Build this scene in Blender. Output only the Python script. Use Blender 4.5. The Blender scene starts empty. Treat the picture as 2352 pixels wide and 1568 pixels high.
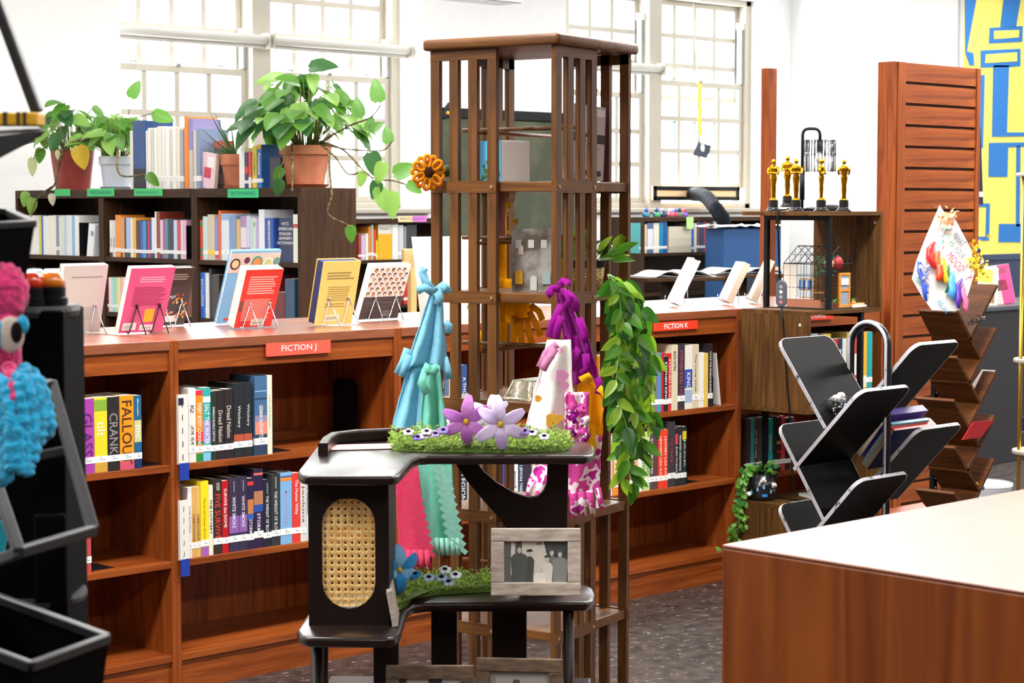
import bpy, bmesh, math, random
from mathutils import Vector, Matrix, noise
R = math.radians
random.seed(7)
scene = bpy.context.scene
col = scene.collection

# ---------------------------------------------------------------- camera
# metres; X runs along the fiction bookcases, Y towards the window wall, Z up
FPX, CXP, CYP = 4600.0, 1176.0, 784.0
YAW = R(45.6); PITCH = math.atan(309.0 / FPX)
CAM = Vector((-3.939, -5.669, 1.67))
FH = Vector((math.cos(YAW), math.sin(YAW), 0)); RT = Vector((math.sin(YAW), -math.cos(YAW), 0)); UP = Vector((0, 0, 1))
FW = FH * math.cos(PITCH) - UP * math.sin(PITCH); DN = -(UP * math.cos(PITCH) + FH * math.sin(PITCH))
cam_d = bpy.data.cameras.new('camera'); cam = bpy.data.objects.new('camera', cam_d); col.objects.link(cam)
cam.location = CAM; cam.rotation_euler = (math.pi / 2 - PITCH, 0, YAW - math.pi / 2)
cam_d.sensor_width = 36; cam_d.lens = FPX / 2352 * 36; cam_d.clip_start = 0.05; cam_d.clip_end = 100
cam_d.dof.use_dof = True; cam_d.dof.focus_distance = 6.0; cam_d.dof.aperture_fstop = 13
scene.camera = cam

# ---------------------------------------------------------------- daylight, ceiling lamps, exposure
w = bpy.data.worlds.new('daylight'); scene.world = w; w.use_nodes = True
bg = w.node_tree.nodes['Background']; bg.inputs[0].default_value = (0.93, 0.97, 1.0, 1); bg.inputs[1].default_value = 16.0
def area(name, loc, sx, sy, power, rot=(0, 0, 0), colr=(1, 1, 1), portal=False):
    d = bpy.data.lights.new(name, 'AREA'); d.shape = 'RECTANGLE'; d.size = sx; d.size_y = sy; d.energy = power; d.color = colr
    o = bpy.data.objects.new(name, d); col.objects.link(o); o.location = loc; o.rotation_euler = rot
    if portal: d.cycles.is_portal = True
    return o
# unseen ceiling fluorescents, with rows added to lift the foreground and wash the wall
for lx in (-5.0, -1.6, 1.8, 5.2, 8.6, 12.0):
    for ly, pw in ((-6.0, 60), (-1.7, 125), (0.9, 80), (3.7, 34)):
        area('ceiling_and_fill_light', (lx, ly, 3.86), 2.4, 0.5, pw, (0, 0, 0), (1.0, 0.98, 0.95))
area('window_portal', (5.02, 6.3, 2.6), 2.75, 2.0, 1, (R(-90), 0, 0), portal=True)
area('window_portal', (9.33, 6.3, 2.6), 2.75, 2.0, 1, (R(-90), 0, 0), portal=True)
vs = scene.view_settings
vs.view_transform = 'Standard'; vs.look = 'None'; vs.gamma = 1.0; vs.use_curve_mapping = False
vs.exposure = 0.55

# ---------------------------------------------------------------- measuring helpers: a sight line met with a real plane
def ray(px, py): return FW + RT * ((px - CXP) / FPX) + DN * ((py - CYP) / FPX)
def onx(px, py, x): d = ray(px, py); return CAM + d * ((x - CAM.x) / d.x)
def ony(px, py, y): d = ray(px, py); return CAM + d * ((y - CAM.y) / d.y)
def onz(px, py, z): d = ray(px, py); return CAM + d * ((z - CAM.z) / d.z)
def atd(px, py, D): return CAM + ray(px, py) * D

# ---------------------------------------------------------------- materials
def lin(c):
    if isinstance(c, str):
        c = c.lstrip('#'); c = tuple(int(c[i:i + 2], 16) / 255 for i in (0, 2, 4))
    return tuple((x / 12.92 if x <= 0.04045 else ((x + 0.055) / 1.055) ** 2.4) for x in c) + (1,)
MATS = {}
def base_mat(name):
    m = bpy.data.materials.new(name); m.use_nodes = True
    return m, m.node_tree.nodes, m.node_tree.links, m.node_tree.nodes['Principled BSDF']
def plain(c, rough=0.5, metal=0.0, coat=0.0, name=None, spec=0.5):
    k = ('p', c, rough, metal, coat, spec)
    if k in MATS: return MATS[k]
    m, n, l, b = base_mat(name or 'paint_' + str(c).strip('#'))
    tc = n.new('ShaderNodeTexCoord'); no = n.new('ShaderNodeTexNoise'); no.inputs['Scale'].default_value = 14
    l.new(tc.outputs['Object'], no.inputs['Vector'])
    mx = n.new('ShaderNodeMix'); mx.data_type = 'RGBA'
    a = lin(c); mx.inputs[6].default_value = tuple(min(1, x * 0.97) for x in a[:3]) + (1,); mx.inputs[7].default_value = tuple(min(1, x * 1.03) for x in a[:3]) + (1,)
    l.new(no.outputs['Fac'], mx.inputs[0]); l.new(mx.outputs[2], b.inputs['Base Color'])
    b.inputs['Roughness'].default_value = rough; b.inputs['Metallic'].default_value = metal; b.inputs['Coat Weight'].default_value = coat
    b.inputs['Specular IOR Level'].default_value = spec
    MATS[k] = m; return m
def wood(name, c1, c2, axis='x', scale=6.0, rough=0.4, coat=0.0, contrast=(0.3, 0.7), bump=0.05, coatr=.3, cior=1.5, spec=.3):
    k = ('w', name, axis)
    if k in MATS: return MATS[k]
    m, n, l, b = base_mat(name)
    tc = n.new('ShaderNodeTexCoord'); mp = n.new('ShaderNodeMapping')
    s = [scale * 3.2] * 3; s['xyz'.index(axis)] = scale * 0.22; mp.inputs['Scale'].default_value = s
    l.new(tc.outputs['Object'], mp.inputs['Vector'])
    n1 = n.new('ShaderNodeTexNoise'); n1.inputs['Scale'].default_value = 2.0; n1.inputs['Detail'].default_value = 8; n1.inputs['Distortion'].default_value = 1.2
    l.new(mp.outputs[0], n1.inputs['Vector'])
    rp = n.new('ShaderNodeValToRGB'); rp.color_ramp.elements[0].position = contrast[0]; rp.color_ramp.elements[1].position = contrast[1]
    rp.color_ramp.elements[0].color = lin(c1); rp.color_ramp.elements[1].color = lin(c2)
    l.new(n1.outputs['Fac'], rp.inputs[0]); l.new(rp.outputs[0], b.inputs['Base Color'])
    bp = n.new('ShaderNodeBump'); bp.inputs['Strength'].default_value = bump; bp.inputs['Distance'].default_value = 0.01
    l.new(n1.outputs['Fac'], bp.inputs['Height']); l.new(bp.outputs[0], b.inputs['Normal'])
    b.inputs['Specular IOR Level'].default_value = spec
    b.inputs['Roughness'].default_value = rough; b.inputs['Coat Weight'].default_value = coat; b.inputs['Coat Roughness'].default_value = coatr; b.inputs['Coat IOR'].default_value = cior
    MATS[k] = m; return m
def speckle(name, c1, c2, scale, rough=0.7, p=(0.45, 0.6), metal=0.0, bump=0.0, kind='noise', stretch=None):
    k = ('s', name)
    if k in MATS: return MATS[k]
    m, n, l, b = base_mat(name)
    tc = n.new('ShaderNodeTexCoord'); src = tc.outputs['Object']
    if stretch:
        mp = n.new('ShaderNodeMapping'); mp.inputs['Scale'].default_value = stretch; l.new(src, mp.inputs['Vector']); src = mp.outputs[0]
    if kind == 'noise':
        t = n.new('ShaderNodeTexNoise'); t.inputs['Detail'].default_value = 6; out = t.outputs['Fac']
    else:
        t = n.new('ShaderNodeTexVoronoi'); out = t.outputs['Distance']
    t.inputs['Scale'].default_value = scale; l.new(src, t.inputs['Vector'])
    rp = n.new('ShaderNodeValToRGB'); rp.color_ramp.elements[0].position = p[0]; rp.color_ramp.elements[1].position = p[1]
    rp.color_ramp.elements[0].color = lin(c1); rp.color_ramp.elements[1].color = lin(c2)
    l.new(out, rp.inputs[0]); l.new(rp.outputs[0], b.inputs['Base Color'])
    b.inputs['Roughness'].default_value = rough; b.inputs['Metallic'].default_value = metal
    if bump:
        bp = n.new('ShaderNodeBump'); bp.inputs['Strength'].default_value = bump; bp.inputs['Distance'].default_value = 0.01
        l.new(out, bp.inputs['Height']); l.new(bp.outputs[0], b.inputs['Normal'])
    MATS[k] = m; return m
def fabric(name, c, rough=0.95, sheen=0.5):
    k = ('f', name)
    if k in MATS: return MATS[k]
    m = speckle(name, tuple(max(0, x * 0.93) for x in hexrgb(c)), hexrgb(c), 90, rough, (0.35, 0.6), bump=0.15)
    n = m.node_tree.nodes; l = m.node_tree.links; b = n['Principled BSDF']; b.inputs['Sheen Weight'].default_value = sheen * 0.3; b.inputs['Specular IOR Level'].default_value = .1
    t = n.new('ShaderNodeBsdfTranslucent'); t.inputs[0].default_value = lin(c); mx = n.new('ShaderNodeMixShader'); mx.inputs[0].default_value = .3
    l.new(b.outputs[0], mx.inputs[1]); l.new(t.outputs[0], mx.inputs[2]); l.new(mx.outputs[0], n['Material Output'].inputs[0])
    MATS[k] = m; return m
def hexrgb(c):
    if not isinstance(c, str): return c
    c = c.lstrip('#'); return tuple(int(c[i:i + 2], 16) / 255 for i in (0, 2, 4))
def emit(name, c, s):
    m, n, l, b = base_mat(name); b.inputs['Emission Color'].default_value = lin(c); b.inputs['Emission Strength'].default_value = s
    b.inputs['Base Color'].default_value = lin(c); return m
def glass(name, tint=(1, 1, 1), gloss=0.08):
    k = ('g', name)
    if k in MATS: return MATS[k]
    m, n, l, b = base_mat(name)
    t = n.new('ShaderNodeBsdfTransparent'); t.inputs[0].default_value = tint + (1,)
    g = n.new('ShaderNodeBsdfGlossy'); g.inputs['Roughness'].default_value = 0.03
    fr = n.new('ShaderNodeLayerWeight'); fr.inputs['Blend'].default_value = gloss
    mx = n.new('ShaderNodeMixShader'); l.new(fr.outputs['Fresnel'], mx.inputs[0]); l.new(t.outputs[0], mx.inputs[1]); l.new(g.outputs[0], mx.inputs[2])
    l.new(mx.outputs[0], n['Material Output'].inputs[0]); MATS[k] = m; return m

WALL = plain('#f8f8f7', 0.9, name='wall_plaster')
PAINT = plain('#b4ad9f', 0.5, name='window_paint')
def RED(a): return wood('cherry_stained_wood', '#6f300e', '#a0521f', a, 5, 0.38, 0.1)
def TWR(a): return wood('tower_brown_wood', '#4d2e14', '#784d23', a, 6, 0.4, 0.12)
def DRK(a): return wood('dark_oak_wood', '#2e1c10', '#4a3220', a, 6, 0.5, 0.0, spec=.2)
def ESP(a): return wood('espresso_wood', '#170e0c', '#231513', a, 6, 0.4, 0.05, spec=.25)
def RUS(a): return wood('rustic_walnut_wood', '#352009', '#694722', a, 5, 0.6, 0.0, bump=0.12, spec=.15)
def ESPT(a): return wood('polished_espresso', '#170e0c', '#231513', a, 6, 0.3, 1.0, coatr=.25, cior=1.38, spec=.1)
def TOPW(a): return wood('polished_cherry_top', '#7d3a1a', '#a35a30', a, 5, 0.3, 1.0, coatr=.3, cior=2.3)
def TRE(a): return wood('walnut_tree_shelf_wood', '#3c200d', '#613817', a, 5, 0.5, 0.0, spec=.15)
BLACK = plain('#0b0b0d', 0.5, name='black_plastic', spec=.2); BLKM = plain('#0f1013', 0.45, name='black_metal', spec=.22)
WHITE = plain('#f4f3ef', 0.6); PAGE = plain('#e9e2cf', 0.85); STEEL = plain('#c9c9cc', 0.22, 1.0, name='steel_wire')

# ---------------------------------------------------------------- mesh builder
class MB:
    def __init__(s): s.v = []; s.f = []; s.m = []
    def add(s, vs, fs, m=0, T=None):
        k = len(s.v)
        s.v += [tuple(T @ Vector(p)) if T else tuple(p) for p in vs]
        s.f += [tuple(i + k for i in f) for f in fs]; s.m += [m] * len(fs); return s
    def box(s, x0, y0, z0, x1, y1, z1, m=0, T=None):
        x0, x1 = min(x0, x1), max(x0, x1); y0, y1 = min(y0, y1), max(y0, y1); z0, z1 = min(z0, z1), max(z0, z1)
        vs = [(x0, y0, z0), (x1, y0, z0), (x1, y1, z0), (x0, y1, z0), (x0, y0, z1), (x1, y0, z1), (x1, y1, z1), (x0, y1, z1)]
        return s.add(vs, [(0, 3, 2, 1), (4, 5, 6, 7), (0, 1, 5, 4), (1, 2, 6, 5), (2, 3, 7, 6), (3, 0, 4, 7)], m, T)
    def bar(s, a, b, w, h, m=0, up=UP):
        a = Vector(a); b = Vector(b); z = (b - a); L = z.length; z.normalize()
        x = up.cross(z)
        if x.length < 1e-5: x = Vector((1, 0, 0)).cross(z)
        x.normalize(); y = z.cross(x)
        T = Matrix((x, y, z)).transposed().to_4x4(); T.translation = a
        return s.box(-w / 2, -h / 2, 0, w / 2, h / 2, L, m, T)
    def tube(s, pts, r, n=8, m=0, cap=True):
        pts = [Vector(p) for p in pts]; N = len(pts)
        rs = r if isinstance(r, (list, tuple)) else [r] * N
        t = (pts[1] - pts[0]).normalized(); x = t.orthogonal().normalized(); vs = []
        for i, p in enumerate(pts):
            t2 = ((pts[min(i + 1, N - 1)] - pts[max(i - 1, 0)])).normalized()
            if t2.length > 0:
                x = (x - t2 * x.dot(t2)); x = x.normalized() if x.length > 1e-6 else t2.orthogonal().normalized(); t = t2
            y = t.cross(x)
            for k in range(n):
                a = 2 * math.pi * k / n; vs.append(p + (x * math.cos(a) + y * math.sin(a)) * rs[i])
        fs = [(i * n + k, i * n + (k + 1) % n, (i + 1) * n + (k + 1) % n, (i + 1) * n + k) for i in range(N - 1) for k in range(n)]
        if cap: fs += [tuple(range(n - 1, -1, -1)), tuple((N - 1) * n + k for k in range(n))]
        return s.add(vs, fs, m)
    def lathe(s, prof, n=24, m=0, c=(0, 0, 0), T=None, cap=True, ry=1.0):
        vs = [(c[0] + r * math.cos(2 * math.pi * k / n), c[1] + ry * r * math.sin(2 * math.pi * k / n), c[2] + z) for r, z in prof for k in range(n)]
        N = len(prof)
        fs = [(i * n + k, i * n + (k + 1) % n, (i + 1) * n + (k + 1) % n, (i + 1) * n + k) for i in range(N - 1) for k in range(n)]
        if cap: fs += [tuple(range(n - 1, -1, -1)), tuple((N - 1) * n + k for k in range(n))]
        return s.add(vs, fs, m, T)
    def prism(s, poly, o, u, v, th, m=0):
        # polygon (a,b) in the plane o + a*u + b*v, thickness th along u x v
        o = Vector(o); u = Vector(u); v = Vector(v); w_ = u.cross(v).normalized() * th; n = len(poly)
        A = [o + u * a + v * b for a, b in poly]; B = [p + w_ for p in A]
        fs = [tuple(range(n - 1, -1, -1)), tuple(range(n, 2 * n))] + [(i, (i + 1) % n, n + (i + 1) % n, n + i) for i in range(n)]
        return s.add(A + B, fs, m)
    def grid(s, P, m=0, closed=False):
        nu = len(P); nv = len(P[0]); vs = [p for row in P for p in row]
        fs = [(i * nv + j, i * nv + (j + 1) % nv, (i + 1) * nv + (j + 1) % nv, (i + 1) * nv + j) for i in range(nu - 1) for j in range(nv if closed else nv - 1)]
        return s.add(vs, fs, m)
    def ball(s, c, rx, ry=None, rz=None, n=12, k=8, m=0, T=None):
        ry = ry or rx; rz = rz or rx
        vs = []; fs = []
        for i in range(1, k):
            t = math.pi * i / k
            for j in range(n):
                a = 2 * math.pi * j / n; vs.append((c[0] + rx * math.sin(t) * math.cos(a), c[1] + ry * math.sin(t) * math.sin(a), c[2] + rz * math.cos(t)))
        vs += [(c[0], c[1], c[2] + rz), (c[0], c[1], c[2] - rz)]; a_, b_ = len(vs) - 2, len(vs) - 1
        for i in range(k - 2):
            for j in range(n): fs.append((i * n + j, (i + 1) * n + j, (i + 1) * n + (j + 1) % n, i * n + (j + 1) % n))
        for j in range(n): fs += [(a_, j, (j + 1) % n), (b_, (k - 2) * n + (j + 1) % n, (k - 2) * n + j)]
        return s.add(vs, fs, m, T)
    def mesh(s, name, mats):
        me = bpy.data.meshes.new(name); me.from_pydata([tuple(p) for p in s.v], [], s.f)
        for mt in (mats if isinstance(mats, (list, tuple)) else [mats]): me.materials.append(mt)
        if any(s.m): me.polygons.foreach_set('material_index', s.m)
        me.validate(); me.update(); return me
    def build(s, name, mats, parent=None, smooth=False, bevel=0, solid=0, sub=0, seg=2):
        o = bpy.data.objects.new(name, s.mesh(name, mats)); col.objects.link(o)
        if parent: o.parent = parent
        if smooth: o.data.polygons.foreach_set('use_smooth', [True] * len(o.data.polygons))
        if solid:
            md = o.modifiers.new('thickness', 'SOLIDIFY'); md.thickness = solid; md.offset = 0
        if bevel:
            md = o.modifiers.new('bevel', 'BEVEL'); md.width = bevel; md.segments = seg; md.limit_method = 'ANGLE'
            if seg > 2 or smooth: o.data.polygons.foreach_set('use_smooth', [True] * len(o.data.polygons))
        if sub:
            md = o.modifiers.new('sub', 'SUBSURF'); md.levels = sub; md.render_levels = sub
        return o
def B(x0, y0, z0, x1, y1, z1): return MB().box(x0, y0, z0, x1, y1, z1)
def tag(o, label, cat, group=None, kind=None):
    o['label'] = label
    if cat: o['category'] = cat
    if group: o['group'] = group
    if kind: o['kind'] = kind
    return o
def thing(name, label, cat, loc=(0, 0, 0), rz=0.0, group=None):
    o = bpy.data.objects.new(name, None); col.objects.link(o); o.empty_display_size = 0.05
    o.location = loc; o.rotation_euler = (0, 0, rz); return tag(o, label, cat, group)
def struct(o): o['kind'] = 'structure'; return o
def place(name, me, parent, M):
    o = bpy.data.objects.new(name, me); col.objects.link(o); o.parent = parent; o.matrix_local = M; return o

# text as flat mesh, cached; returns mesh with unit cap height, and its width
TXT = {}
def text_mesh(s, mat, bold=0.0, shear=0.0):
    k = (s, mat.name, bold, shear)
    if k in TXT: return TXT[k]
    c = bpy.data.curves.new('print', 'FONT'); c.body = s; c.resolution_u = 2; c.offset = bold; c.shear = shear; c.align_x = 'CENTER'; c.align_y = 'CENTER'
    o = bpy.data.objects.new('print', c); col.objects.link(o)
    dg = bpy.context.evaluated_depsgraph_get(); me = bpy.data.meshes.new_from_object(o.evaluated_get(dg))
    bpy.data.objects.remove(o); me.materials.clear(); me.materials.append(mat)
    xs = [v.co.x for v in me.vertices] or [0, 1]; ys = [v.co.y for v in me.vertices] or [0, 1]
    cx, cy = (max(xs) + min(xs)) / 2, (max(ys) + min(ys)) / 2
    for v in me.vertices: v.co.x -= cx; v.co.y -= cy
    TXT[k] = (me, max(xs) - min(xs), max(ys) - min(ys)); return TXT[k]
def text(s, mat, parent, center, xdir, ydir, width=None, height=None, name='lettering', bold=0.0, shear=0.0):
    me, tw, th = text_mesh(s, mat, bold, shear)
    sx = (width / tw) if width else None; sy = (height / th) if height else None
    sx = sx or sy; sy = sy or sx
    x = Vector(xdir).normalized(); y = Vector(ydir).normalized(); z = x.cross(y)
    M = Matrix((x * sx, y * sy, z)).transposed().to_4x4(); M.translation = Vector(center)
    return place(name, me, parent, M)

# ================================================================ ROOM
def floor_mat():
    m, n, l, b = base_mat('worn_floor_tile')
    tc = n.new('ShaderNodeTexCoord')
    n1 = n.new('ShaderNodeTexNoise'); n1.inputs['Scale'].default_value = 16; n1.inputs['Detail'].default_value = 9; l.new(tc.outputs['Object'], n1.inputs['Vector'])
    r1 = n.new('ShaderNodeValToRGB'); r1.color_ramp.elements[0].color = lin('#211c1a'); r1.color_ramp.elements[1].color = lin('#4a423e'); r1.color_ramp.elements[0].position = .3; r1.color_ramp.elements[1].position = .75
    l.new(n1.outputs['Fac'], r1.inputs[0])
    mp = n.new('ShaderNodeMapping'); mp.inputs['Scale'].default_value = (4, 9, 1); mp.inputs['Rotation'].default_value = (0, 0, .5); l.new(tc.outputs['Object'], mp.inputs['Vector'])
    n2 = n.new('ShaderNodeTexNoise'); n2.inputs['Scale'].default_value = 5; n2.inputs['Detail'].default_value = 10; n2.inputs['Roughness'].default_value = .75; l.new(mp.outputs[0], n2.inputs['Vector'])
    r2 = n.new('ShaderNodeValToRGB'); r2.color_ramp.elements[0].position = .585; r2.color_ramp.elements[1].position = .65; l.new(n2.outputs['Fac'], r2.inputs[0])
    mx = n.new('ShaderNodeMix'); mx.data_type = 'RGBA'; l.new(r2.outputs[0], mx.inputs[0]); l.new(r1.outputs[0], mx.inputs[6]); mx.inputs[7].default_value = lin('#b5aca5')
    l.new(mx.outputs[2], b.inputs['Base Color']); b.inputs['Roughness'].default_value = .38
    return m
X0, X1, Y0, Y1, HC = -7.0, 16.0, -9.0, 5.85, 4.0
struct(B(X0, Y0, -0.1, X1, Y1 + .5, 0).build('floor', floor_mat()))
struct(B(X0, Y0, HC, X1, Y1 + .5, HC + .1).build('ceiling', plain('#f2f2f0', .9)))
SZ, HZ = 1.655, 3.56          # window sill and head
OP = [(3.66, 6.385), (7.965, 10.70)]
wl = MB(); xs = [X0] + [a for o in OP for a in o] + [10.95]
for i in range(0, len(xs), 2): wl.box(xs[i], Y1, 0, xs[i + 1], Y1 + .45, HC)
for a, b in OP: wl.box(a, Y1, 0, b, Y1 + .45, SZ); wl.box(a, Y1, HZ, b, Y1 + .45, HC)
struct(wl.build('wall_window', WALL))
struct(B(10.95, 4.74, 0, 11.25, Y1 + .45, HC).build('wall_column', WALL))
struct(B(11.25, 4.74, 0, X1, 5.04, HC).build('wall_mural', plain('#e3e3e0', .85)))
struct(B(X0 - .2, Y0, 0, X0, Y1 + .45, HC).build('wall_left', plain('#5f574f', .9)))
struct(B(X0, Y0 - .2, 0, X1, Y0, HC).build('wall_rear', plain('#5f574f', .9)))
struct(B(X1, Y0, 0, X1 + .2, 5.04, HC).build('wall_right', WALL))

GLS = glass('window_glass', (1, 1, 1), .06); TRK = plain('#8f9491', .5, name='sash_track_grey'); STORM = plain('#7d9fb6', .4, name='storm_sash_blue')
def sash(w_, x0, x1, z0, z1, y, rows=3, rail=.05, mun=.044):
    m = MB(); m.box(x0, y - .02, z0, x0 + rail, y + .02, z1); m.box(x1 - rail, y - .02, z0, x1, y + .02, z1)
    m.box(x0 + rail, y - .02, z0, x1 - rail, y + .02, z0 + rail); m.box(x0 + rail, y - .02, z1 - rail, x1 - rail, y + .02, z1)
    w_ = m.build('sash', PAINT, w_, bevel=.004)
    ix0, ix1, iz0, iz1 = x0 + rail, x1 - rail, z0 + rail, z1 - rail; pw = (ix1 - ix0) / 4; ph = (iz1 - iz0) / rows
    for i in range(1, 4): B(ix0 + i * pw - mun / 2, y - .012, iz0, ix0 + i * pw + mun / 2, y + .012, iz1).build('muntin', PAINT, w_, bevel=.004)
    for j in range(1, rows): B(ix0, y - .0125, iz0 + j * ph - mun / 2, ix1, y + .0125, iz0 + j * ph + mun / 2).build('muntin', PAINT, w_, bevel=.004)
    me = B(-pw / 2 + .004, -.002, -ph / 2 + .004, pw / 2 - .004, .002, ph / 2 - .004).mesh('pane', GLS)
    for i in range(4):
        for j in range(rows): place('pane', me, w_, Matrix.Translation((ix0 + (i + .5) * pw, y + .016, iz0 + (j + .5) * ph)))
for k, (a, b) in enumerate(OP):
    wn = bpy.data.objects.new('window_%d' % (k + 1), None); col.objects.link(wn); struct(wn)
    mid = (a + b) / 2; f = .075
    m = MB(); m.box(a, 6.12, SZ, a + f, 6.28, HZ); m.box(b - f, 6.12, SZ, b, 6.28, HZ); m.box(a, 6.12, HZ - .05, b, 6.28, HZ); m.box(mid - .085, 6.08, SZ, mid + .085, 6.28, HZ)
    m.box(a, 6.12, SZ, b, 6.28, SZ + .05); m.build('window_frame', PAINT, wn, bevel=.006)
    B(a - .06, Y1 - .06, SZ - .035, b + .06, Y1 + .3, SZ + .002).build('window_sill', PAINT, wn, bevel=.008)
    for q, (u0, u1) in enumerate(((a + f, mid - .085), (mid + .085, b - f))):
        lift = .13 if (k == 1 and q == 1) else 0
        sash(wn, u0, u1, 2.62, HZ - .05, 6.235); sash(wn, u0, u1, SZ + .05 + lift, 2.665 + lift, 6.175)
        B(u1 - .035, 6.145, 2.67 + lift, u1, 6.2, 2.90 if k == 0 else 3.3).build('sash_track', TRK, wn)
        B(u1 - .04, 6.14, 2.90 if k == 0 else 3.3, u1 + .005, 6.2, 2.96 if k == 0 else 3.36).build('track_block', WHITE, wn)
        m = MB()
        for i in range(5):
            xx = u0 + .115 + (u1 - u0 - .08) * i / 4; m.box(xx - .03, 6.27, SZ + .05 + lift, min(xx + .012, u1), 6.285, 2.6)
        if lift: m.box(u0, 6.27, 2.43, u1, 6.285, 2.47)
        m.build('storm_sash', STORM, wn)
        MB().tube([((u0 + u1) / 2 - .02, 6.15, 2.672 + lift), ((u0 + u1) / 2 + .02, 6.15, 2.672 + lift)], .012, 8).build('sash_lock', TRK, wn)
        for s in (-.38, .36): MB().box((u0 + u1) / 2 + s - .03, 6.14, 2.672 + lift, (u0 + u1) / 2 + s + .03, 6.16, 2.684 + lift).build('sash_lift', TRK, wn)
# roller shades fixed across the window openings
def shade(x0, x1, z, lab):
    t = thing('roller_shade', lab, 'window shade', ((x0 + x1) / 2, 5.98, z)); L = (x1 - x0) / 2
    MB().tube([(-L, 0, 0), (L, 0, 0)], .034, 16).build('roller_tube', plain('#c9c6be', .5), t, smooth=True)
    B(-L, .01, -.06, L, .018, -.005).build('shade_hem', plain('#bdbab2', .7), t)
    for s in (-1, 1): B(s * L - .008, -.045, -.06, s * L + .008, .06, .05).build('bracket', PAINT, t, bevel=.004)
shade(3.68, 4.99, 2.87, 'rolled white window shade above the two smaller potted plants'); shade(5.03, 6.36, 2.87, 'rolled white window shade above the large trailing pothos')
shade(7.99, 9.30, 2.87, 'rolled white window shade seen through the right side of the slatted tower')
# trim strip and baseboard
struct(B(12.0, 4.715, 1.0, 12.06, 4.74, HC).build('trim_1', plain('#c9c9c6', .6)))

# ---- mural on the far right wall
mur = bpy.data.objects['wall_mural']
MY = 4.732
def mural(pts, c, off=0.0, name='mural_shape'):
    P = [ony(px, py, MY) for px, py in pts]; o = Vector((0, MY - off, 0))
    MB().prism([(p.x, p.z) for p in P], o, (1, 0, 0), (0, 0, 1), .004).build(name, plain(c, .7), mur)
BLU, YEL = '#2f7fd0', '#ffee74'
mural([(2212, -60), (2420, -60), (2420, 632), (2250, 632), (2212, 632)], YEL, 0.0, 'mural_ground')
mural([(2214, -60), (2252, -60), (2219, 118), (2234, 122), (2236, 150), (2226, 150), (2216, 122)], BLU, .006)
mural([(2311, -60), (2352, -60), (2332, 62), (2296, 62)], BLU, .006)
mural([(2272, 64), (2347, 60), (2346, 96), (2270, 100)], BLU, .006); mural([(2280, 71), (2338, 69), (2337, 86), (2280, 90)], YEL, .012)
mural([(2251, 116), (2342, 112), (2342, 152), (2315, 154), (2251, 155)], BLU, .006); mural([(2261, 125), (2333, 120), (2333, 141), (2260, 145)], YEL, .012)
mural([(2280, 150), (2316, 150), (2311, 304), (2400, 304), (2400, 312), (2277, 314)], BLU, .006)
mural([(2250, 172), (2260, 172), (2256, 340), (2248, 340)], BLU, .006)
mural([(2270, 328), (2420, 326), (2420, 335), (2340, 337), (2314, 338), (2312, 406), (2269, 406)], BLU, .006)
mural([(2333, 335), (2342, 335), (2340, 520), (2332, 520)], BLU, .006)
mural([(2244, 467), (2272, 467), (2270, 552), (2244, 552), (2244, 543), (2262, 543), (2264, 475), (2244, 475)], BLU, .006)
mural([(2293, 514), (2420, 514), (2420, 556), (2292, 556)], BLU, .006)

# ================================================================ FICTION BOOKCASES
SECX = [-1.01, 0.0, 1.011, 2.022, 3.033, 4.137]; SHZ = [.79, .458, .132]; TOPZ = 1.217; BD = .80
SECN = ['left end, behind the black spinner rack', 'under the FICTION J sign', 'right behind the slatted tower', 'under the FICTION K sign', 'at the right end behind the ladder shelf']
for i in range(5):
    a, b = SECX[i], SECX[i + 1]; Lw = b - a
    t = thing('fiction_bookcase', 'cherry wood double-sided low bookcase section ' + SECN[i], 'bookcase', (a, 0, 0), 0, 'low cherry fiction bookcases in a row')
    for x in (0.0005, Lw - .0185): B(x, 0, 0, x + .018, BD, TOPZ - .002).build('side_panel', RED('z'), t, bevel=.0015)
    B(.018, -.001, TOPZ - .034, Lw - .018, BD, TOPZ).build('countertop', TOPW('x'), t, bevel=.002)
    B(.018, .006, TOPZ - .105, Lw - .018, .026, TOPZ - .034).build('fascia', RED('x'), t, bevel=.001)
    B(.018, .385, .1, Lw - .018, .395, TOPZ - .034).build('back_panel', RED('z'), t)
    B(.018, .012, 0, Lw - .018, .03, .106).build('kick_board', RED('x'), t)
    for q, z in enumerate(SHZ):
        B(.018, .002, z - .024, Lw - .018, .385, z).build('shelf', RED('x'), t, bevel=.0015)
        if q < 2: B(.05, .335, z, Lw - .12, .36, z + .032).build('book_stop', RED('x'), t)
    for z in (.4, .8): B(.018, .41, z - .024, Lw - .018, BD - .005, z).build('shelf', RED('x'), t)

# ---- signs on the fascias
def sign(pxl, pxr, pyt, pyb, c, s, lab, tx=None, y=-.004):
    p = ony(pxl, pyt, 0); q = ony(pxr, (pyt + pyb) / 2, 0); cx, wd = (p.x + q.x) / 2, q.x - p.x
    z1 = ony(pxl, pyt, 0).z; z0 = ony(pxl, pyb, 0).z
    t = thing('section_sign', lab, 'sign', (cx, y, (z0 + z1) / 2), 0, 'red section signs')
    B(-wd / 2, 0, -(z1 - z0) / 2, wd / 2, .004, (z1 - z0) / 2).build('sign_board', plain(c, .45), t)
    if s: text(s, WHITE, t, (tx or 0, -.001, 0), (1, 0, 0), (0, 0, 1), height=(z1 - z0) * .6, width=(wd * .54), bold=.006)
sign(610, 758, 789, 819, '#ee5a47', 'FICTION J', 'red-orange shelf sign with white letters FICTION J')
sign(1500, 1601, 741, 761, '#ef3d22', 'FICTION K', 'red shelf sign with white letters FICTION K')
sign(1838, 1912, 716, 737, '#ef3d22', 'FICTION K-L', 'small red shelf sign ending in K-L under the rustic ladder shelf')
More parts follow.
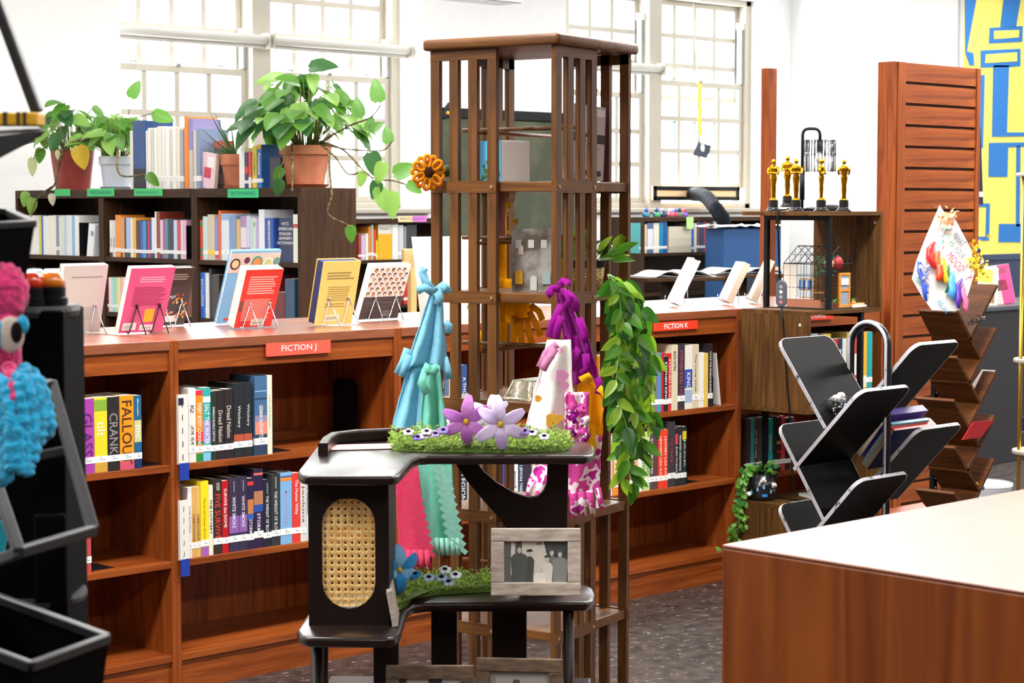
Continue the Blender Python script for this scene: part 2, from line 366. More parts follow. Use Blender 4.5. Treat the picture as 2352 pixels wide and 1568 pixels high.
sign(110, 181, 816, 847, '#ee5a47', '', 'plain red-orange shelf sign beside the black spinner rack')

# ================================================================ BOOKS
ORD = ['first', 'second', 'third', 'fourth', 'fifth', 'sixth', 'seventh', 'eighth', 'ninth', 'tenth', 'eleventh', 'twelfth', 'thirteenth', 'fourteenth', 'fifteenth', 'sixteenth', 'seventeenth', 'eighteenth', 'nineteenth', 'twentieth', 'twenty-first', 'twenty-second', 'twenty-third', 'twenty-fourth', 'twenty-fifth', 'twenty-sixth', 'twenty-seventh', 'twenty-eighth', 'twenty-ninth', 'thirtieth']
def cname(c):
    import colorsys
    r, g, b = hexrgb(c); h, s, v = colorsys.rgb_to_hsv(r, g, b)
    if v < .2: return 'black'
    if s < .14: return 'white' if v > .82 else ('light grey' if v > .6 else 'dark grey')
    n = 'red' if h < .03 or h > .95 else 'orange' if h < .1 else 'yellow' if h < .18 else 'green' if h < .45 else 'teal' if h < .54 else 'blue' if h < .7 else 'purple' if h < .83 else 'pink'
    if n in ('orange', 'yellow') and s < .5: n = 'tan' if v < .85 else 'cream'
    if n in ('orange', 'red') and v < .45: n = 'brown' if n == 'orange' else 'dark red'
    elif v < .42: n = 'dark ' + n
    elif s < .4 and v > .75 and n not in ('tan', 'cream'): n = 'pale ' + n
    return n
INK = plain('#222222', .7)
def book(loc, rz, w, h, d, c, label, group, title=None, tc='#f3f1ea', th=.5, tpos=.55, tlen=.55, bands=(), strip=True, hard=False, parts=True, upright=False, tilt=0.0, extra=()):
    t = thing('book', label, 'book', loc, rz, group)
    if tilt: t.rotation_euler = (0, tilt, rz)
    cv = .0025 if hard else .001; ov = .003 if hard else 0
    m = MB(); m.box(0, 0, 0, cv, d, h); m.box(w - cv, 0, 0, w, d, h); m.box(cv, 0, 0, w - cv, cv * 1.5, h)
    m.build('cover', plain(c, .35, coat=.2), t)
    B(cv, cv * 1.5, ov, w - cv, d - ov - .001, h - max(ov, .0004)).build('pages', PAGE, t)
    for z0, z1, bc in bands: B(.0004, -.0004, h * z0, w - .0004, .001, h * z1).build('spine_band', plain(bc, .4), t)
    if strip:
        m = MB(); m.box(-.0003, -.0012, h * .13, w + .0003, .012, h * .215); m.box(w * .4, -.0016, h * .188, w * .55, -.001, h * .197, 1); m.box(w * .4, -.0016, h * .162, w * .8, -.001, h * .17, 1)
        m.build('spine_label', [WHITE, plain('#77777a', .7)], t)
    if title:
        if upright: text(title, plain(tc, .5), t, (w / 2, -.0009, h * tpos), (1, 0, 0), (0, 0, 1), width=w * .8, height=h * th * .2, name='title')
        else: text(title, plain(tc, .5), t, (w / 2, -.0009, h * tpos), (0, 0, -1), (1, 0, 0), width=h * tlen, height=w * th, name='title', bold=.008)
    for e in extra:
        s, ec, pos, ln, hh = e; text(s, plain(ec, .5), t, (w / 2, -.0009, h * pos), (0, 0, -1), (1, 0, 0), width=h * ln, height=w * hh, name='author_name', bold=.005)
    return t
def shelf_books(plane, pv, z, rows, where, group, pym, d=.15, **kw):
    n = len(rows)
    for i, r in enumerate(rows):
        L, Rr, top, c = r[:4]; o = dict(kw); o.update(r[4] if len(r) > 4 else {})
        if plane == 'y':
            p, q = ony(L, pym, pv), ony(Rr, pym, pv); w_ = q.x - p.x; h = ony((L + Rr) / 2, top, pv).z - z; loc = (p.x, pv, z + .0005); rz = 0
        else:
            p, q = onx(L, pym, pv), onx(Rr, pym, pv); w_ = p.y - q.y; h = onx((L + Rr) / 2, top, pv).z - z; loc = (pv, p.y, z + .0005); rz = R(-90)
        o['d'] = o.get('d', d)
        lab = '%s-spined book, %s from the left %s' % (cname(c), ORD[i], where)
        book(loc, rz, w_ - .0006, h, c=c, label=lab, group=group, **o)
def X3(a): return 380 + a / 4.9
def T3(a): return 780 + a / 4.9
D = dict
# upper shelf under the FICTION J sign
shelf_books('y', .012, SHZ[0], [
    (X3(262), X3(345), T3(545), '#e4e4df', D(title='IQ', tc='#1a1a1a', tlen=.09, th=.55, tpos=.72, extra=[('JOE IDE', '#1a1a1a', .36, .26, .42)], bands=[(.3, .303, '#b5b5b0'), (.5, .503, '#b5b5b0'), (.66, .663, '#b5b5b0')])),
    (X3(345), X3(425), T3(570), '#f08a1c', D(title='EVERY BODY LOOKING', tc='#fbf6e6', th=.55, tpos=.52, tlen=.6, bands=[(.93, 1, '#ee2f3f'), (.28, .42, '#e0301f'), (.24, .28, '#1e7c3c'), (0, .115, '#1e8a42')])),
    (X3(425), X3(513), T3(540), '#32a8a4', D(title='SALT THE WATER', tc='#f6f4f8', th=.55, tpos=.5, tlen=.55, bands=[(.25, .55, '#9d95cf'), (.8, .88, '#dfe9ee'), (0, .11, '#76bbdf')])),
    (X3(513), X3(577), T3(580), '#26352d', D(title='IMMEASURABLE DEPTHS', th=.42, tpos=.52, tlen=.5, tc='#d6ddd2')),
    (X3(579), X3(664), T3(570), '#2b2527', D(title='Dread Nation', th=.55, tpos=.48, tlen=.46, tc='#cfc8c0')),
    (X3(668), X3(766), T3(555), '#2c2628', D(title='Dread Nation', th=.5, tpos=.53, tlen=.46, tc='#cfc8c0')),
    (X3(772), X3(887), T3(490), '#242a2e', D(title='Witchery', th=.36, tpos=.55, tlen=.3, tc='#d9dcd6', hard=True, bands=[(.22, .31, '#b4543a')])),
    (X3(888), X3(978), T3(480), '#242a2e', D(title='Witchery', th=.4, tpos=.56, tlen=.3, tc='#d9dcd6', hard=True, bands=[(.22, .31, '#b4543a')])),
    (X3(1010), X3(1148), T3(405), '#466a92', D(title='GERMAN AUSCHWITZ', th=.3, tpos=.42, tlen=.42, hard=True, bands=[(.26, .42, '#e08a78'), (.42, .5, '#8d87a8'), (.0, .26, '#2c3f57'), (.7, .72, '#23405f'), (.8, .81, '#9cc0de')])),
    (X3(1149), X3(1206), T3(400), '#dfe0c8', D(strip=False, title='lost and found', tc='#6a6a5a', th=.2, tpos=.55, tlen=.4)),
], 'on the upper shelf under FICTION J', 'books on the upper J shelf', 1020)
def X4(a): return 380 + a / 5.6
def T4(a): return 1050 + a / 5.6
shelf_books('y', .012, SHZ[1], [
    (X4(292), X4(345), T4(390), '#e6e4e1', D(title='THE EXTRA', tc='#9a9a9a', th=.35, tlen=.4)),
    (X4(345), X4(398), T4(385), '#d9a85c', D(title='OBROWNE', tc='#7b5a24', th=.55, tpos=.42, tlen=.4)),
    (X4(399), X4(452), T4(375), '#deb064', D(title='OBROWNE', tc='#7b5a24', th=.6, tpos=.42, tlen=.38)),
    (X4(458), X4(560), T4(305), '#f6d91e', D(hard=True, title='The Ins and Onsets of Love', tc='#9a7a10', th=.25, tpos=.5, tlen=.55, bands=[(0, .12, '#a25fb0')])),
    (X4(562), X4(617), T4(360), '#ece3cb', D(title='THE LOTTERY', tc='#24201c', th=.5, tpos=.55, tlen=.5, strip=False)),
    (X4(620), X4(733), T4(280), '#332b26', D(hard=True, title='FIVE SURVIVE', tc='#e23a34', th=.6, tpos=.5, tlen=.6, extra=[('HOLLY JACKSON', '#e9e6e0', .9, .1, .5)])),
    (X4(735), X4(815), T4(300), '#b81419', D(title='SURVIVE the DOME', tc='#f6eeea', th=.45, tpos=.62, tlen=.54)),
    (X4(822), X4(950), T4(262), '#37304a', D(hard=True, title='WHITE SMOKE', tc='#e8e2ee', th=.34, tpos=.53, tlen=.42, bands=[(.25, .48, '#8b5fa8')], extra=[('JACKSON', '#d8d4e2', .88, .14, .14)])),
    (X4(952), X4(1058), T4(247), '#37304a', D(hard=True, title='WHITE SMOKE', tc='#e8e2ee', th=.36, tpos=.53, tlen=.42, bands=[(.25, .48, '#8b5fa8')], extra=[('JACKSON', '#d8d4e2', .88, .14, .16)])),
    (X4(1060), X4(1140), T4(268), '#2b2040', D(title='STORM', tc='#f0eef4', th=.5, tpos=.32, tlen=.2, bands=[(.5, .7, '#c07a4a'), (.42, .5, '#2c5fb0'), (.9, .95, '#d8402c')])),
    (X4(1142), X4(1262), T4(148), '#2b2045', D(hard=True, title='STORM', tc='#f0eef4', th=.34, tpos=.32, tlen=.24, bands=[(.55, .72, '#b07858'), (.46, .55, '#2c4fa0'), (.92, .95, '#d86a60')])),
    (X4(1264), X4(1365), T4(285), '#1e232e', D(hard=True, title='THE WEIGHT OF BLOOD', tc='#e3e6e6', th=.36, tpos=.45, tlen=.62, extra=[('JACKSON', '#e3e6e6', .87, .16, .2)])),
    (X4(1367), X4(1480), T4(213), '#2f3437', D(hard=True, title='THE WEIGHT OF BLOOD', tc='#e3e6e6', th=.34, tpos=.45, tlen=.62, extra=[('JACKSON', '#e3e6e6', .88, .16, .2)])),
    (X4(1483), X4(1632), T4(193), '#7db0de', D(hard=True, title='Meet Cute Diary', tc='#c7a3d2', th=.3, tpos=.5, tlen=.5, bands=[(.88, .93, '#e0893a'), (.93, .95, '#2f4f8f')])),
    (X4(1634), X4(1738), T4(200), '#dd3a33', D(title='The Human Wifey', tc='#fbeeea', th=.5, tpos=.65, tlen=.5)),
    (X4(1740), X4(1808), T4(272), '#d8d6cf', D(title='Jenkins', tc='#8d5a54', th=.6, tpos=.6, tlen=.6)),
    (X4(1810), X4(1858), T4(278), '#cddad9', D(title='The Ambassadors', tc='#3a4a4c', th=.55, tpos=.68, tlen=.5, strip=False)),
    (X4(1862), X4(1930), T4(270), '#3a5a74', {}),
    (X4(1934), X4(2010), T4(255), '#c9b48c', {}),
], 'on the lower shelf under FICTION J', 'books on the lower J shelf', 1250)
def XL(a): return a / 4.126
def TL(a): return 780 + a / 4.126
shelf_books('y', .012, SHZ[0], [
    (XL(470), XL(525), TL(560), '#571a20', {}), (XL(527), XL(600), TL(575), '#8d2430', {}),
    (XL(602), XL(655), TL(570), '#b3232f', {}),
    (XL(657), XL(762), TL(572), '#eceaee', D(title='TRIANGLES', tc='#8d8a96', th=.35, tpos=.62, tlen=.3, bands=[(.34, .42, '#a9a6cf')])),
    (XL(764), XL(897), TL(562), '#a440a4', D(title='GLASS', tc='#5c1a66', th=.72, tpos=.52, tlen=.58, extra=[], bands=[])),
    (XL(899), XL(1021), TL(548), '#eed22e', D(title='tilt', tc='#fdfbe0', th=.6, tpos=.58, tlen=.2, bands=[(.82, .97, '#7fa83a'), (.0, .12, '#c99a3a')])),
    (XL(1023), XL(1137), TL(542), '#2a2628', D(title='CRANK', tc='#8f8a8c', th=.7, tpos=.5, tlen=.56)),
    (XL(1139), XL(1273), TL(528), '#ee951e', D(title='FALLOUT', tc='#4a2a14', th=.72, tpos=.5, tlen=.86, bands=[(0, .11, '#c8506a')])),
    (XL(1275), XL(1346), TL(528), '#235f86', D(title='SYNC', tc='#f4f6f2', th=.6, tpos=.5, tlen=.2, bands=[(.36, .66, '#c9c48a'), (0, .22, '#1d2f5c')], extra=[('ellen hopkins', '#e9f0f2', .84, .24, .3)])),
], 'on the upper shelf beside the spinner rack', 'books on the upper left shelf', 1050)
shelf_books('y', .012, SHZ[1], [
    (115, 128, 1145, '#f0cf3a', {}), (128, 149, 1148, '#c22a24', D(title='A C', tc='#f3e6de', tlen=.22, th=.5, tpos=.75)), (149, 166, 1148, '#a9a7aa', D(title='THE FOREST', tc='#a8262c', tlen=.6, th=.5)),
    (166, 179, 1152, '#c1272d', D(title='ZARA', tlen=.5, bands=[(0, .4, '#2f73c0')])), (179, 186, 1155, '#e6e2da', {}), (186, 194, 1150, '#dcdad2', {}), (194, 210, 1139, '#b8494a', {}),
], 'on the lower shelf beside the spinner rack', 'books on the lower left shelf', 1270)
def XK(a): return 1360 + a / 2.614
def TK(a): return 700 + a / 2.614
kc = ['#e58a2c', '#f0e2cf', '#c23b34', '#e9862c', '#5b6f8f', '#d9d4c6', '#c24a2c', '#3f7d8f', '#e2c9a0', '#a33a3a', '#efefe9']
shelf_books('y', .012, SHZ[0],
    [(XK(40) + i * 11.6, XK(40) + (i + 1) * 11.6 - .6, TK(305 - (i % 3) * 8), kc[i], D(parts=False)) for i in range(10)] + [
    (XK(345), XK(392), TK(285), '#7a7a80', {}), (XK(392), XK(416), TK(290), '#5a8ab0', {}), (XK(416), XK(430), TK(290), '#b9222c', {}),
    (XK(430), XK(456), TK(310), '#23222a', D(title='STEPHEN KING', tlen=.7, th=.5)), (XK(456), XK(476), TK(290), '#c8342f', D(title='STEPHEN KING', tlen=.7, th=.5)),
    (XK(476), XK(514), TK(240), '#d9cdb0', D(strip=False, title='BUCK EXTRA', tc='#3a352c', tlen=.3, th=.4, tpos=.75)),
    (XK(514), XK(556), TK(237), '#3a3440', D(hard=True, title='STEPHEN KING 11/22', tc='#b05a78', tlen=.72, th=.5)),
    (XK(556), XK(601), TK(242), '#ece7da', D(hard=True, title='KING', tc='#f4f4f2', tlen=.24, th=.5, tpos=.45, bands=[(.33, .62, '#2c4fb0'), (.1, .3, '#9fb4d2')], strip=False)),
    (XK(601), XK(640), TK(238), '#d8ceb2', D(title='The Long Walk', tc='#5a5040', tlen=.6, th=.3)),
    (XK(640), XK(670), TK(287), '#efeee6', {}), (XK(670), XK(696), TK(290), '#e8c860', D(strip=False)),
    (XK(696), XK(723), TK(232), '#262228', D(hard=True, title='WHILE THE WORLD BURNED', tlen=.66, th=.4))],
    'on the upper shelf under FICTION K', 'books on the upper K shelf', 900)
shelf_books('y', .012, SHZ[1], [
    (XK(20), XK(48), TK(795), '#4a2f55', {}), (XK(48), XK(76), TK(795), '#8a2f3a', {}), (XK(80), XK(122), TK(790), '#d8d2c2', {}),
    (XK(125), XK(155), TK(778), '#ef8a2c', D(title='xxxxxxx', tc='#fbf3e6', tlen=.6, th=.6)), (XK(156), XK(186), TK(778), '#ef8a2c', D(title='xxxxxxx', tc='#fbf3e6', tlen=.6, th=.6)),
    (XK(190), XK(236), TK(785), '#7a8a5a', {}), (XK(240), XK(274), TK(775), '#e4792c', D(title='xxxxxxx', tc='#fbf3e6', tlen=.6, th=.6)),
    (XK(274), XK(298), TK(770), '#eef0e8', {}), (XK(298), XK(322), TK(765), '#b9d18f', D(title='oooooo', tc='#3f8f6a', tlen=.6, th=.6)), (XK(322), XK(346), TK(765), '#c9d88f', D(title='oooooo', tc='#2f7f5a', tlen=.6, th=.6)),
    (XK(346), XK(371), TK(745), '#4a4c52', D(title='ASK THE DARK', tlen=.6)), (XK(372), XK(397), TK(743), '#6a3a40', {}),
    (XK(397), XK(426), TK(750), '#e83f26', D(title='LEAVERS LISA KO', tc='#f8e6d8', tlen=.66, th=.42)), (XK(426), XK(454), TK(748), '#e83f26', D(title='LEAVERS LISA KO', tc='#f8e6d8', tlen=.66, th=.42)),
    (XK(454), XK(498), TK(702), '#38363b', D(hard=True, title='For Liberty', tc='#b03a3a', tlen=.36)), (XK(498), XK(515), TK(740), '#2a2428', D(title='BORN TO ROCK', tlen=.46, th=.55, tpos=.45, bands=[(.72, .9, '#d83a56')])),
    (XK(515), XK(541), TK(730), '#23272c', D(title='MONSTER VARIATIONS', tlen=.6, th=.4)), (XK(541), XK(566), TK(730), '#1f2a2e', D(title='JACK', tlen=.5, th=.4, bands=[(.78, .92, '#d8c22c')])),
], 'on the lower shelf under FICTION K', 'books on the lower K shelf', 1080)
def XM(a): return 1740 + a / 2.904
def TM(a): return 700 + a / 2.904
shelf_books('y', .012, SHZ[0], [
    (XM(345), XM(400), TM(195), '#9fb8c9', D(parts=False)), (XM(400), XM(440), TM(205), '#e6dfcf', {}), (XM(440), XM(488), TM(195), '#d9b43a', {}), (XM(488), XM(535), TM(230), '#c9382f', {}),
    (XM(538), XM(565), TM(225), '#2f2d40', D(title='REVERE', tlen=.5)), (XM(565), XM(592), TM(225), '#d9e2ea', {}), (XM(592), XM(632), TM(185), '#b8a24a', {}), (XM(632), XM(660), TM(220), '#c8402f', D(bands=[(.3, .7, '#efe6e0')])),
    (XM(664), XM(702), TM(190), '#4a4a50', {}), (XM(704), XM(729), TM(182), '#e8b22a', D(bands=[(.05, .25, '#efe6c8')])), (XM(730), XM(765), TM(180), '#1aa3a3', {})],
    'on the upper shelf behind the black display rack', 'books on the upper K-L shelf', 830)
def XN(a): return 1640 + a / 7.46
shelf_books('y', .012, SHZ[1], [
    (XN(585), XN(625), 962, '#3a2a2a', {}), (XN(625), XN(690), 960, '#2c8f95', {}), (XN(690), XN(746), 962, '#5a3430', D(title='all my rage', tlen=.5)), (XN(750), XN(858), 958, '#4a4a4a', {}),
    (XN(860), XN(925), 958, '#2a3f75', D(title='CLASH OF STEEL', tlen=.6, th=.4)), (XN(926), XN(1006), 961, '#1fb0b0', D(title='sisters', tlen=.3)), (XN(1010), XN(1070), 956, '#1c2426', {}),
    (XN(1071), XN(1146), 958, '#331b1c', D(bands=[(.5, .56, '#c8a23a'), (.34, .38, '#c83a3a')])), (XN(1147), XN(1215), 955, '#d83a48', {}), (XN(1216), XN(1292), 960, '#26241f', {}), (XN(1300), XN(1380), 958, '#7a3a3a', {})],
    'on the lower shelf beside the small potted plant', 'books on the lower K-L shelf', 1060)
# section behind the tower
shelf_books('y', .012, SHZ[0], [
    (1000, 1010, 835, '#c2c6c2', {}), (1010, 1021, 832, '#3a3a40', D(title='THIS IS', tlen=.4)), (1021, 1030, 835, '#5b6f8f', {}), (1032, 1046, 838, '#e6dfcf', {}),
    (1047, 1060, 838, '#3a4a78', D(title='A THOUSAND', tlen=.55)), (1060, 1073, 838, '#34508a', D(title='A THOUSAND', tlen=.55))], 'on the upper shelf behind the slatted tower', 'books on the upper shelf behind the tower', 920)
shelf_books('y', .012, SHZ[1], [
    (1030, 1046, 1068, '#6a6a72', {}), (1046, 1056, 1070, '#262a30', D(title='SOLDIER', tlen=.6, th=.7)), (1056, 1071, 1065, '#22304a', D(title='LEGION', tlen=.5, th=.7)), (1074, 1088, 1066, '#c9c2b0', {}), (1089, 1103, 1062, '#2a2c36', {}),
    (1108, 1126, 1050, '#dcd6c6', {}), (1128, 1144, 1048, '#8a3a34', {}), (1145, 1159, 1046, '#c23a5a', D(bands=[(.5, 1, '#3a4ab0')])), (1161, 1174, 1044, '#2f2a2c', {}), (1175, 1190, 1042, '#e9eaea', D(title='good', tc='#555566', tlen=.3)), (1190, 1203, 1044, '#26345a', D(title='LEMON TREE', tlen=.5)),
    (1203, 1220, 1040, '#3a2f3f', {}), (1222, 1246, 1038, '#d0c8b8', {}), (1250, 1275, 1036, '#5a6f7a', {})], 'on the lower shelf behind the slatted tower', 'books on the lower shelf behind the tower', 1140)

# ---- shelf-end letter markers in blue clips
def marker(pxl, pxr, top, z, ch, lab):
    p, q = ony(pxl, 1000, -.012), ony(pxr, 1000, -.012); w_ = q.x - p.x; h = ony(pxl, top, -.012).z - z
    t = thing('shelf_marker', lab, 'shelf marker', (p.x, -.012, z + .001), 0, 'white letter markers on the shelves')
    B(0, 0, 0, w_, .012, h).build('marker_card', plain('#dedbd2', .6), t)
    m = MB(); m.box(0, -.003, -.055, w_, -.0005, .004); m.build('blue_clip', plain('#1d3a9c', .4), t)
    for i in range(5): text(ch, INK, t, (w_ * .4, -.001, h * (.1 + .19 * i)), (1, 0, 0), (0, 0, 1), height=h * .085)
    return t
tt = marker(X3(150), X3(258), T3(625), SHZ[0], 'I', 'white marker card with the letter I repeated, in a blue clip'); B(0, -.002, .205, .02, -.0005, .228).build('dark_patch', plain('#231c3f', .5), tt)
marker(X4(175), X4(290), T4(568), SHZ[1], 'J', 'white marker card with the letter J repeated, in a blue clip')

# ---- metal bookends
def bookend(px, pym, z, h, lab, y=.03, d=.13, ft=.09, flip=1):
    x = ony(px, pym, y).x
    t = thing('bookend', lab, 'bookend', (x, y, z + .0005), 0, 'black metal bookends')
    m = MB(); r = .03; pts = [(0, 0), (d, 0), (d, h - r)] + [(d - r + r * math.cos(a), h - r + r * math.sin(a)) for a in (R(30), R(60), R(90))] + [(r - r * math.cos(a), h - r + r * math.sin(a)) for a in (R(90), R(60), R(30))] + [(0, h - r)]
    m.prism(pts, (0, 0, 0), (0, 1, 0), (0, 0, 1), .0015); m.build('upright_plate', BLKM, t)
    B(0, .01, 0, ft * flip, d - .01, .0015).build('foot_plate', BLKM, t); return t
bookend(X3(1212), 1030, SHZ[0], .14, 'black metal bookend beside the thin pale book under FICTION J')
bookend(866, 950, SHZ[0], .22, 'tall black metal bookend alone at the right of the FICTION J shelf', .12, .17, -.02)
bookend(822, 950, SHZ[0], .22, 'black metal bookend left of the tall lone one under FICTION J', .17, .15, -.02)
bookend(212, 1280, SHZ[1], .17, 'black metal bookend beside the red book near the spinner rack')
bookend(XL(1350), 1050, SHZ[0], .19, 'black metal bookend beside the blue book near the spinner rack')
bookend(XK(570), 1090, SHZ[1], .15, 'black metal bookend at the end of the lower K shelf books')
bookend(XK(726), 900, SHZ[0], .15, 'black metal bookend at the end of the upper K shelf books')
# leaning white paper against the end wall of the K section
t = thing('paper_sheet', 'white paper leaning at the right end of the upper K shelf', 'paper', (2.93, .02, SHZ[0] + .001)); t.rotation_euler = (0, R(-8), 0)
B(0, 0, 0, .003, .15, .235).build('sheet', WHITE, t)

# ================================================================ SLATTED REVOLVING TOWER
TA = R(13); S_ = .435; bS = .40; NC = atd(1283, 85, 5.2)
dRt = Vector((math.cos(TA), math.sin(TA), 0)); dLt = Vector((-math.sin(TA), math.cos(TA), 0))
TC = NC + (dRt + dLt) * (S_ / 2); TC.z = 0
tower = thing('revolving_bookcase', 'tall brown wooden revolving bookcase tower with slatted sides', 'bookcase', TC, TA)
LV = [.06, .23, .535, .845, 1.147, 1.44, 1.737]; TT = 2.092
def rounded_rect(x0, y0, x1, y1, r, n=4):
    P = []
    for cx, cy, a0 in ((x1 - r, y0 + r, -90), (x1 - r, y1 - r, 0), (x0 + r, y1 - r, 90), (x0 + r, y0 + r, 180)):
        for k in range(n + 1): a = R(a0 + 90 * k / n); P.append((cx + r * math.cos(a), cy + r * math.sin(a)))
    return P
MB().prism(rounded_rect(-S_ / 2, -S_ / 2, S_ / 2, S_ / 2, .012), (0, 0, TT), (1, 0, 0), (0, 1, 0), .03).build('top_board', TWR('y'), tower, bevel=.008, seg=3)
for z in LV: B(-bS / 2 + .015, -bS / 2 + .004, z - .026, bS / 2 - .015, bS / 2 - .004, z).build('shelf', TWR('y'), tower, bevel=.002)
sw = .028; pw_ = .53 * bS; th_ = .015
slat_me = B(0, 0, .03, sw, th_, TT).mesh('slat', TWR('z')); rail_me = B(0, -.001, -.03, pw_, th_ - .001, .003).mesh('rail', TWR('x')); trail_me = B(0, -.0005, TT - .028, pw_, th_, TT - .0005).mesh('rail', TWR('x'))
scr_me = MB().lathe([(.0045, 0), (.0045, .002), (.002, .0022), (.002, .0012)], 10, T=Matrix.Rotation(R(90), 4, 'X')).mesh('screw', plain('#d9c48a', .3, .8))
for k in range(4):
    Rm = Matrix.Rotation(R(90 * k), 4, 'Z')
    for i in range(4):
        o = place('slat', slat_me, tower, Rm @ Matrix.Translation((-bS / 2 + i * (pw_ - sw) / 3, -bS / 2, 0)))
    place('rail', trail_me, tower, Rm @ Matrix.Translation((-bS / 2, -bS / 2, 0)))
    for z in LV[1:]:
        place('rail', rail_me, tower, Rm @ Matrix.Translation((-bS / 2, -bS / 2, z)))
        for sx in (.014, pw_ - .014): place('screw', scr_me, tower, Rm @ Matrix.Translation((-bS / 2 + sx, -bS / 2 - .0012, z - .014)))
for z in LV[1:]:
    q = z + .145
    MB().tube([(-.06, -bS / 2 + .01, q), (-.06, bS / 2 - .01, q)], .0055, 8).build('stop_rod', TWR('y'), tower, smooth=True)
    MB().tube([(-bS / 2 + .01, .05, q - .012), (bS / 2 - .01, .05, q - .012)], .0055, 8).build('stop_rod', TWR('x'), tower, smooth=True)
MB().lathe([(.19, 0), (.19, .03), (.17, .034)], 32).build('base', TWR('x'), tower)
TI = tower.matrix_basis.copy(); TI = Matrix.Translation(TC) @ Matrix.Rotation(TA, 4, 'Z')
def tw(x, y, z): return TI @ Vector((x, y, z))

# things on the tower shelves
def boxed(name, lab, cat, loc, rz, w_, d_, h_, c, bevel=.002):
    t = thing(name, lab, cat, loc, rz); B(-w_ / 2, -d_ / 2, 0, w_ / 2, d_ / 2, h_).build('body', plain(c, .55), t, bevel=bevel); return t
t = boxed('carton', 'small white carton with a blue landscape side on the top tower shelf', 'box', tw(-.06, .05, LV[6] + .001), YAW - R(90) + R(38), .10, .095, .112, '#e4e2dc')
m = MB(); m.box(-.0512, -.0475, 0, -.0502, .0475, .112); m.build('picture_side', plain('#3f9fc9', .5), t)
m = MB()
for i in range(40):
    a = random.uniform(-.04, .04); z = random.uniform(0, .06) * (1 - abs(a) * 8); m.ball((-.0515, a, max(.003, z)), .002, .006, .006, 6, 4)
m.build('printed_trees', plain('#3d5a2f', .8), t)
def lean_book(loc, rz, w_, h_, d_, cover, spine, lab, lean, pages='#e9e2cf', prints=()):
    t = thing('book', lab, 'book', loc, rz); t.rotation_euler = (0, lean, rz)
    B(-w_ / 2, -.001, 0, w_ / 2, .001, h_).build('front_cover', plain(cover, .45), t)
    B(-w_ / 2, .001, .001, w_ / 2, d_ - .001, h_ - .001).build('pages', plain(pages, .8), t)
    B(-w_ / 2, d_ - .001, 0, w_ / 2, d_ + .001, h_).build('back_cover', plain(spine, .45), t)
    B(w_ / 2 - .002, -.0012, 0, w_ / 2 + .001, d_ + .0012, h_).build('spine', plain(spine, .45), t)
    for a0, z0, a1, z1, c in prints: B(a0 * w_, -.0022, z0 * h_, a1 * w_, -.0008, z1 * h_).build('print_block', plain(c, .6), t)
    return t
rr = random.Random(3)
lb = lean_book(tw(.098, -.12, LV[6] + .008), TA + R(-8), .14, .205, .014, '#b3aeaa', '#6b4a94', 'pale leaning book with black title band on the top tower shelf', R(3.5), '#efe6da',
    [(-.5, .5, .5, .62, '#3a3034'), (-.4, .66, .2, .9, '#b7aec2'), (.15, .86, .45, .96, '#d9d2de'), (-.42, .04, -.1, .08, '#2fa3b8'), (-.15, .06, .4, .13, '#3a2f33')] + [(-.4, .18 + i * .035, -.4 + rr.uniform(.5, .8), .19 + i * .035, '#8d8890') for i in range(8)])
text('K M', WHITE, lb, (-.02, -.0028, .107), (1, 0, .12), (-.12, 0, 1), width=.05, height=.018, bold=.01)
lean_book(tw(.108, -.098, LV[6] + .008), TA + R(-8), .135, .207, .016, '#e6a0c8', '#e892c4', 'pink book leaning behind the pale one on the top tower shelf', R(3.5), '#f2c9de')
# cardboard castle
t = thing('cardboard_castle', 'grey and white painted cardboard castle front on the tower shelf', 'craft model', Vector((atd(1226, 660, 5.44).x, atd(1226, 660, 5.44).y, LV[5] + .001)), YAW - R(90) - R(6))
CB = speckle('painted_cardboard', '#6d5f50', '#b5b3ae', 11, .9, (.42, .55)); HH = .172; WW = .12
m = MB(); m.prism([(-WW / 2, 0), (WW / 2, 0), (WW / 2, HH - .01), (WW / 2 - .02, HH), (-WW / 2 + .03, HH - .003), (-WW / 2, HH - .006)], (0, .004, 0), (1, 0, 0), (0, 0, 1), .008); m.build('wall_panel', CB, t, bevel=.001)
def arch(cx, z0, w_, h_, n=8): return [(cx - w_ / 2, z0), (cx + w_ / 2, z0)] + [(cx + w_ / 2 * math.cos(R(180 * k / n)), z0 + h_ - w_ / 2 + w_ / 2 * math.sin(R(180 * k / n))) for k in range(n + 1)]
for cx, z0, w_, h_, c in ((-.04, .02, .02, .038, '#f0b92a'), (0, .003, .018, .04, '#cfd6d2'), (.035, .02, .022, .036, '#a9bfc2'), (-.035, .1, .014, .026, '#e9d9cf')):
    MB().prism(arch(cx, z0, w_, h_), (0, -.0045, 0), (1, 0, 0), (0, 0, 1), .002).build('arched_opening', plain(c, .7), t)
for q in range(3): B(-WW / 2 + .01 + q * .035, -.0052, .118, -WW / 2 + .026 + q * .035, -.004, .14).build('paper_patch', plain('#e2e1de', .8), t)
# yellow ruler book beside the castle
t = boxed('notebook', 'yellow notebook with white margin standing on the tower shelf', 'book', tw(.06, -.06, LV[5] + .001), YAW - R(90), .05, .012, .095, '#f2b81f')
B(-.025, -.0068, .0, -.012, -.0055, .09).build('white_margin', WHITE, t)
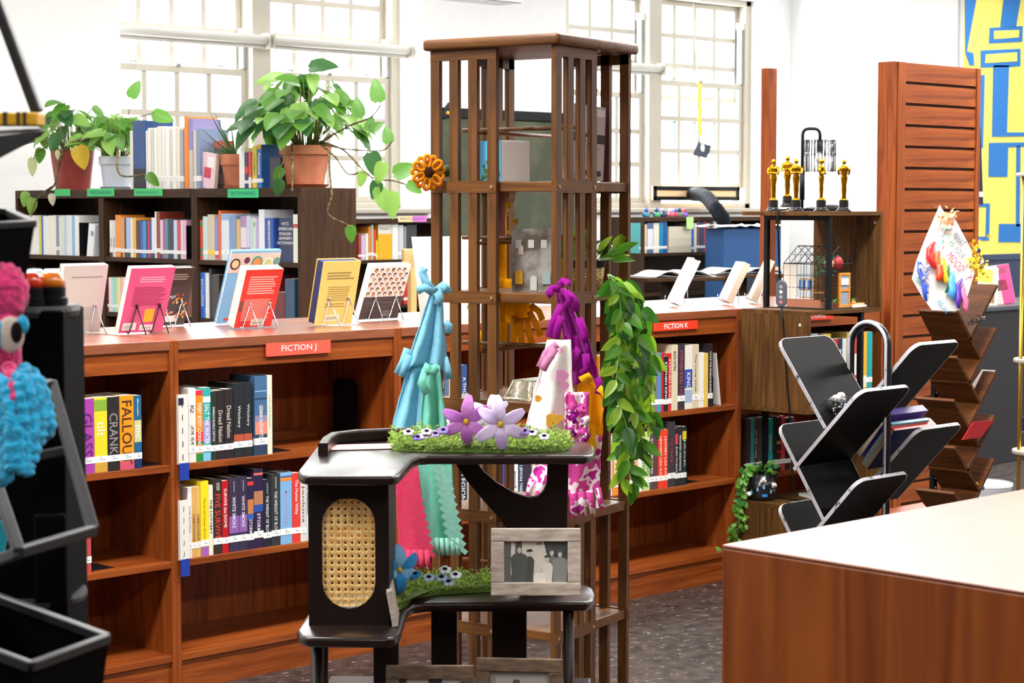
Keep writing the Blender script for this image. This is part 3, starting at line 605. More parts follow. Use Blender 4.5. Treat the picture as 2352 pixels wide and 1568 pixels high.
# foil pan
t = thing('foil_pan', 'upturned shiny foil loaf pan on the middle tower shelf', 'pan', tw(-.05, -.05, LV[4] + .001), TA - R(8))
FOIL = speckle('foil', '#b9ab84', '#efe9d6', 30, .22, (.3, .6), metal=.85, bump=.4)
m = MB(); P = []
for z, a, b_ in ((0, .098, .06), (.004, .097, .059), (.006, .088, .052), (.05, .07, .038), (.052, .068, .036)): P.append([(x, y, z) for x, y in rounded_rect(-a, -b_, a, b_, .012)])
m.grid(P, 0, True); n_ = len(P[0]); m.add(P[-1], [tuple(range(n_))]); m.build('pan', FOIL, t, smooth=False)
B(-.05, -.0508, .02, .055, -.0415, .034).build('brown_smear', plain('#6b3216', .6), t)

# sunflower on the tower post
SF = atd(982, 396, 5.42)
t = thing('felt_sunflower', 'orange pipe-cleaner sunflower clipped to the left post of the tower', 'decoration', SF, YAW - R(90) + R(20))
FZ = fabric('orange_chenille', '#f29a12'); 
for k in range(13):
    a = 2 * math.pi * k / 13 + .2; ca, sa = math.cos(a), math.sin(a)
    pts = []
    for q in range(13):
        tt = 2 * math.pi * q / 12; rad = .030 + .016 * math.cos(tt + math.pi); lat = .009 * math.sin(tt)
        pts.append((ca * rad - sa * lat, -.004 - .004 * (k % 2), sa * rad + ca * lat))
    MB().tube(pts, .0056, 6, cap=False).build('petal', FZ, t, smooth=True)
MB().ball((0, -.008, 0), .017, .008, .02, 14, 8).build('flower_centre', fabric('brown_chenille', '#4a2314'), t, smooth=True)
LG = plain('#2f4a28', .5)
P = [[(.03 + .055 * u, .0 + .004 * abs(v), .002 + .012 * u * .5 + .016 * v * math.sin(math.pi * min(1, u * .93 + .05))) for v in (-1, -.5, 0, .5, 1)] for u in [i / 8 for i in range(9)]]
MB().grid(P).build('leaf', LG, t, smooth=True, solid=.003)

# ================================================================ FLEECE DRAPES
def drape(parent, name, mat, top, bots, folds=3, amp=.012, nu=16, nv=22, twist=0.0, sol=.003, r0=.012, bulge=0.0):
    """cloth gathered at a point: top centre, bots = list of bottom points (world) left to right"""
    top = Vector(top); bots = [Vector(b) for b in bots]; nb = len(bots) - 1; P = []
    n = FH
    for i in range(nu + 1):
        u = i / nu; row = []
        for j in range(nv + 1):
            v = j / nv; f = v * nb; k = min(int(f), nb - 1); q = bots[k].lerp(bots[k + 1], f - k)
            p = top + RT * ((v - .5) * 2 * r0) ; p = p.lerp(q, u ** .92)
            p = p + n * (amp * (.3 + u) * math.sin(v * folds * 2 * math.pi + twist + u * 1.3)) - n * bulge * math.sin(math.pi * v) * u ** .7
            p = p + RT * .004 * noise.noise(Vector((v * 5, u * 4, twist * 3))) * (0.3 + u)
            row.append(p)
        P.append(row)
    return MB().grid(P).build(name, mat, parent, smooth=True, solid=sol)
def ribbon(parent, mat, pts, w_, name='fringe_strip', side=None, sol=.003, taper=1.0):
    pts = [Vector(p) for p in pts]; P = []; N = len(pts)
    for i, p in enumerate(pts):
        t = (pts[min(i + 1, N - 1)] - pts[max(i - 1, 0)]).normalized(); s = side or t.cross(FH); s = Vector(s).normalized()
        ww = w_ * (1 + (taper - 1) * i / (N - 1)); P.append([p - s * ww / 2, p + s * ww / 2])
    return MB().grid(P).build(name, mat, parent, smooth=sol > .001, solid=sol)
def pts_at(l, D): return [atd(x, y, D) for x, y in l]
FBL, FTE, FPK = fabric('pale_blue_fleece', '#8fd2ea'), fabric('mint_fleece', '#86dfc9'), fabric('coral_pink_felt', '#f0507a')
FPU, FYE = fabric('magenta_purple_fleece', '#a8179c'), fabric('yellow_fleece', '#ffc914')
def blotch(name, a, b_, c_, scale, hi=.62):
    m, n, l, b = base_mat(name); tc = n.new('ShaderNodeTexCoord'); t = n.new('ShaderNodeTexNoise'); t.inputs['Scale'].default_value = scale; t.inputs['Detail'].default_value = 1.5
    l.new(tc.outputs['Object'], t.inputs['Vector']); rp = n.new('ShaderNodeValToRGB'); rp.color_ramp.interpolation = 'CONSTANT'
    e = rp.color_ramp.elements; e[0].color = lin(a); e[1].color = lin(b_); e[1].position = .5; e3 = e.new(hi); e3.color = lin(c_)
    l.new(t.outputs['Fac'], rp.inputs[0]); l.new(rp.outputs[0], b.inputs['Base Color']); b.inputs['Roughness'].default_value = .95; return m
FPR = blotch('white_print_fleece', '#efeae4', '#f4f0ec', '#f0b8d4', 22, .66); FCM = blotch('pink_camo_fleece', '#d9489f', '#f7e6f0', '#b81f8f', 34)
o0 = atd(975, 900, 5.25)
t1 = thing('fleece_streamer', 'pale blue knotted fleece bundle hanging from the left corner of the tower', 'streamer', (0, 0, 0))
D1 = 5.32
drape(t1, 'upper_fleece', FBL, atd(1002, 668, D1), pts_at([(925, 862), (948, 838), (975, 840), (1000, 842), (1028, 855)], D1), 2, .016, r0=.014)
for seq in ([(1000, 672), (978, 648), (970, 625), (976, 615)], [(996, 672), (975, 660), (958, 668)], [(1003, 668), (1016, 655), (1028, 668)], [(1002, 664), (1010, 684), (1004, 700)], [(1008, 664), (1024, 660), (1032, 672)]):
    ribbon(t1, FBL, pts_at(seq, D1 - .015), .022, 'knot_tail')
for seq in ([(936, 800), (926, 830), (912, 858)], [(940, 815), (930, 845), (922, 865)], [(1020, 820), (1028, 850), (1032, 870)], [(1022, 740), (1032, 748), (1030, 765)]): ribbon(t1, FBL, pts_at(seq, D1), .02)
drape(t1, 'lower_fleece', FBL, atd(955, 835, D1 + .01), pts_at([(898, 985), (920, 996), (945, 1000), (968, 1002)], D1), 1.5, .014, r0=.02)
t2 = thing('fleece_streamer', 'mint green knotted fleece bundle hanging below the pale blue one', 'streamer', (0, 0, 0))
drape(t2, 'upper_fleece', FTE, atd(992, 838, D1 - .03), pts_at([(962, 1010), (985, 1012), (1008, 1005), (1028, 1000)], D1 - .02), 1.8, .016, r0=.02)
for seq in ([(985, 836), (978, 850), (984, 862)], [(978, 850), (968, 880), (982, 905)], [(994, 838), (1000, 850), (992, 858)]): ribbon(t2, FTE, pts_at(seq, D1 - .055), .022, 'knot_tail')
drape(t2, 'lower_fleece', FTE, atd(990, 1000, D1), pts_at([(975, 1250), (1000, 1255), (1030, 1265), (1052, 1268)], D1 - .02), 1.5, .012, r0=.05)
for i in range(11):   # layered cut fringe down the strip
    y = 1062 + i * 18; x = 1008 + i * 3.4
    ribbon(t2, fabric('mint_felt', '#9fdccb'), pts_at([(x - 16, y - 6), (x + 4, y + 8), (x + 24 + i * .6, y + 28)], D1 - .045 - .0006 * i), .0135, 'fringe_strip', sol=.0008, taper=.9)
for i in range(6): ribbon(t2, fabric('mint_felt', '#9fdccb'), pts_at([(990 + i * 12, 1235), (992 + i * 12, 1258), (994 + i * 12, 1275)], D1 - .05), .011, 'fringe_strip')
t3 = thing('felt_streamer', 'coral pink fringed felt strip hanging under the black console shelf', 'streamer', (0, 0, 0))
drape(t3, 'felt_strip', FPK, atd(930, 1045, D1 - .04), pts_at([(918, 1290), (940, 1280), (962, 1290), (990, 1300)], D1 - .05), .6, .006, r0=.03)
for i in range(11):
    y = 1070 + i * 18; x = 938 + i * 3.4
    ribbon(t3, FPK, pts_at([(x - 18, y - 6), (x + 2, y + 8), (x + 20 + i * .6, y + 28)], D1 - .07 - .0006 * i), .0135, 'fringe_strip', sol=.0008, taper=.9)
for i in range(5): ribbon(t3, FPK, pts_at([(924 + i * 14, 1262), (926 + i * 14, 1290), (929 + i * 14, 1306 - 3 * (i % 2))], D1 - .075), .013, 'fringe_strip')
# right bundles
D2 = 5.14
t4 = thing('fleece_streamer', 'magenta purple knotted fleece bundle tied to the near corner of the tower', 'streamer', (0, 0, 0))
drape(t4, 'upper_fleece', FPU, atd(1288, 662, D2), pts_at([(1298, 800), (1318, 828), (1345, 850), (1350, 800), (1346, 780)], D2), 2.2, .014, r0=.012)
drape(t4, 'lower_fleece', FPU, atd(1322, 770, D2), pts_at([(1308, 890), (1330, 880), (1352, 862), (1382, 890)], D2), 1.5, .012, r0=.03)
for seq in ([(1288, 664), (1268, 662), (1260, 672), (1268, 680)], [(1284, 656), (1295, 645), (1304, 648), (1302, 655)], [(1300, 668), (1310, 690), (1296, 706)], [(1306, 675), (1320, 690), (1322, 715)], [(1290, 700), (1268, 745), (1262, 775)], [(1290, 725), (1280, 755), (1276, 778)], [(1330, 730), (1345, 770), (1340, 785)], [(1330, 800), (1312, 832), (1322, 850)], [(1345, 812), (1348, 845), (1336, 860)], [(1370, 868), (1378, 885), (1374, 905)]):
    ribbon(t4, FPU, pts_at(seq, D2 - .02), .02, 'knot_tail')
t5 = thing('fleece_streamer', 'white fleece with pink and yellow print gathered below the purple bundle', 'streamer', (0, 0, 0))
drape(t5, 'fleece', FPR, atd(1284, 780, D2 - .03), pts_at([(1206, 985), (1228, 990), (1262, 1000), (1290, 1005), (1320, 985)], D2 - .04), 1.4, .012, r0=.03, bulge=.012)
FPP = fabric('pale_pink_trim', '#e79ac6')
for seq in ([(1280, 790), (1255, 810), (1240, 842), (1252, 832), (1268, 815)], [(1275, 800), (1252, 838), (1246, 850)]): ribbon(t5, FPP, pts_at(seq, D2 - .06), .02, 'knot_tail')
for cx, cy, r_ in ((1290, 862, 20), (1268, 965, 22), (1296, 885, 14), (1236, 915, 11), (1285, 960, 12)):
    c0 = atd(cx, cy, D2 - .068); mm = MB(); mm.prism([(r_ * .0008 * math.cos(a) * (1 + .2 * math.cos(3 * a)), r_ * .0008 * math.sin(a)) for a in [2 * math.pi * k / 16 for k in range(16)]], c0, RT, UP, .0015); mm.build('print_motif', fabric('yellow_print' if cx < 1290 else 'orchid_print', '#f7c54a' if cx < 1290 else '#e7a3cf'), t5)
t6 = thing('fleece_streamer', 'golden yellow fleece bundle hanging at the right of the printed one', 'streamer', (0, 0, 0))
drape(t6, 'fleece', FYE, atd(1352, 872, D2 + .01), pts_at([(1320, 1010), (1345, 1030), (1368, 1035), (1384, 1000), (1386, 930)], D2), 1.6, .014, r0=.025)
for seq in ([(1345, 880), (1336, 868), (1350, 862), (1358, 876)], [(1375, 890), (1392, 905), (1388, 920)], [(1340, 905), (1336, 925), (1350, 935)], [(1345, 930), (1340, 955), (1352, 975)], [(1348, 950), (1345, 985), (1354, 1000)]): ribbon(t6, FYE, pts_at(seq, D2 - .025), .018, 'knot_tail')
t7 = thing('fleece_streamer', 'pink and white camouflage fleece with cut fringe hanging lowest on the tower', 'streamer', (0, 0, 0))
drape(t7, 'upper_fleece', FCM, atd(1325, 900, D2 - .05), pts_at([(1298, 1020), (1320, 1030), (1345, 1030), (1352, 1000)], D2 - .05), 2, .012, r0=.03)
drape(t7, 'lower_fleece', FCM, atd(1320, 1000, D2), pts_at([(1212, 1110), (1240, 1125), (1290, 1140), (1330, 1150), (1375, 1120)], D2), 2.4, .012, r0=.07)
for i in range(9):
    a = i / 8; x0 = 1222 + a * 150; y0 = 1100 + 30 * math.sin(a * 2.4)
    ribbon(t7, FCM, pts_at([(x0, y0), (x0 - 6 + 12 * a, y0 + 26), (x0 - 10 + 22 * a, y0 + 46 + 14 * math.sin(a * 3))], D2 - .015), .018, 'fringe_strip', taper=.8)
for i in range(5): ribbon(t7, FCM, pts_at([(1315 + i * 8, 1130), (1312 + i * 8, 1160), (1312 + i * 7, 1185 - i * 4)], D2 - .012), .012, 'fringe_strip')
for i in range(14):
    x = 1298 + rr.uniform(-6, 50); y = 925 + rr.uniform(0, 70); ribbon(t7, FCM if i % 3 else FPU, pts_at([(x, y), (x + rr.uniform(-14, 14), y + 8), (x + rr.uniform(-8, 8), y + 20)], D2 - .085), .013, 'knot_tail')
# yellow fleece seen through the tower
t8 = thing('fleece_streamer', 'yellow fleece with finger-like fringe hanging inside the back of the tower', 'streamer', (0, 0, 0)); D3 = 5.72
drape(t8, 'fleece', FYE, atd(1170, 640, D3), pts_at([(1148, 740), (1175, 745), (1205, 735), (1225, 715)], D3), 1.2, .01, r0=.03)
for seq in ([(1182, 725), (1180, 765), (1178, 798)], [(1196, 730), (1196, 765), (1198, 795)], [(1210, 728), (1214, 760), (1222, 790)], [(1215, 715), (1232, 745), (1242, 772)], [(1218, 700), (1238, 715), (1246, 735)], [(1105, 760), (1100, 780), (1102, 800)]): ribbon(t8, FYE, pts_at(seq, D3 - .015), .018)
t9 = thing('felt_streamer', 'long straight yellow felt band hanging down inside the tower', 'streamer', (0, 0, 0))
ribbon(t9, FYE, pts_at([(1155, 430), (1155, 600), (1156, 800)], D3 + .02), .022, 'felt_band', sol=.004)
ribbon(t9, fabric('pink_swirl_felt', '#f3b9d6'), pts_at([(1152, 430), (1152, 480), (1153, 545)], D3 + .012), .02, 'pink_top', sol=.003)
t10 = thing('paper_garland', 'white and yellow paper triangle garland hanging in the tower', 'garland', (0, 0, 0))
for i in range(9):
    p = atd(1168 + 8 * math.sin(i * 1.3) + i, 432 + i * 12.5, 5.75); mm = MB(); s = .014
    mm.prism([(-s, 0), (s * .8, s * .6), (s * .6, -s * .9)], p, RT, UP, .002); mm.build('paper_triangle', plain('#f6f2e4' if i % 3 else '#f4d94a', .8), t10)

# ================================================================ BLACK CANE CONSOLE
CO = atd(1025, 1100, 4.42); CO.z = 0
con = thing('cane_console', 'black two-tier console table with oval cane-panelled cabinet', 'console table', CO, YAW - R(90))
def cl(P): v = Vector(P) - CO; return Vector((v.dot(RT), v.dot(FH), v.z))
ZT, ZL = 1.12, .79
def outline(pxs, z): return [(lambda p: (p.x, p.y))(cl(onz(x, y, z))) for x, y in pxs]
top = outline([(684, 1080), (690, 1089), (704, 1092), (900, 1093), (916, 1090), (928, 1078), (948, 1056), (966, 1048), (990, 1046), (1345, 1046), (1362, 1042), (1368, 1032), (1364, 1022), (1352, 1016), (1330, 1012)], ZT)
yb = max(p[1] for p in top) ; top += [(top[-1][0] - .1, top[-1][1] + .01), (cl(onz(742, 1006, ZT)).x, cl(onz(742, 1006, ZT)).y)]
MB().prism(top, (0, 0, ZT - .02), (1, 0, 0), (0, 1, 0), .02).build('top_shelf', ESPT('x'), con, bevel=.006, seg=3)
low = outline([(682, 1446), (690, 1458), (706, 1463), (890, 1465), (908, 1462), (920, 1450), (934, 1400), (950, 1388), (980, 1384), (1345, 1382), (1362, 1376), (1368, 1362), (1362, 1350), (1345, 1342)], ZL)
low += [(low[-1][0] - .1, low[-1][1] + .01), (cl(onz(742, 1356, ZL)).x + .0, cl(onz(742, 1356, ZL)).y)]
MB().prism(low, (0, 0, ZL - .022), (1, 0, 0), (0, 1, 0), .022).build('lower_shelf', ESPT('x'), con, bevel=.007, seg=3)
bot = [(-.30, -.26), (.30, -.26), (.33, .2), (-.28, .22)]
MB().prism(bot, (0, 0, .56), (1, 0, 0), (0, 1, 0), .02).build('bottom_shelf', ESP('x'), con, bevel=.006)
# cabinet with oval opening
Dc = 4.21; a0 = cl(atd(708, 1200, Dc)); a1 = cl(atd(893, 1200, Dc)); yf = a0.y; W2 = (a1.x - a0.x) / 2; cxm = (a0.x + a1.x) / 2; H2 = (ZT - .02 - ZL); zc = ZL + H2 / 2
ow = (862 - 740) / 4600 * Dc / 2; oh = (1400 - 1143) / 4600 * Dc / 2; zo = cl(atd(800, 1271, Dc)).z
def pill(hw, hh, n=10): return [(hw * math.cos(R(180 * k / n)), (hh - hw) + hw * math.sin(R(180 * k / n))) for k in range(n + 1)] + [(hw * math.cos(R(180 + 180 * k / n)), -(hh - hw) + hw * math.sin(R(180 + 180 * k / n))) for k in range(n + 1)]
inner = pill(ow, oh); N = len(inner); outer = []
for (x, z) in inner:
    sx = W2 / max(abs(x), 1e-6); hz = (ZT - .02 - zo) if z > 0 else (zo - ZL); sz = hz / max(abs(z), 1e-6); s = min(sx, sz); outer.append((x * s, z * s))
# push ring points near corners onto the corners
for cxn, czn in ((W2, ZT - .02 - zo), (-W2, ZT - .02 - zo), (-W2, -(zo - ZL)), (W2, -(zo - ZL))):
    k = min(range(N), key=lambda i: (outer[i][0] - cxn) ** 2 + (outer[i][1] - czn) ** 2); outer[k] = (cxn, czn)
m = MB(); vs_ = []
for yy in (yf, yf + .014):
    vs_ += [(cxm + x, yy, zo + z) for x, z in outer] + [(cxm + x, yy, zo + z) for x, z in inner]
fs_ = []
for i in range(N):
    j = (i + 1) % N; fs_ += [(i, j, N + j, N + i), (2 * N + j, 2 * N + i, 3 * N + i, 3 * N + j), (N + i, N + j, 3 * N + j, 3 * N + i), (j, i, 2 * N + i, 2 * N + j)]
m.add(vs_, fs_); m.build('cabinet_front', ESP('z'), con)
for xx in (-W2, W2 - .014): B(cxm + xx, yf + .014, ZL, cxm + xx + .014, yf + .26, ZT - .02).build('cabinet_side', ESP('z'), con)
# woven cane: strands in four directions leaving round holes
CANE = speckle('cane_weave', '#ecbd6c', '#ffdb98', 160, .6); m = MB(); pit = .0143; rad = .0031; cw = int(ow / pit) + 2; ch = int(oh / pit) + 2; ni = 8
for i in range(-cw, cw + 1):
    for j in range(-ch, ch + 1):
        cx, cz = (i + .5) * pit, (j + .5) * pit
        def inside(x, z):
            z2 = max(abs(z) - (oh - ow), 0); return x * x + z2 * z2 <= (ow + .002) ** 2
        if not inside(abs(cx) - pit * .5 if abs(cx) > pit * .5 else 0, cz): continue
        sq = []
        for k in range(ni):
            a = R(360 * (k + .5) / ni); mx_ = max(abs(math.cos(a)), abs(math.sin(a))); sq.append((cx + pit / 2 * math.cos(a) / mx_, cz + pit / 2 * math.sin(a) / mx_))
        def clampin(x, z):
            z2 = z - math.copysign(oh - ow, z) if abs(z) > oh - ow else 0; r_ = math.hypot(x, z2)
            if r_ > ow + .003:
                s = (ow + .003) / r_; x *= s; z = (z - z2) + z2 * s
            return x, z
        ok = inside(cx, cz)
        if ok:
            P0 = [clampin(*q) for q in sq]; P1 = [clampin(cx + rad * math.cos(R(360 * (k + .5) / ni)), cz + rad * math.sin(R(360 * (k + .5) / ni))) for k in range(ni)]
            V = [(cxm + x, yf + .006, zo + z) for x, z in P0] + [(cxm + x, yf + .0075, zo + z) for x, z in P1]
            m.add(V, [(k, (k + 1) % ni, ni + (k + 1) % ni, ni + k) for k in range(ni)])
            c4 = [clampin(cx + sx * pit / 2, cz + sz * pit / 2) for sx, sz in ((-1, -1), (1, -1), (1, 1), (-1, 1))]
        else:
            c4 = [clampin(cx + sx * pit / 2, cz + sz * pit / 2) for sx, sz in ((-1, -1), (1, -1), (1, 1), (-1, 1))]
            m.add([(cxm + x, yf + .0065, zo + z) for x, z in c4], [(0, 1, 2, 3)])
        if ok:   # corner fillers of the square cell
            for sx, sz, k in ((1, 1, 0), (-1, 1, 2), (-1, -1, 4), (1, -1, 6)):
                q = clampin(cx + sx * pit / 2, cz + sz * pit / 2); u_ = clampin(*sq[k]); v_ = clampin(*sq[(k + 1) % ni])
                m.add([(cxm + q[0], yf + .006, zo + q[1]), (cxm + u_[0], yf + .006, zo + u_[1]), (cxm + v_[0], yf + .006, zo + v_[1])], [(0, 1, 2)])
cn = m.build('cane_panel', CANE, con, solid=.002)
# curved bracket board
Db = 4.62
def cpx(l, Dd): return [(lambda p: (p.x, p.z))(cl(atd(x, y, Dd))) for x, y in l]
br = cpx([(1040, 1056), (1090, 1056), (1110, 1082), (1140, 1108), (1180, 1132), (1215, 1143), (1235, 1140), (1248, 1128), (1256, 1108), (1258, 1056), (1306, 1056), (1303, 1260), (1300, 1360), (1200, 1360), (1196, 1290), (1180, 1240), (1150, 1195), (1110, 1150), (1075, 1108)], Db)
yy = cl(atd(1200, 1100, Db)).y
m = MB(); m.prism(br, (0, yy + .02, 0), (1, 0, 0), (0, 0, 1), .02); m.build('curved_bracket', ESP('z'), con, bevel=.003)
# board legs and round tapered legs
for x0, x1, Dd in ((857, 915, 4.3), (990, 1050, 4.62), (1130, 1210, 4.62)):
    p, q = cl(atd(x0, 1420, Dd)), cl(atd(x1, 1420, Dd)); B(p.x, p.y, 0, q.x, p.y + .02, ZL - .022).build('board_leg', ESP('z'), con, bevel=.003)
for px, Dd in ((727, 4.22), (742, 4.5), (1306, 4.5)):
    p = cl(atd(px, 1480, Dd)); MB().tube([(p.x, p.y, ZL - .022), (p.x, p.y, .45), (p.x, p.y, 0)], [.0125, .011, .008], 12).build('round_leg', ESP('z'), con, smooth=True)
# raised rail along the back-left rim
rl = [cl(onz(x, y, ZT + .012)) for x, y in ((742, 1034), (752, 1018), (768, 1008), (820, 1002), (885, 999), (960, 997))]
mm = MB(); P = []
for i, p in enumerate(rl):
    t = (rl[min(i + 1, 5)] - rl[max(i - 1, 0)]).normalized(); s = Vector((-t.y, t.x, 0)) * .011; P.append([(p.x - s.x, p.y - s.y, ZT - .001), (p.x + s.x, p.y + s.y, ZT - .001), (p.x + s.x, p.y + s.y, ZT + .028), (p.x - s.x, p.y - s.y, ZT + .028)])
mm.grid(P, 0, True); mm.add(P[0], [(0, 1, 2, 3)]); mm.add(P[-1], [(3, 2, 1, 0)]); mm.build('rim_rail', ESP('x'), con, bevel=.005)
# sheet of paper
t = thing('paper_sheet', 'pale pink paper lying on the left top of the black console', 'paper', onz(830, 1026, ZT + .0015), YAW - R(78))
B(-.075, -.05, 0, .085, .045, .0012).build('sheet', plain('#dca8a2', .7), t)

# moss mats
def moss(lab, pxs, z, hgt, seed, n=2600):
    P = [onz(x, y, z) for x, y in pxs]; c = sum(P, Vector()) / len(P); rs = random.Random(seed)
    t = thing('moss_mat', lab, 'moss', (c.x, c.y, z)); m = MB(); k = 0
    Q = [p - c for p in P]
    def inp(x, y):
        ins = False
        for i in range(len(Q)):
            a, b = Q[i], Q[i - 1]
            if (a.y > y) != (b.y > y) and x < (b.x - a.x) * (y - a.y) / (b.y - a.y) + a.x: ins = not ins
        return ins
    x0, x1 = min(q.x for q in Q), max(q.x for q in Q); y0, y1 = min(q.y for q in Q), max(q.y for q in Q)
    G = 26; body = MB(); H = {}
    while k < n:
        x, y = rs.uniform(x0, x1), rs.uniform(y0, y1)
        if not inp(x, y): continue
        k += 1; hz = hgt * (.35 + .65 * rs.random()) * (.75 + .5 * noise.noise(Vector((x * 22, y * 22, seed))))
        p = Vector((x, y, max(.002, hz * rs.random() ** .6))); d = Vector((rs.uniform(-1, 1), rs.uniform(-1, 1), rs.uniform(-.3, 1))).normalized(); s = d.orthogonal().normalized(); L = rs.uniform(.006, .013); wd = rs.uniform(.001, .0022)
        e = d.cross(s); a = p + d * L * .5 + e * L * .25; b = p + d * L + s * L * .3
        m.add([p - s * wd, p + s * wd, a + s * wd, a - s * wd, b], [(0, 1, 2, 3), (3, 2, 4)], rs.choice((0, 0, 1, 2)))
    o = m.build('moss_tufts', [speckle('moss_green', '#6c8c2a', '#98b446', 60, .9), plain('#86a238', .9), plain('#566f22', .9)], t); o['kind'] = 'stuff'
    hull = MB(); n_ = len(Q); hull.add([(q.x * .97, q.y * .97, .0005) for q in Q] + [(q.x * .9, q.y * .9, hgt * .3) for q in Q] + [(0, 0, hgt * .33)], [(i, (i + 1) % n_, n_ + (i + 1) % n_, n_ + i) for i in range(n_)] + [(n_ + i, n_ + (i + 1) % n_, 2 * n_) for i in range(n_)])
    hull.build('moss_base', plain('#4a611d', .95), t); return t
moss('green moss mat with felt lilies along the console top', [(893, 1030), (905, 1036), (1000, 1040), (1100, 1040), (1200, 1041), (1300, 1037), (1315, 1030), (1310, 1018), (1240, 1012), (1100, 1010), (960, 1010), (900, 1013)], ZT + .0005, .05, 1, 7000)
moss('green moss mat on the lower console shelf behind the photo frame', [(898, 1400), (912, 1405), (935, 1390), (945, 1376), (1010, 1366), (1125, 1360), (1180, 1350), (1130, 1338), (1030, 1336), (940, 1345), (905, 1360)], ZL + .0005, .05, 2, 5200)
# felt lilies
def lily(px, py, D_, c1, c2, lab, s=1.0, yaw=0.0, seed=0):
    p = atd(px, py, D_); t = thing('felt_lily', lab, 'felt flower', p, YAW - R(90) + yaw); rs = random.Random(seed); mat = fabric('lily_' + c1.strip('#'), c1); mat2 = fabric('lily_' + c2.strip('#'), c2)
    for k in range(6):
        a = R(90 + 60 * k + rs.uniform(-8, 8)); el = .42 if math.sin(a) > -.2 else .75; L = .068 * s * rs.uniform(.92, 1.08); ca, sa = math.cos(a), math.sin(a); P = []
        for i in range(9):
            u = i / 8; wd = .018 * s * math.sin(math.pi * (.1 + .84 * u)) ** .55; r_ = L * u; dep = -.012 * s - .03 * s * u * (1 - u) * 1.6 + .012 * s * u * u
            ring = []
            for j in range(8):
                b = 2 * math.pi * j / 8; lat = wd * math.cos(b); nrm = .0062 * s * math.sin(b) * (1 - .3 * u) - .004 * s * abs(math.cos(b))
                ring.append((ca * r_ - sa * lat, dep + nrm, (sa * r_ + ca * lat) * .93))
            P.append(ring)
        m = MB(); m.grid(P, 0, True); m.add(P[0], [tuple(range(8))]); m.add(P[-1], [tuple(range(7, -1, -1))]); m.build('petal', mat if k % 2 else mat2, t, smooth=True, sub=1)
    MB().ball((0, -.022 * s, 0), .007 * s, .007 * s, .008 * s).build('flower_centre', fabric('lily_yellow', '#f2c53a'), t, smooth=True)
DL = 4.5
lily(1071, 966, DL, '#c77ed0', '#d493da', 'orchid purple felt lily lying on the console moss', .88, 0, 1); lily(1150, 972, DL - .02, '#dccdee', '#e6dbf4', 'pale lilac felt lily lying on the console moss', .95, 0, 2)
lily(1128, 950, DL + .12, '#eadff2', '#f0e8f6', 'white felt lily behind the purple and lilac lilies', .7, 0, 3); lily(908, 1305, 4.42, '#3f9fe0', '#8ecbf2', 'bright blue felt lily beside the cane cabinet', .9, R(30), 4)
def pansy(px, py, D_, c, lab, s=1.0, tilt=60):
    p = atd(px, py, D_); t = thing('felt_pansy', lab, 'felt flower', p, YAW - R(90)); t.rotation_euler = (R(-62), 0, YAW - R(90))
    for k in range(5):
        a = R(90 + 72 * k); MB().ball((.009 * s * math.cos(a), 0, .009 * s * math.sin(a)), .0075 * s, .003 * s, .0075 * s, 10, 6).build('petal', fabric('pansy_' + c.strip('#'), c), t, smooth=True)
    MB().ball((0, -.003 * s, 0), .0065 * s, .0035 * s, .0055 * s, 10, 6).build('flower_centre', fabric('pansy_dark', '#2e1020'), t, smooth=True)
for i, (x, y, c, lab) in enumerate([(938, 992, '#e4dcf2', 'white'), (960, 1004, '#8d78d8', 'violet'), (976, 1000, '#e4dcf2', 'white'), (980, 991, '#efe9f4', 'white'), (1000, 996, '#b7a4e8', 'lilac'), (1018, 988, '#a08ce0', 'violet'), (1205, 990, '#a993e2', 'violet'), (1222, 993, '#efe9f4', 'white'), (1250, 1002, '#e9e0f2', 'white')]):
    pansy(x, y, 4.47, c, '%s felt pansy, %s from the left among the console top moss' % (lab, ORD[i]), .85)
for i, (x, y, c, lab) in enumerate([(953, 1318, '#2a8fd6', 'blue'), (985, 1326, '#bfe2f6', 'pale blue'), (1014, 1326, '#bfe2f6', 'pale blue'), (1022, 1308, '#e4f0f8', 'white'), (1046, 1320, '#e4f2fa', 'white'), (1030, 1336, '#cfe8f8', 'pale blue')]):
    pansy(x, y, 4.42, c, '%s felt pansy, %s from the left on the lower console moss' % (lab, ORD[i]), .9)

# photo frames
FRM = speckle('whitewashed_frame', '#a3978a', '#cdc4b8', 26, .8, (.35, .65), stretch=(1, 1, 4)); FRB = speckle('weathered_frame', '#46372a', '#6d5844', 22, .8, (.35, .65), stretch=(1, 1, 4))
def frame(pl, pr, pt, pb, D_, fm, lab, mw, tiltd=6, yaw=0.0, photo=None):
    p = atd((pl + pr) / 2, pb, D_); wd = (pr - pl) / 4600 * D_; hh = (pb - pt) / 4600 * D_ / math.cos(R(tiltd))
    t = thing('photo_frame', lab, 'picture frame', p, 0); t.rotation_euler = (R(-tiltd), 0, YAW - R(90) + yaw); x = wd / 2
    for a in ((-x, 0, x, mw), (-x, hh - mw, x, hh)): B(a[0], -.008, a[1], a[2], .008, a[3]).build('frame_bar', fm, t, bevel=.002)
    for s in (-1, 1): B(s * x, -.0078, mw, s * (x - mw), .008, hh - mw).build('frame_bar', fm, t, bevel=.002)
    B(-x + mw * .5, .004, mw * .5, x - mw * .5, .007, hh - mw * .5).build('backing', plain('#3a3a3a', .8), t)
    return t, x - mw, hh - 2 * mw, mw
t, hx, hh, mw = frame(1128, 1334, 1214, 1367, 4.36, FRM, 'whitewashed photo frame with an old black-and-white group photograph', .0285)
def gp(pts, g, o=0, par=None, name='photo_print', zz=0):
    MB().prism([((a - .5) * 2 * hx, mw + b * hh) for a, b in pts], (0, .0038 - .0003 * o, 0), (1, 0, 0), (0, 0, 1), .0003).build(name, plain(g, .35, coat=.4), par)
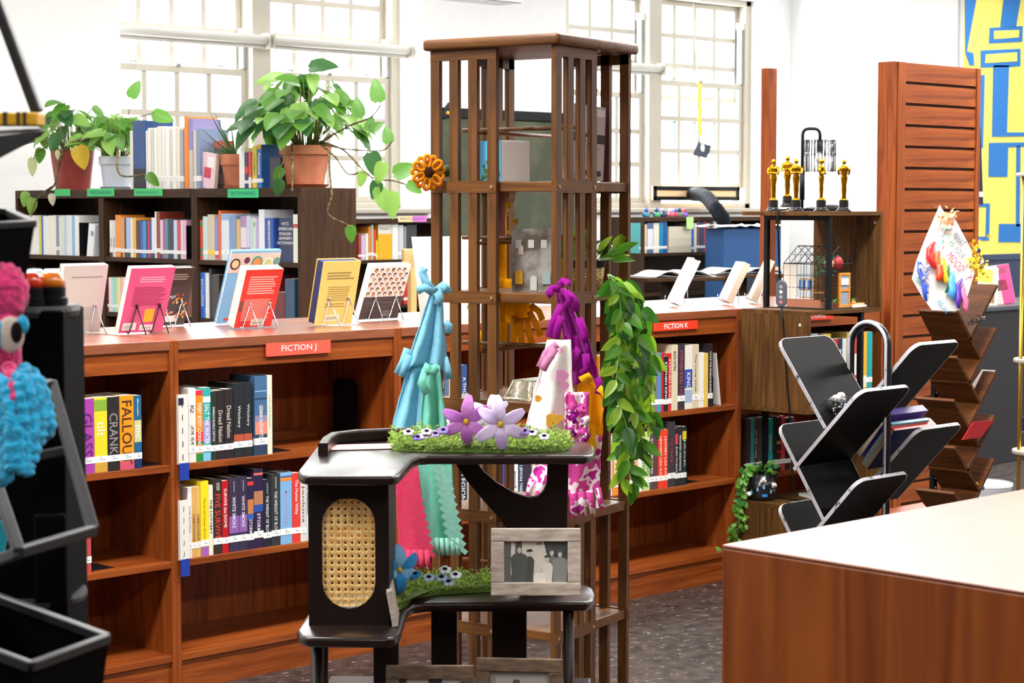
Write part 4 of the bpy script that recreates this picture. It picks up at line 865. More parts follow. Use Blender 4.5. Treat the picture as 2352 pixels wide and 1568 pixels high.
gp([(0, 0), (1, 0), (1, 1), (0, 1)], '#5a5f5c', 0, t); gp([(0, 0), (.2, 0), (.2, 1), (0, 1)], '#737a77', 1, t); gp([(.46, .2), (.66, .2), (.66, 1), (.28, 1), (.28, .3)], '#dfe0d4', 1, t)
gp([(.1, .18), (.17, .18), (.17, .98), (.11, .98)], '#e6e8e4', 2, t); gp([(.7, .5), (1, .4), (1, 1), (.62, 1)], '#4a4f4d', 2, t)
for i in range(7): gp([(.0, .06 + i * .13), (.1, .07 + i * .13), (.1, .075 + i * .13), (0, .066 + i * .13)], '#565c5a', 2, t)
def fig(cx, top, w_, g, hg, hat=None, o=3):
    gp([(cx - w_ * .5, 0), (cx + w_ * .5, 0), (cx + w_ * .62, top - .28), (cx + w_ * .42, top - .2), (cx + w_ * .12, top - .17), (cx - w_ * .12, top - .17), (cx - w_ * .42, top - .2), (cx - w_ * .62, top - .28)], g, o, t)
    gp([(cx + .033 * math.cos(R(a)), top - .1 + .075 * math.sin(R(a))) for a in range(0, 360, 36)], hg, o + 1, t)
    if hat: gp([(cx - .05, top - .06), (cx + .05, top - .05), (cx + .035, top + .01), (cx - .035, top + .0)], hat, o + 2, t)
fig(.55, .97, .2, '#dedbcd', '#d9d6cb', '#8b8f8c', 3); fig(.4, .8, .12, '#4f5553', '#d4d2c8', '#2f3433', 3); fig(.75, .82, .12, '#7b817e', '#d2d0c6', '#5a5f5d', 3)
fig(.24, .88, .22, '#59605d', '#cfcdc3', None, 5); fig(.88, .78, .2, '#8d928f', '#cfcdc3', '#62676a', 5); fig(.68, .66, .14, '#e4e2d6', '#c9c7bd', '#474b4a', 6); fig(.56, .42, .17, '#efede2', '#dcdad0', None, 8)
t, hx, hh, mw = frame(886, 1088, 1527, 1680, 4.16, FRB, 'brown weathered photo frame standing at the bottom left of the console', .028, 6); t.location.z = .581
gp([(0, 0), (1, 0), (1, 1), (0, 1)], '#d5d5d0', 0, t); gp([(.0, .3), (.12, .3), (.12, 1), (0, 1)], '#4a4a48', 1, t); gp([(.48, 0), (.7, 0), (.7, 1), (.48, 1)], '#3c4150', 1, t); gp([(.2, .2), (.4, .2), (.4, .8), (.2, .8)], '#eceae4', 2, t)
t, hx, hh, mw = frame(1093, 1290, 1539, 1690, 4.22, FRB, 'brown weathered photo frame standing to the right under the console', .028, 8, R(-5)); t.location.z = .581
gp([(0, 0), (1, 0), (1, 1), (0, 1)], '#9a9994', 0, t); gp([(.3, 0), (.6, 0), (.5, .8), (.4, .8)], '#4c4c4c', 1, t)
t = thing('photo_frame', 'whitewashed photo frame seen edge-on beside the cane cabinet', 'picture frame', onz(908, 1440, ZL + .001), YAW - R(90)); t.rotation_euler = (0, R(-10), YAW - R(88))
B(-.006, 0, 0, .006, .13, .078).build('frame_bar', FRM, t, bevel=.002)
def rebase(t):
    pts = [c.matrix_basis @ v.co for c in t.children for v in c.data.vertices]
    lo = Vector((sum(p.x for p in pts) / len(pts), sum(p.y for p in pts) / len(pts), min(p.z for p in pts)))
    t.location = lo
    for c in t.children: c.location = c.location - lo
for o in list(col.objects):
    if o.type == 'EMPTY' and o.parent is None and o.location.length < 1e-6 and o.get('category'): rebase(o)

# ================================================================ DARK BOOKCASE AT THE BACK LEFT
XB = 2.64; YB = [2.635, 3.59, 4.53, 5.50]; DZ = [1.375, 1.05, .72, .4, .1]; DT = 1.772
for i in range(3):
    a, b = YB[i], YB[i + 1]; L = b - a
    t = thing('reference_bookcase', 'dark oak bookcase bay %s' % ['with dictionaries, nearest the large pothos', 'of the reference row with the ESPANOL label', 'farthest left, below the red plant pot'][i], 'bookcase', (XB, a, 0), 0, 'dark oak reference bookcases')
    for y in (0.0005, L - .0275): B(0, y, 0, .38, y + .027, DT - .001).build('side_panel', DRK('z'), t, bevel=.002)
    B(-.004, .0275, DT - .05, .38, L - .0275, DT).build('top_board', DRK('y'), t, bevel=.003)
    B(.36, .0275, .05, .37, L - .0275, DT - .05).build('back_panel', DRK('z'), t)
    for z in DZ: B(.006, .0275, z - .026, .36, L - .0275, z).build('shelf', DRK('y'), t, bevel=.002)
def X6(a): return 420 + a / 4.127
def T6(a): return 420 + a / 4.127
def X5(a): return 40 + a / 4.9
def T5(a): return 460 + a / 4.9
PX = XB + .02
shelf_books('x', PX, DZ[0], [
    (X6(150), X6(191), T6(352), '#e2574a', D(bands=[(.2, .28, '#3f9a6a'), (.86, .94, '#3f9a6a'), (.1, .14, '#3f9a6a')], strip=False)), (X6(193), X6(236), T6(318), '#c3dcd6', {}), (X6(238), X6(305), T6(300), '#cbbfa6', D(strip=False, bands=[(.12, .22, '#e9c84a')])),
    (X6(308), X6(338), T6(330), '#8f86c4', D(bands=[(.05, .2, '#c94a5a')])), (X6(341), X6(366), T6(262), '#e06a2a', D(strip=False)), (X6(368), X6(441), T6(290), '#d5dfe8', D(bands=[(.86, 1, '#8fb2d6')])), (X6(445), X6(505), T6(310), '#7f97c0', {}),
    (X6(510), X6(546), T6(345), '#d3b070', {}), (X6(550), X6(605), T6(315), '#ddd2e2', D(bands=[(.75, 1, '#a58ab6'), (.05, .3, '#8f4f9a')])), (X6(607), X6(640), T6(310), '#cfc4dc', D(bands=[(.05, .3, '#9a5aa6')])), (X6(642), X6(668), T6(330), '#a9d6d0', {}),
    (X6(670), X6(692), T6(332), '#ddd8cc', D(title='5', tc='#444444', tlen=.12, tpos=.85)), (X6(694), X6(718), T6(335), '#b9a7cf', {}), (X6(722), X6(776), T6(253), '#dfe2ea', D(strip=False)),
    (X6(1048), X6(1098), T6(298), '#e0e3d2', D(bands=[(.72, .8, '#c8423c')], strip=False))], 'on the DICTIONARIES shelf', 'reference books on the dictionaries shelf', 590, d=.2)
# large navy dictionary, cover showing
p, q = onx(X6(780), 590, PX), onx(X6(860), 590, PX)
t = book((PX, p.y, DZ[0] + .0005), R(-90), p.y - q.y, .235, .2, '#1f4aa0', 'thick blue dictionary on the dark shelf, navy cover turned to view', 'reference books on the dictionaries shelf', title='AMERICAN ENGLISH DICTIONARY', tlen=.8, th=.3, strip=False)
t2_ = thing('book', 'large navy dictionary standing face out with white title lettering', 'book', (PX + .02, onx(X6(862), 590, PX).y, DZ[0] + .0005), R(-90), 'reference books on the dictionaries shelf')
wv = onx(X6(862), 590, PX).y - onx(X6(1040), 590, PX).y
B(0, 0, 0, wv, .03, .235).build('cover', plain('#1a2754', .4, coat=.3), t2_)
for s, z, ww in (("NTC'S", .205, .35), ('AMERICAN', .178, .75), ('ENGLISH', .152, .62), ("LEARNER'S", .128, .7), ('DICTIONARY', .103, .85)): text(s, WHITE, t2_, (wv * .47, -.001, z), (1, 0, 0), (0, 0, 1), width=wv * ww, height=.016, name='title')
mid = [('#e6e6e4', 0), ('#d6d6d6', 1), ('#f08f2a', 2), ('#c9a37c', 3), ('#f0922c', 4), ('#2f2d33', 5), ('#a9bfe0', 6), ('#efe9dd', 7), ('#f0b03a', 8), ('#3a2c2a', 9), ('#3a55b0', 10), ('#3f8fd0', 11), ('#28305a', 12), ('#b82f4a', 13), ('#2f4a9a', 14), ('#dfe4ea', 15), ('#f2ece6', 16), ('#8a3428', 17), ('#e2c6d2', 18), ('#b04a9a', 19), ('#4a8f96', 20), ('#23424a', 21), ('#2a2f4a', 22), ('#b9d0e6', 23), ('#c9404a', 24), ('#d9d0d2', 25), ('#e0a8c8', 26)]
ed = [1040, 1075, 1106, 1164, 1185, 1207, 1226, 1276, 1300, 1338, 1385, 1412, 1450, 1466, 1490, 1512, 1550, 1568, 1608, 1640, 1662, 1695, 1722, 1760, 1800, 1840, 1866, 1906]
tops_ = [225, 225, 165, 190, 195, 200, 195, 198, 196, 225, 235, 232, 235, 230, 228, 195, 128, 130, 220, 215, 210, 215, 212, 222, 222, 222, 222]
shelf_books('x', PX, DZ[0], [(X5(ed[i]), X5(ed[i + 1]) - .3, T5(tops_[i]), c, D(title='XO' if i < 2 else None, tlen=.25, tc='#222222', tpos=.4, bands=[(.0, .12, '#333a40')] if i % 3 == 0 else ())) for c, i in mid], 'on the ESPANOL shelf', 'books on the shelf below the green labels', 560, d=.17)
lf = ['#e9d9c8', '#e2c9a8', '#efe6e2', '#f4efe9', '#ecd9dd', '#f3efec', '#eef2e6', '#f1ecec', '#e6e9e0', '#e2cf4a', '#2f6fa8', '#e9f0f4', '#f3f3ef', '#eeeecf', '#f2efe9', '#efe9e2', '#8f8f9a', '#dfe6ee', '#e0e0d0', '#b9cfe6', '#e6e6df', '#dfeaf2', '#8fb8dc', '#eef0f0', '#f0f0ec']
x_ = 40; lw = []
for i, c in enumerate(lf):
    w__ = [20, 18, 26, 22, 24, 30, 22, 24, 20, 26, 22, 30, 34, 22, 30, 28, 34, 26, 30, 28, 34, 26, 32, 26, 24][i]; lw.append((X5(x_), X5(x_ + w__) - .2, T5(168 + (i * 37 % 5) * 3), c, D(strip=i % 4 == 0))); x_ += w__
shelf_books('x', PX, DZ[0], lw, 'on the shelf below the red plant pot', 'white magazines below the red plant pot', 560, d=.18)
p = onx(X5(775), 560, PX)
t = thing('binder', 'white leaning magazine file at the right of the white magazines', 'magazine file', (PX, p.y, DZ[0] + .0005), R(-90)); t.rotation_euler = (0, R(9), R(-90))
B(0, 0, 0, .07, .15, .2).build('body', plain('#eef0f2', .6), t, bevel=.002); B(.03, -.001, .13, .06, .0, .16).build('printed_mark', plain('#9a98b0', .6), t)
def bookend_x(px, z, h, lab):
    y = onx(px, 560, PX).y; t = thing('bookend', lab, 'bookend', (PX - .005, y, z + .0005), R(-90), 'black metal bookends')
    B(0, 0, 0, .0018, .14, h).build('upright_plate', BLKM, t, bevel=.0005); B(0, 0, 0, .07, .13, .0018).build('foot_plate', BLKM, t); B(.02, .14, 0, .075, .142, h).build('back_plate', BLKM, t)
bookend_x(X5(704), DZ[0], .20, 'black bookend at the end of the white magazines'); bookend_x(X5(1908), DZ[0], .19, 'black bookend at the end of the ESPANOL shelf')
# lower shelf of the dark bookcase
shelf_books('x', PX, DZ[1], [(X5(925), X5(975), T5(822), '#3f74c4', D(strip=True)), (X5(976), X5(1000), T5(860), '#e39aa0', {}), (X5(1001), X5(1030), T5(862), '#a8324a', {})] + [(X5(1031 + i * 26), X5(1055 + i * 26), T5(868), ['#eef0ea', '#b9dfe0', '#9fd6c8', '#c9e2a0', '#e9e6b0', '#f0b89a', '#f6d8c0', '#eaf0f0', '#7fb0e0', '#d6cfe0'][i], {}) for i in range(10)], 'on the second shelf of the ESPANOL bay', 'books on the second dark shelf', 690, d=.17)
shelf_books('x', PX, DZ[1], [(X5(1790), X5(1848), T5(830), '#c98a2c', D(strip=False)), (X5(1850), X5(1896), T5(835), '#2a2422', D(strip=False)), (X5(1898), X5(1965), T5(838), '#7a3a2a', D(strip=False))], 'behind the black cookbook on the second dark shelf', 'books on the second dark shelf', 690, d=.16)
shelf_books('x', PX, DZ[1], [(X6(158), X6(214), T6(848), '#2f6fd0', D(title='ENCYCLOPEDIA', tlen=.6, th=.4, strip=False)), (X6(216), X6(250), T6(855), '#e6e6e6', {}), (X6(252), X6(272), T6(815), '#2a2a2c', D(strip=False)), (X6(275), X6(345), T6(870), '#3a2f2a', D(strip=False)), (X6(500), X6(600), T6(840), '#232838', {}), (X6(640), X6(780), T6(900), '#5a1f2a', D(strip=False)), (X6(800), X6(850), T6(880), '#6a2430', {}), (X6(860), X6(965), T6(1035), '#6a1f26', D(strip=False)), (X6(970), X6(1060), T6(910), '#2a4a66', D(strip=False))], 'on the second shelf of the dictionaries bay', 'books on the second dark shelf', 690, d=.2)
# green shelf labels
def glabel(pl, pr, pt, pb, c, s, lab, tc='#1c6a78'):
    p, q = onx(pl, pt, XB - .008), onx(pr, pt, XB - .008); wd = p.y - q.y; z1 = p.z; z0 = onx(pl, pb, XB - .008).z
    t = thing('shelf_label', lab, 'label', (XB - .0085, (p.y + q.y) / 2, (z0 + z1) / 2), R(-90), 'green shelf labels')
    B(-wd / 2, 0, -(z1 - z0) / 2, wd / 2, .002, (z1 - z0) / 2).build('card', plain(c, .5), t)
    if s: text(s, plain(tc, .6), t, (0, -.001, 0), (1, 0, 0), (0, 0, 1), width=wd * .8, height=(z1 - z0) * .45)
glabel(125, 161, 434, 450, '#3fc06a', '', 'blank-looking green label at the far left end of the dark bookcase'); glabel(200, 262, 433, 451, '#3fc06a', 'WORLD LANGUAGES', 'green label reading WORLD LANGUAGES'); glabel(308, 373, 433, 450, '#3fc06a', 'ESPAÑOL', 'green label reading ESPANOL'); glabel(523, 594, 434, 454, '#2fbf74', 'DICTIONARIES', 'green label reading DICTIONARIES')

# ---- books standing on the dark bookcase
PT = XB + .1
shelf_books('x', PT, DT, [(300, 306, 300, '#e6e2da', {}), (307, 334, 277, '#1f4a86', D(strip=False, bands=[(.0, .3, '#262a30')])), (336, 340, 300, '#e9e4e0', {}), (341, 347, 294, '#f0ede6', {}), (348, 354, 296, '#cfd2c8', {}), (355, 362, 293, '#f2efe9', {}), (363, 372, 290, '#efe6d8', {}), (373, 380, 291, '#e9e9e4', {}), (381, 390, 292, '#f0f0ee', {}), (391, 396, 296, '#d8d2c2', {}), (397, 405, 292, '#f3f0ea', {}), (406, 414, 295, '#e6dccb', {}), (415, 422, 298, '#9aa7b4', {}), (424, 434, 268, '#e8832a', D(strip=False)), (435, 444, 272, '#8d86b8', D(strip=False, bands=[(0, .55, '#c9bdb0')])), (445, 452, 300, '#cfc6ba', {}), (453, 460, 296, '#7d8fb0', {})], 'on the dark bookcase beside the grey pot', 'books on top of the dark bookcase', 425, d=.2)
shelf_books('x', PT - .03, DT, [(550, 562, 340, '#eceae6', D(strip=False)), (562, 570, 350, '#2a3560', D(bands=[(.4, .6, '#d8403a')])), (571, 578, 348, '#d83a3a', D(bands=[(0, .3, '#e8e4e0')])), (580, 590, 335, '#ddc23a', D(title='LONGMAN', tc='#6a5a20', tlen=.5)), (591, 601, 332, '#2a66b0', D(title='Romance', tlen=.5, bands=[(.9, 1, '#e8b02a')])), (620, 645, 362, '#26283a', D(strip=False))], 'on the dark bookcase between terracotta pots', 'books on top of the dark bookcase', 425, d=.17)
t = lean_book(Vector((PT + .02, onx(462, 425, PT).y - .03, DT + .001)), R(-90), .13, .2, .02, '#e9c6cf', '#d9cdbb', 'pink floral book leaning beside the small terracotta pot', R(8), '#d8c6b0', [(-.3, .3, .2, .6, '#c94a5a'), (-.1, .6, .4, .9, '#f0e6e8')])
lean_book(Vector((PT + .10, onx(505, 425, PT + .1).y, DT + .001)), R(-90), .17, .27, .025, '#6a5a54', '#c22a30', 'brown and red art book standing behind the small terracotta pot', R(0), '#e6dccb', [(-.5, .85, .5, 1, '#c05a58'), (-.4, .1, .4, .3, '#8d7a70')])

# ================================================================ PLANTS
def leaf_mesh(name, L, W, mat, fold=.25, droop=.25, heart=True, n=7):
    P = []
    for i in range(n + 1):
        u = i / n; wd = W / 2 * (u ** .35 * (1 - u) ** .8 / .493 if heart else u ** .55 * (1 - u) ** .95 / .373)
        if heart and u == 0: wd = W * .12
        z = -droop * L * u * u; P.append([(-wd, L * u - (.06 * L if heart and i < 2 else 0), z + fold * wd * .9), (-wd * .5, L * u, z + fold * wd * .3), (0, L * u, z), (wd * .5, L * u, z + fold * wd * .3), (wd, L * u - (.06 * L if heart and i < 2 else 0), z + fold * wd * .9)])
    me = MB().grid(P).mesh(name, mat); me.polygons.foreach_set('use_smooth', [True] * len(me.polygons)); return me
def leafmat(name, c, trans=.35):
    m = speckle(name, tuple(x * .8 for x in hexrgb(c)), hexrgb(c), 12, .38, (.3, .7)); n = m.node_tree.nodes; l = m.node_tree.links; b = n['Principled BSDF']
    if not any(x.type == 'BSDF_TRANSLUCENT' for x in n):
        t = n.new('ShaderNodeBsdfTranslucent'); t.inputs[0].default_value = lin(tuple(min(1, x * 1.25) for x in hexrgb(c))); mx = n.new('ShaderNodeMixShader'); mx.inputs[0].default_value = trans
        l.new(b.outputs[0], mx.inputs[1]); l.new(t.outputs[0], mx.inputs[2]); l.new(mx.outputs[0], n['Material Output'].inputs[0])
    return m
def put_leaf(me, t, base, direc, up, s):
    y = Vector(direc).normalized(); z = (Vector(up) - y * Vector(up).dot(y))
    z = z.normalized() if z.length > 1e-4 else y.orthogonal().normalized(); x = y.cross(z)
    M = Matrix((x * s, y * s, z * s)).transposed().to_4x4(); M.translation = Vector(base); return place('leaf', me, t, M)
POTH = [leaf_mesh('leaf', .1, .066, leafmat('pothos_leaf', '#5f9638')), leaf_mesh('leaf', .1, .07, leafmat('pothos_leaf_dark', '#3f6e3c')), leaf_mesh('leaf', .1, .06, leafmat('pothos_leaf_light', '#93bf5e'))]
YLEAF = leaf_mesh('leaf', .1, .075, leafmat('pothos_leaf_yellow', '#d9b13c')); PLEAF = leaf_mesh('leaf', .1, .05, leafmat('pothos_leaf_pale', '#cfe0a0')); WLEAF = leaf_mesh('leaf', .1, .06, leafmat('pothos_leaf_dry', '#e9dcc2'))
STEM = plain('#6f7a3c', .6); BSTEM = speckle('woody_vine', '#4a3c24', '#8f7b50', 50, .8)
def pot(t, r0, r1, h, mat, rim=.0, saucer=None, soil='#4a3a2c'):
    prof = [(r0, 0), (r1 * .97, h - rim if rim else h * .8)]
    prof += [(r1 * 1.06, h - rim), (r1 * 1.08, h), (r1 * .98, h), (r1 * .96, h - .02)] if rim else [(r1, h), (r1 * .94, h), (r1 * .92, h - .02)]
    MB().lathe(prof, 32, cap=True).build('pot', mat, t, smooth=False, bevel=.002)
    MB().lathe([(r1 * .93, h - .022), (r1 * .4, h - .012), (.001, h - .01)], 24).build('soil', plain(soil, .95), t)
    if saucer:
        MB().lathe([(r0 * 1.1, -.0), (r0 * 1.3, .018), (r0 * 1.22, .018), (r0 * 1.05, .006)], 28).build('saucer', saucer, t)
def plant(lab, px, pb, x, rpot, rbase, h, mat, n, spread, height, seed, rim=0, saucer=None, vines=(), leafs=None, sc=(.75, 1.3), lean=(0, 0)):
    p = onx(px, pb, x); t = thing('potted_pothos', lab, 'potted plant', (x, p.y, DT + .001)); rs = random.Random(seed)
    pot(t, rbase, rpot, h, mat, rim, saucer); st = MB()
    for i in range(n):
        a = 2 * math.pi * i / n * 2.4 + rs.uniform(-.4, .4); f = rs.uniform(.15, 1) ** .7; r_ = spread * f; hh = height * (1 - .75 * f * f) * rs.uniform(.55, 1.05)
        e = Vector((math.cos(a) * r_ + lean[0] * f, math.sin(a) * r_ + lean[1] * f, h + hh)); b0 = Vector((math.cos(a) * rpot * .4, math.sin(a) * rpot * .4, h - .02)); md = b0.lerp(e, .55) + Vector((0, 0, hh * .3))
        st.tube([b0, b0.lerp(md, .6) + Vector((0, 0, .01)), md, e], [.003, .0026, .0022, .0016], 5)
        d = Vector((math.cos(a + rs.uniform(-.8, .8)) * (.5 + f), math.sin(a + rs.uniform(-.8, .8)) * (.5 + f), rs.uniform(-.9, .35) - .4 * f)); put_leaf(rs.choice(leafs or POTH), t, e, d, Vector((math.cos(a) * .5 - .5, math.sin(a) * .4 - .4, 1)), rs.uniform(*sc))
    st.build('stems', STEM, t, smooth=True)
    for pts, r_, lv in vines:
        W = [onx(a, b_, x + c_) - Vector((x, p.y, DT + .001)) for a, b_, c_ in pts]
        # smooth the vine
        Q = []
        for k in range(len(W) - 1):
            for s in range(4):
                u = s / 4; p0, p1, p2, p3 = W[max(k - 1, 0)], W[k], W[k + 1], W[min(k + 2, len(W) - 1)]
                Q.append(.5 * ((2 * p1) + (p2 - p0) * u + (2 * p0 - 5 * p1 + 4 * p2 - p3) * u * u + (3 * p1 - p0 - 3 * p2 + p3) * u ** 3))
        Q.append(W[-1]); MB().tube(Q, [r_ * 1.35 * (1 - .5 * i / len(Q)) for i in range(len(Q))], 7).build('vine', BSTEM if r_ > .0036 else STEM, t, smooth=True)
        for (a, b_, c_), (dx, dz), s, me in lv:
            q = onx(a, b_, x + c_) - Vector((x, p.y, DT + .001)); dirv = RT * dx + UP * dz; put_leaf(me, t, q, dirv, -FH + UP * .25 + RT * .15, s)
    return t
TERRA = speckle('terracotta', '#b0674a', '#c8825f', 9, .8, (.35, .7)); RPOT = plain('#9b3c33', .45); GPOT = plain('#c9cedb', .5)
A_, B_, C_ = POTH
plant('big pothos in a wide terracotta pot, vines trailing to the right', 702, 430, XB + .19, .132, .098, .225, TERRA, 104, .31, .42, 11, rim=.05, saucer=plain('#a0502f', .7), sc=(1.1, 1.8), lean=(-.02, .02), vines=[
    ([(735, 330, -.05), (770, 360, -.12), (800, 400, -.16), (840, 395, -.2), (868, 430, -.2)], .0045, [((868, 430, -.2), (.35, -1), 1.3, C_), ((835, 392, -.2), (-.2, -1), .9, C_)]),
    ([(735, 325, -.05), (790, 345, -.1), (850, 405, -.15), (905, 415, -.2), (935, 425, -.2)], .0045, [((905, 400, -.2), (.9, .35), 1.3, A_), ((850, 350, -.18), (.3, -1), 1.35, B_), ((880, 372, -.2), (-.3, -1.1), 1.2, C_), ((897, 440, -.2), (.1, -1), 1.4, C_), ((935, 420, -.2), (.8, -.5), .9, A_), ((868, 415, -.2), (-.3, -1), 1.0, B_)]),
    ([(730, 330, -.06), (800, 290, -.1), (850, 270, -.12), (875, 240, -.14)], .0045, [((868, 235, -.14), (-.1, 1), 1.25, A_), ((825, 270, -.12), (-.1, 1), 1.1, A_), ((850, 300, -.12), (.6, .4), .8, A_)]),
    ([(735, 330, -.05), (780, 340, -.1), (830, 345, -.14), (880, 345, -.14), (900, 325, -.14)], .004, [((892, 330, -.14), (-.1, 1), .95, A_), ((845, 300, -.13), (.3, .9), .8, A_)]),
    ([(670, 330, -.16), (672, 380, -.2), (671, 430, -.23), (671, 438, -.23)], .0055, []),
    ([(755, 345, -.1), (758, 400, -.2), (762, 450, -.24), (752, 490, -.24), (790, 512, -.23), (806, 520, -.23)], .005, [((804, 518, -.23), (.1, -1), .9, A_)]),
    ([(660, 340, -.16), (645, 385, -.22), (640, 410, -.24)], .003, [((648, 385, -.22), (-.6, -1), .9, A_), ((643, 412, -.25), (-.2, -1), .95, B_)])])
plant('leafy pothos in a brick-red plastic pot at the far left', 168, 430, XB + .19, .135, .105, .245, RPOT, 60, .27, .31, 5, sc=(1.0, 1.6), vines=[
    ([(225, 320, -.12), (170, 325, -.18), (145, 350, -.2), (130, 400, -.22), (125, 425, -.22), (100, 447, -.22)], .007, [((180, 335, -.22), (.25, -1), 1.45, YLEAF), ((132, 345, -.22), (0, -1), .6, PLEAF)]),
    ([(125, 425, -.22), (90, 450, -.24), (76, 480, -.24), (72, 500, -.24)], .004, [((118, 445, -.24), (.1, -1), .75, WLEAF), ((76, 455, -.24), (-.2, -1), 1.1, C_), ((60, 440, -.24), (-.2, -1), 1.0, C_)]),
    ([(120, 330, -.1), (85, 350, -.14), (78, 365, -.14)], .0035, [((75, 362, -.14), (-.05, -1), 1.2, PLEAF), ((95, 340, -.12), (-.2, -1), 1.0, A_)])])
plant('pothos in a pale grey pot beside the white books', 268, 430, XB + .20, .098, .078, .2, GPOT, 54, .2, .3, 8, sc=(.9, 1.5), rim=.05, saucer=plain('#b9c2d0', .5), leafs=[A_, A_, C_], vines=[
    ([(272, 335, -.1), (268, 370, -.14), (275, 400, -.18), (300, 405, -.2), (335, 400, -.2)], .006, [((338, 400, -.2), (.8, -.75), .95, A_)]), ([(300, 300, -.03), (296, 262, -.04), (300, 228, -.04)], .003, []), ([(310, 270, -.05), (345, 262, -.08), (355, 258, -.08)], .003, [((350, 262, -.08), (1, -.25), 1.3, A_), ((300, 225, -.04), (.5, 1), 1.2, A_)])])
# aloe-like plant
p = onx(540, 430, XB + .2); t = thing('potted_aloe', 'small terracotta pot with thin spiky green leaves', 'potted plant', (XB + .2, p.y, DT + .001)); pot(t, .052, .075, .19, TERRA, .06, TERRA)
rs = random.Random(4)
AL = MB().grid([[(-.011 * (1 - u), .27 * u, .03 * u * u), (0, .27 * u, .03 * u * u - .006 * (1 - u)), (.011 * (1 - u), .27 * u, .03 * u * u)] for u in [i / 6 for i in range(7)]]).mesh('leaf', leafmat('aloe_leaf', '#3f6a34', .1))
for a, e, s in ((-150, 20, .9), (-160, 35, 1.0), (-135, 50, 1.1), (-100, 65, .9), (-170, 8, .8), (-120, 30, .7), (60, 50, .6), (-145, 60, 1.05)):
    d = RT * math.cos(R(a)) * math.cos(R(e)) + FH * -.45 * math.cos(R(e)) + UP * math.sin(R(e)); put_leaf(AL, t, (0, 0, .18), d, UP - FH, s)
MB().tube([(0, .05, .18), (-.03, .11, .18), (-.06, .16, .12), (-.08, .2, 0.02)], .003, 6).build('dry_leaf', BSTEM, t, smooth=True)

# ================================================================ BOOKS ON EASELS ALONG THE COUNTER
def easel(t, w_, h_, th, mat, k=.42):
    for sx in (.28, .80):
        pk = Vector((w_ * sx, -.004, h_ * k)); m = MB()
        m.tube([(w_ * sx - .018, -.012, .002), (w_ * sx - .013, -.008, .004), pk, ], .0022, 6); ft = (w_ * sx + .05, -.075, -.012)
        m.tube([pk, (w_ * sx + .03, -.062, .002), (w_ * sx + .032, -.064, -.002)], .0022, 6)
        m.tube([(w_ * sx - .018, -.012, .002), (w_ * sx - .018, th + .02, .002), (w_ * sx - .018, th + .024, .02)], .0022, 6)
        m.build('wire_leg', mat, t, smooth=True)
        MB().ball(pk, .0055).build('pivot', mat, t, smooth=True)
    MB().tube([(w_ * .28 + .03, -.062, .002), (w_ * .8 + .03, -.062, .002)], .0022, 6).build('wire_bar', mat, t)
def display(px, py, w_, h_, th, cover, pages, lab, elab, rz=0, tilt=20, mat=STEEL, hard=False, dec=None, spine=None):
    p = onz(px, py, TOPZ + .001)
    t = thing('display_book', lab, 'book', p, rz); t.rotation_euler = (R(tilt), 0, rz); t.location.z += .004 + math.sin(R(tilt)) * .002
    cv = .003 if hard else .0012; ov = .004 if hard else 0
    B(0, 0, 0, w_, cv, h_).build('back_cover', plain(cover, .4, coat=.2), t); B(0, th - cv, 0, w_, th, h_).build('front_cover', plain(spine or cover, .4, coat=.2), t)
    B(w_ - cv, cv, 0, w_, th - cv, h_).build('spine', plain(spine or cover, .4), t); B(ov, cv, ov, w_ - cv - .0005, th - cv, h_ - ov).build('pages', plain(pages, .8), t)
    if dec:
        for a0, b0, a1, b1, c in dec: B(a0 * w_, -.0006, b0 * h_, a1 * w_, .0004, b1 * h_).build('print_block', plain(c, .55), t)
    e = thing('book_easel', elab, 'book stand', p, rz, 'wire book easels'); e.rotation_euler = (R(tilt), 0, rz); e.location = t.location
    easel(e, w_, h_, th, mat); return t
rr = random.Random(9)
def lines(z0, z1, n, c, a0=.1, a1=.85): return [(a0, z0 + (z1 - z0) * i / n, a0 + (a1 - a0) * rr.uniform(.82, 1), z0 + (z1 - z0) * i / n + (z1 - z0) / n * .45, c) for i in range(n)]
DK = plain('#2c2c2e', .3, .9, name='dark_wire')
BAR = [(.06, .04, .36, .15, '#e9e4dc'), (.45, .03, .75, .11, '#eeeae2')] + [(.09 + .022 * i, .06, .098 + .022 * i, .12, '#3a3a3a') for i in range(10)] + [(.48 + .024 * i, .05, .492 + .024 * i, .085, '#3a3a3a') for i in range(10)]
display(272, 768, .186, .248, .026, '#d4497f', '#f2e6d3', 'pink paperback on a black wire easel, back cover in view', 'black wire easel holding the pink paperback', 0, 21, DK, dec=[(.5, .16, .72, .36, '#f0ae2a')] + lines(.42, .72, 11, '#a02a5c', .16, .92) + lines(.78, .88, 3, '#f0a8c4', .25, .85) + BAR)
display(338, 752, .165, .232, .03, '#2c2723', '#efe9da', 'black cookbook with dotted food cover behind the pink paperback', 'steel wire easel holding the black cookbook', 0, 20, STEEL, True, dec=[(.3 + rr.uniform(0, .6), .1 + rr.uniform(0, .4), 0, 0, rr.choice(['#d8743a', '#e9c9a0', '#8fa0b8', '#b8402c'])) for _ in range(0)] + sum([[(a, b_, a + .05, b_ + .035, c)] for a, b_, c in [(rr.uniform(.35, .92), rr.uniform(.12, .55), rr.choice(['#d8743a', '#e9c9a0', '#9fb0c8', '#b8402c', '#e8a03a'])) for _ in range(40)]], []) + [(.4, .06, .75, .17, '#e9e6e0')] + lines(.8, .92, 3, '#8a857c', .3, .9))
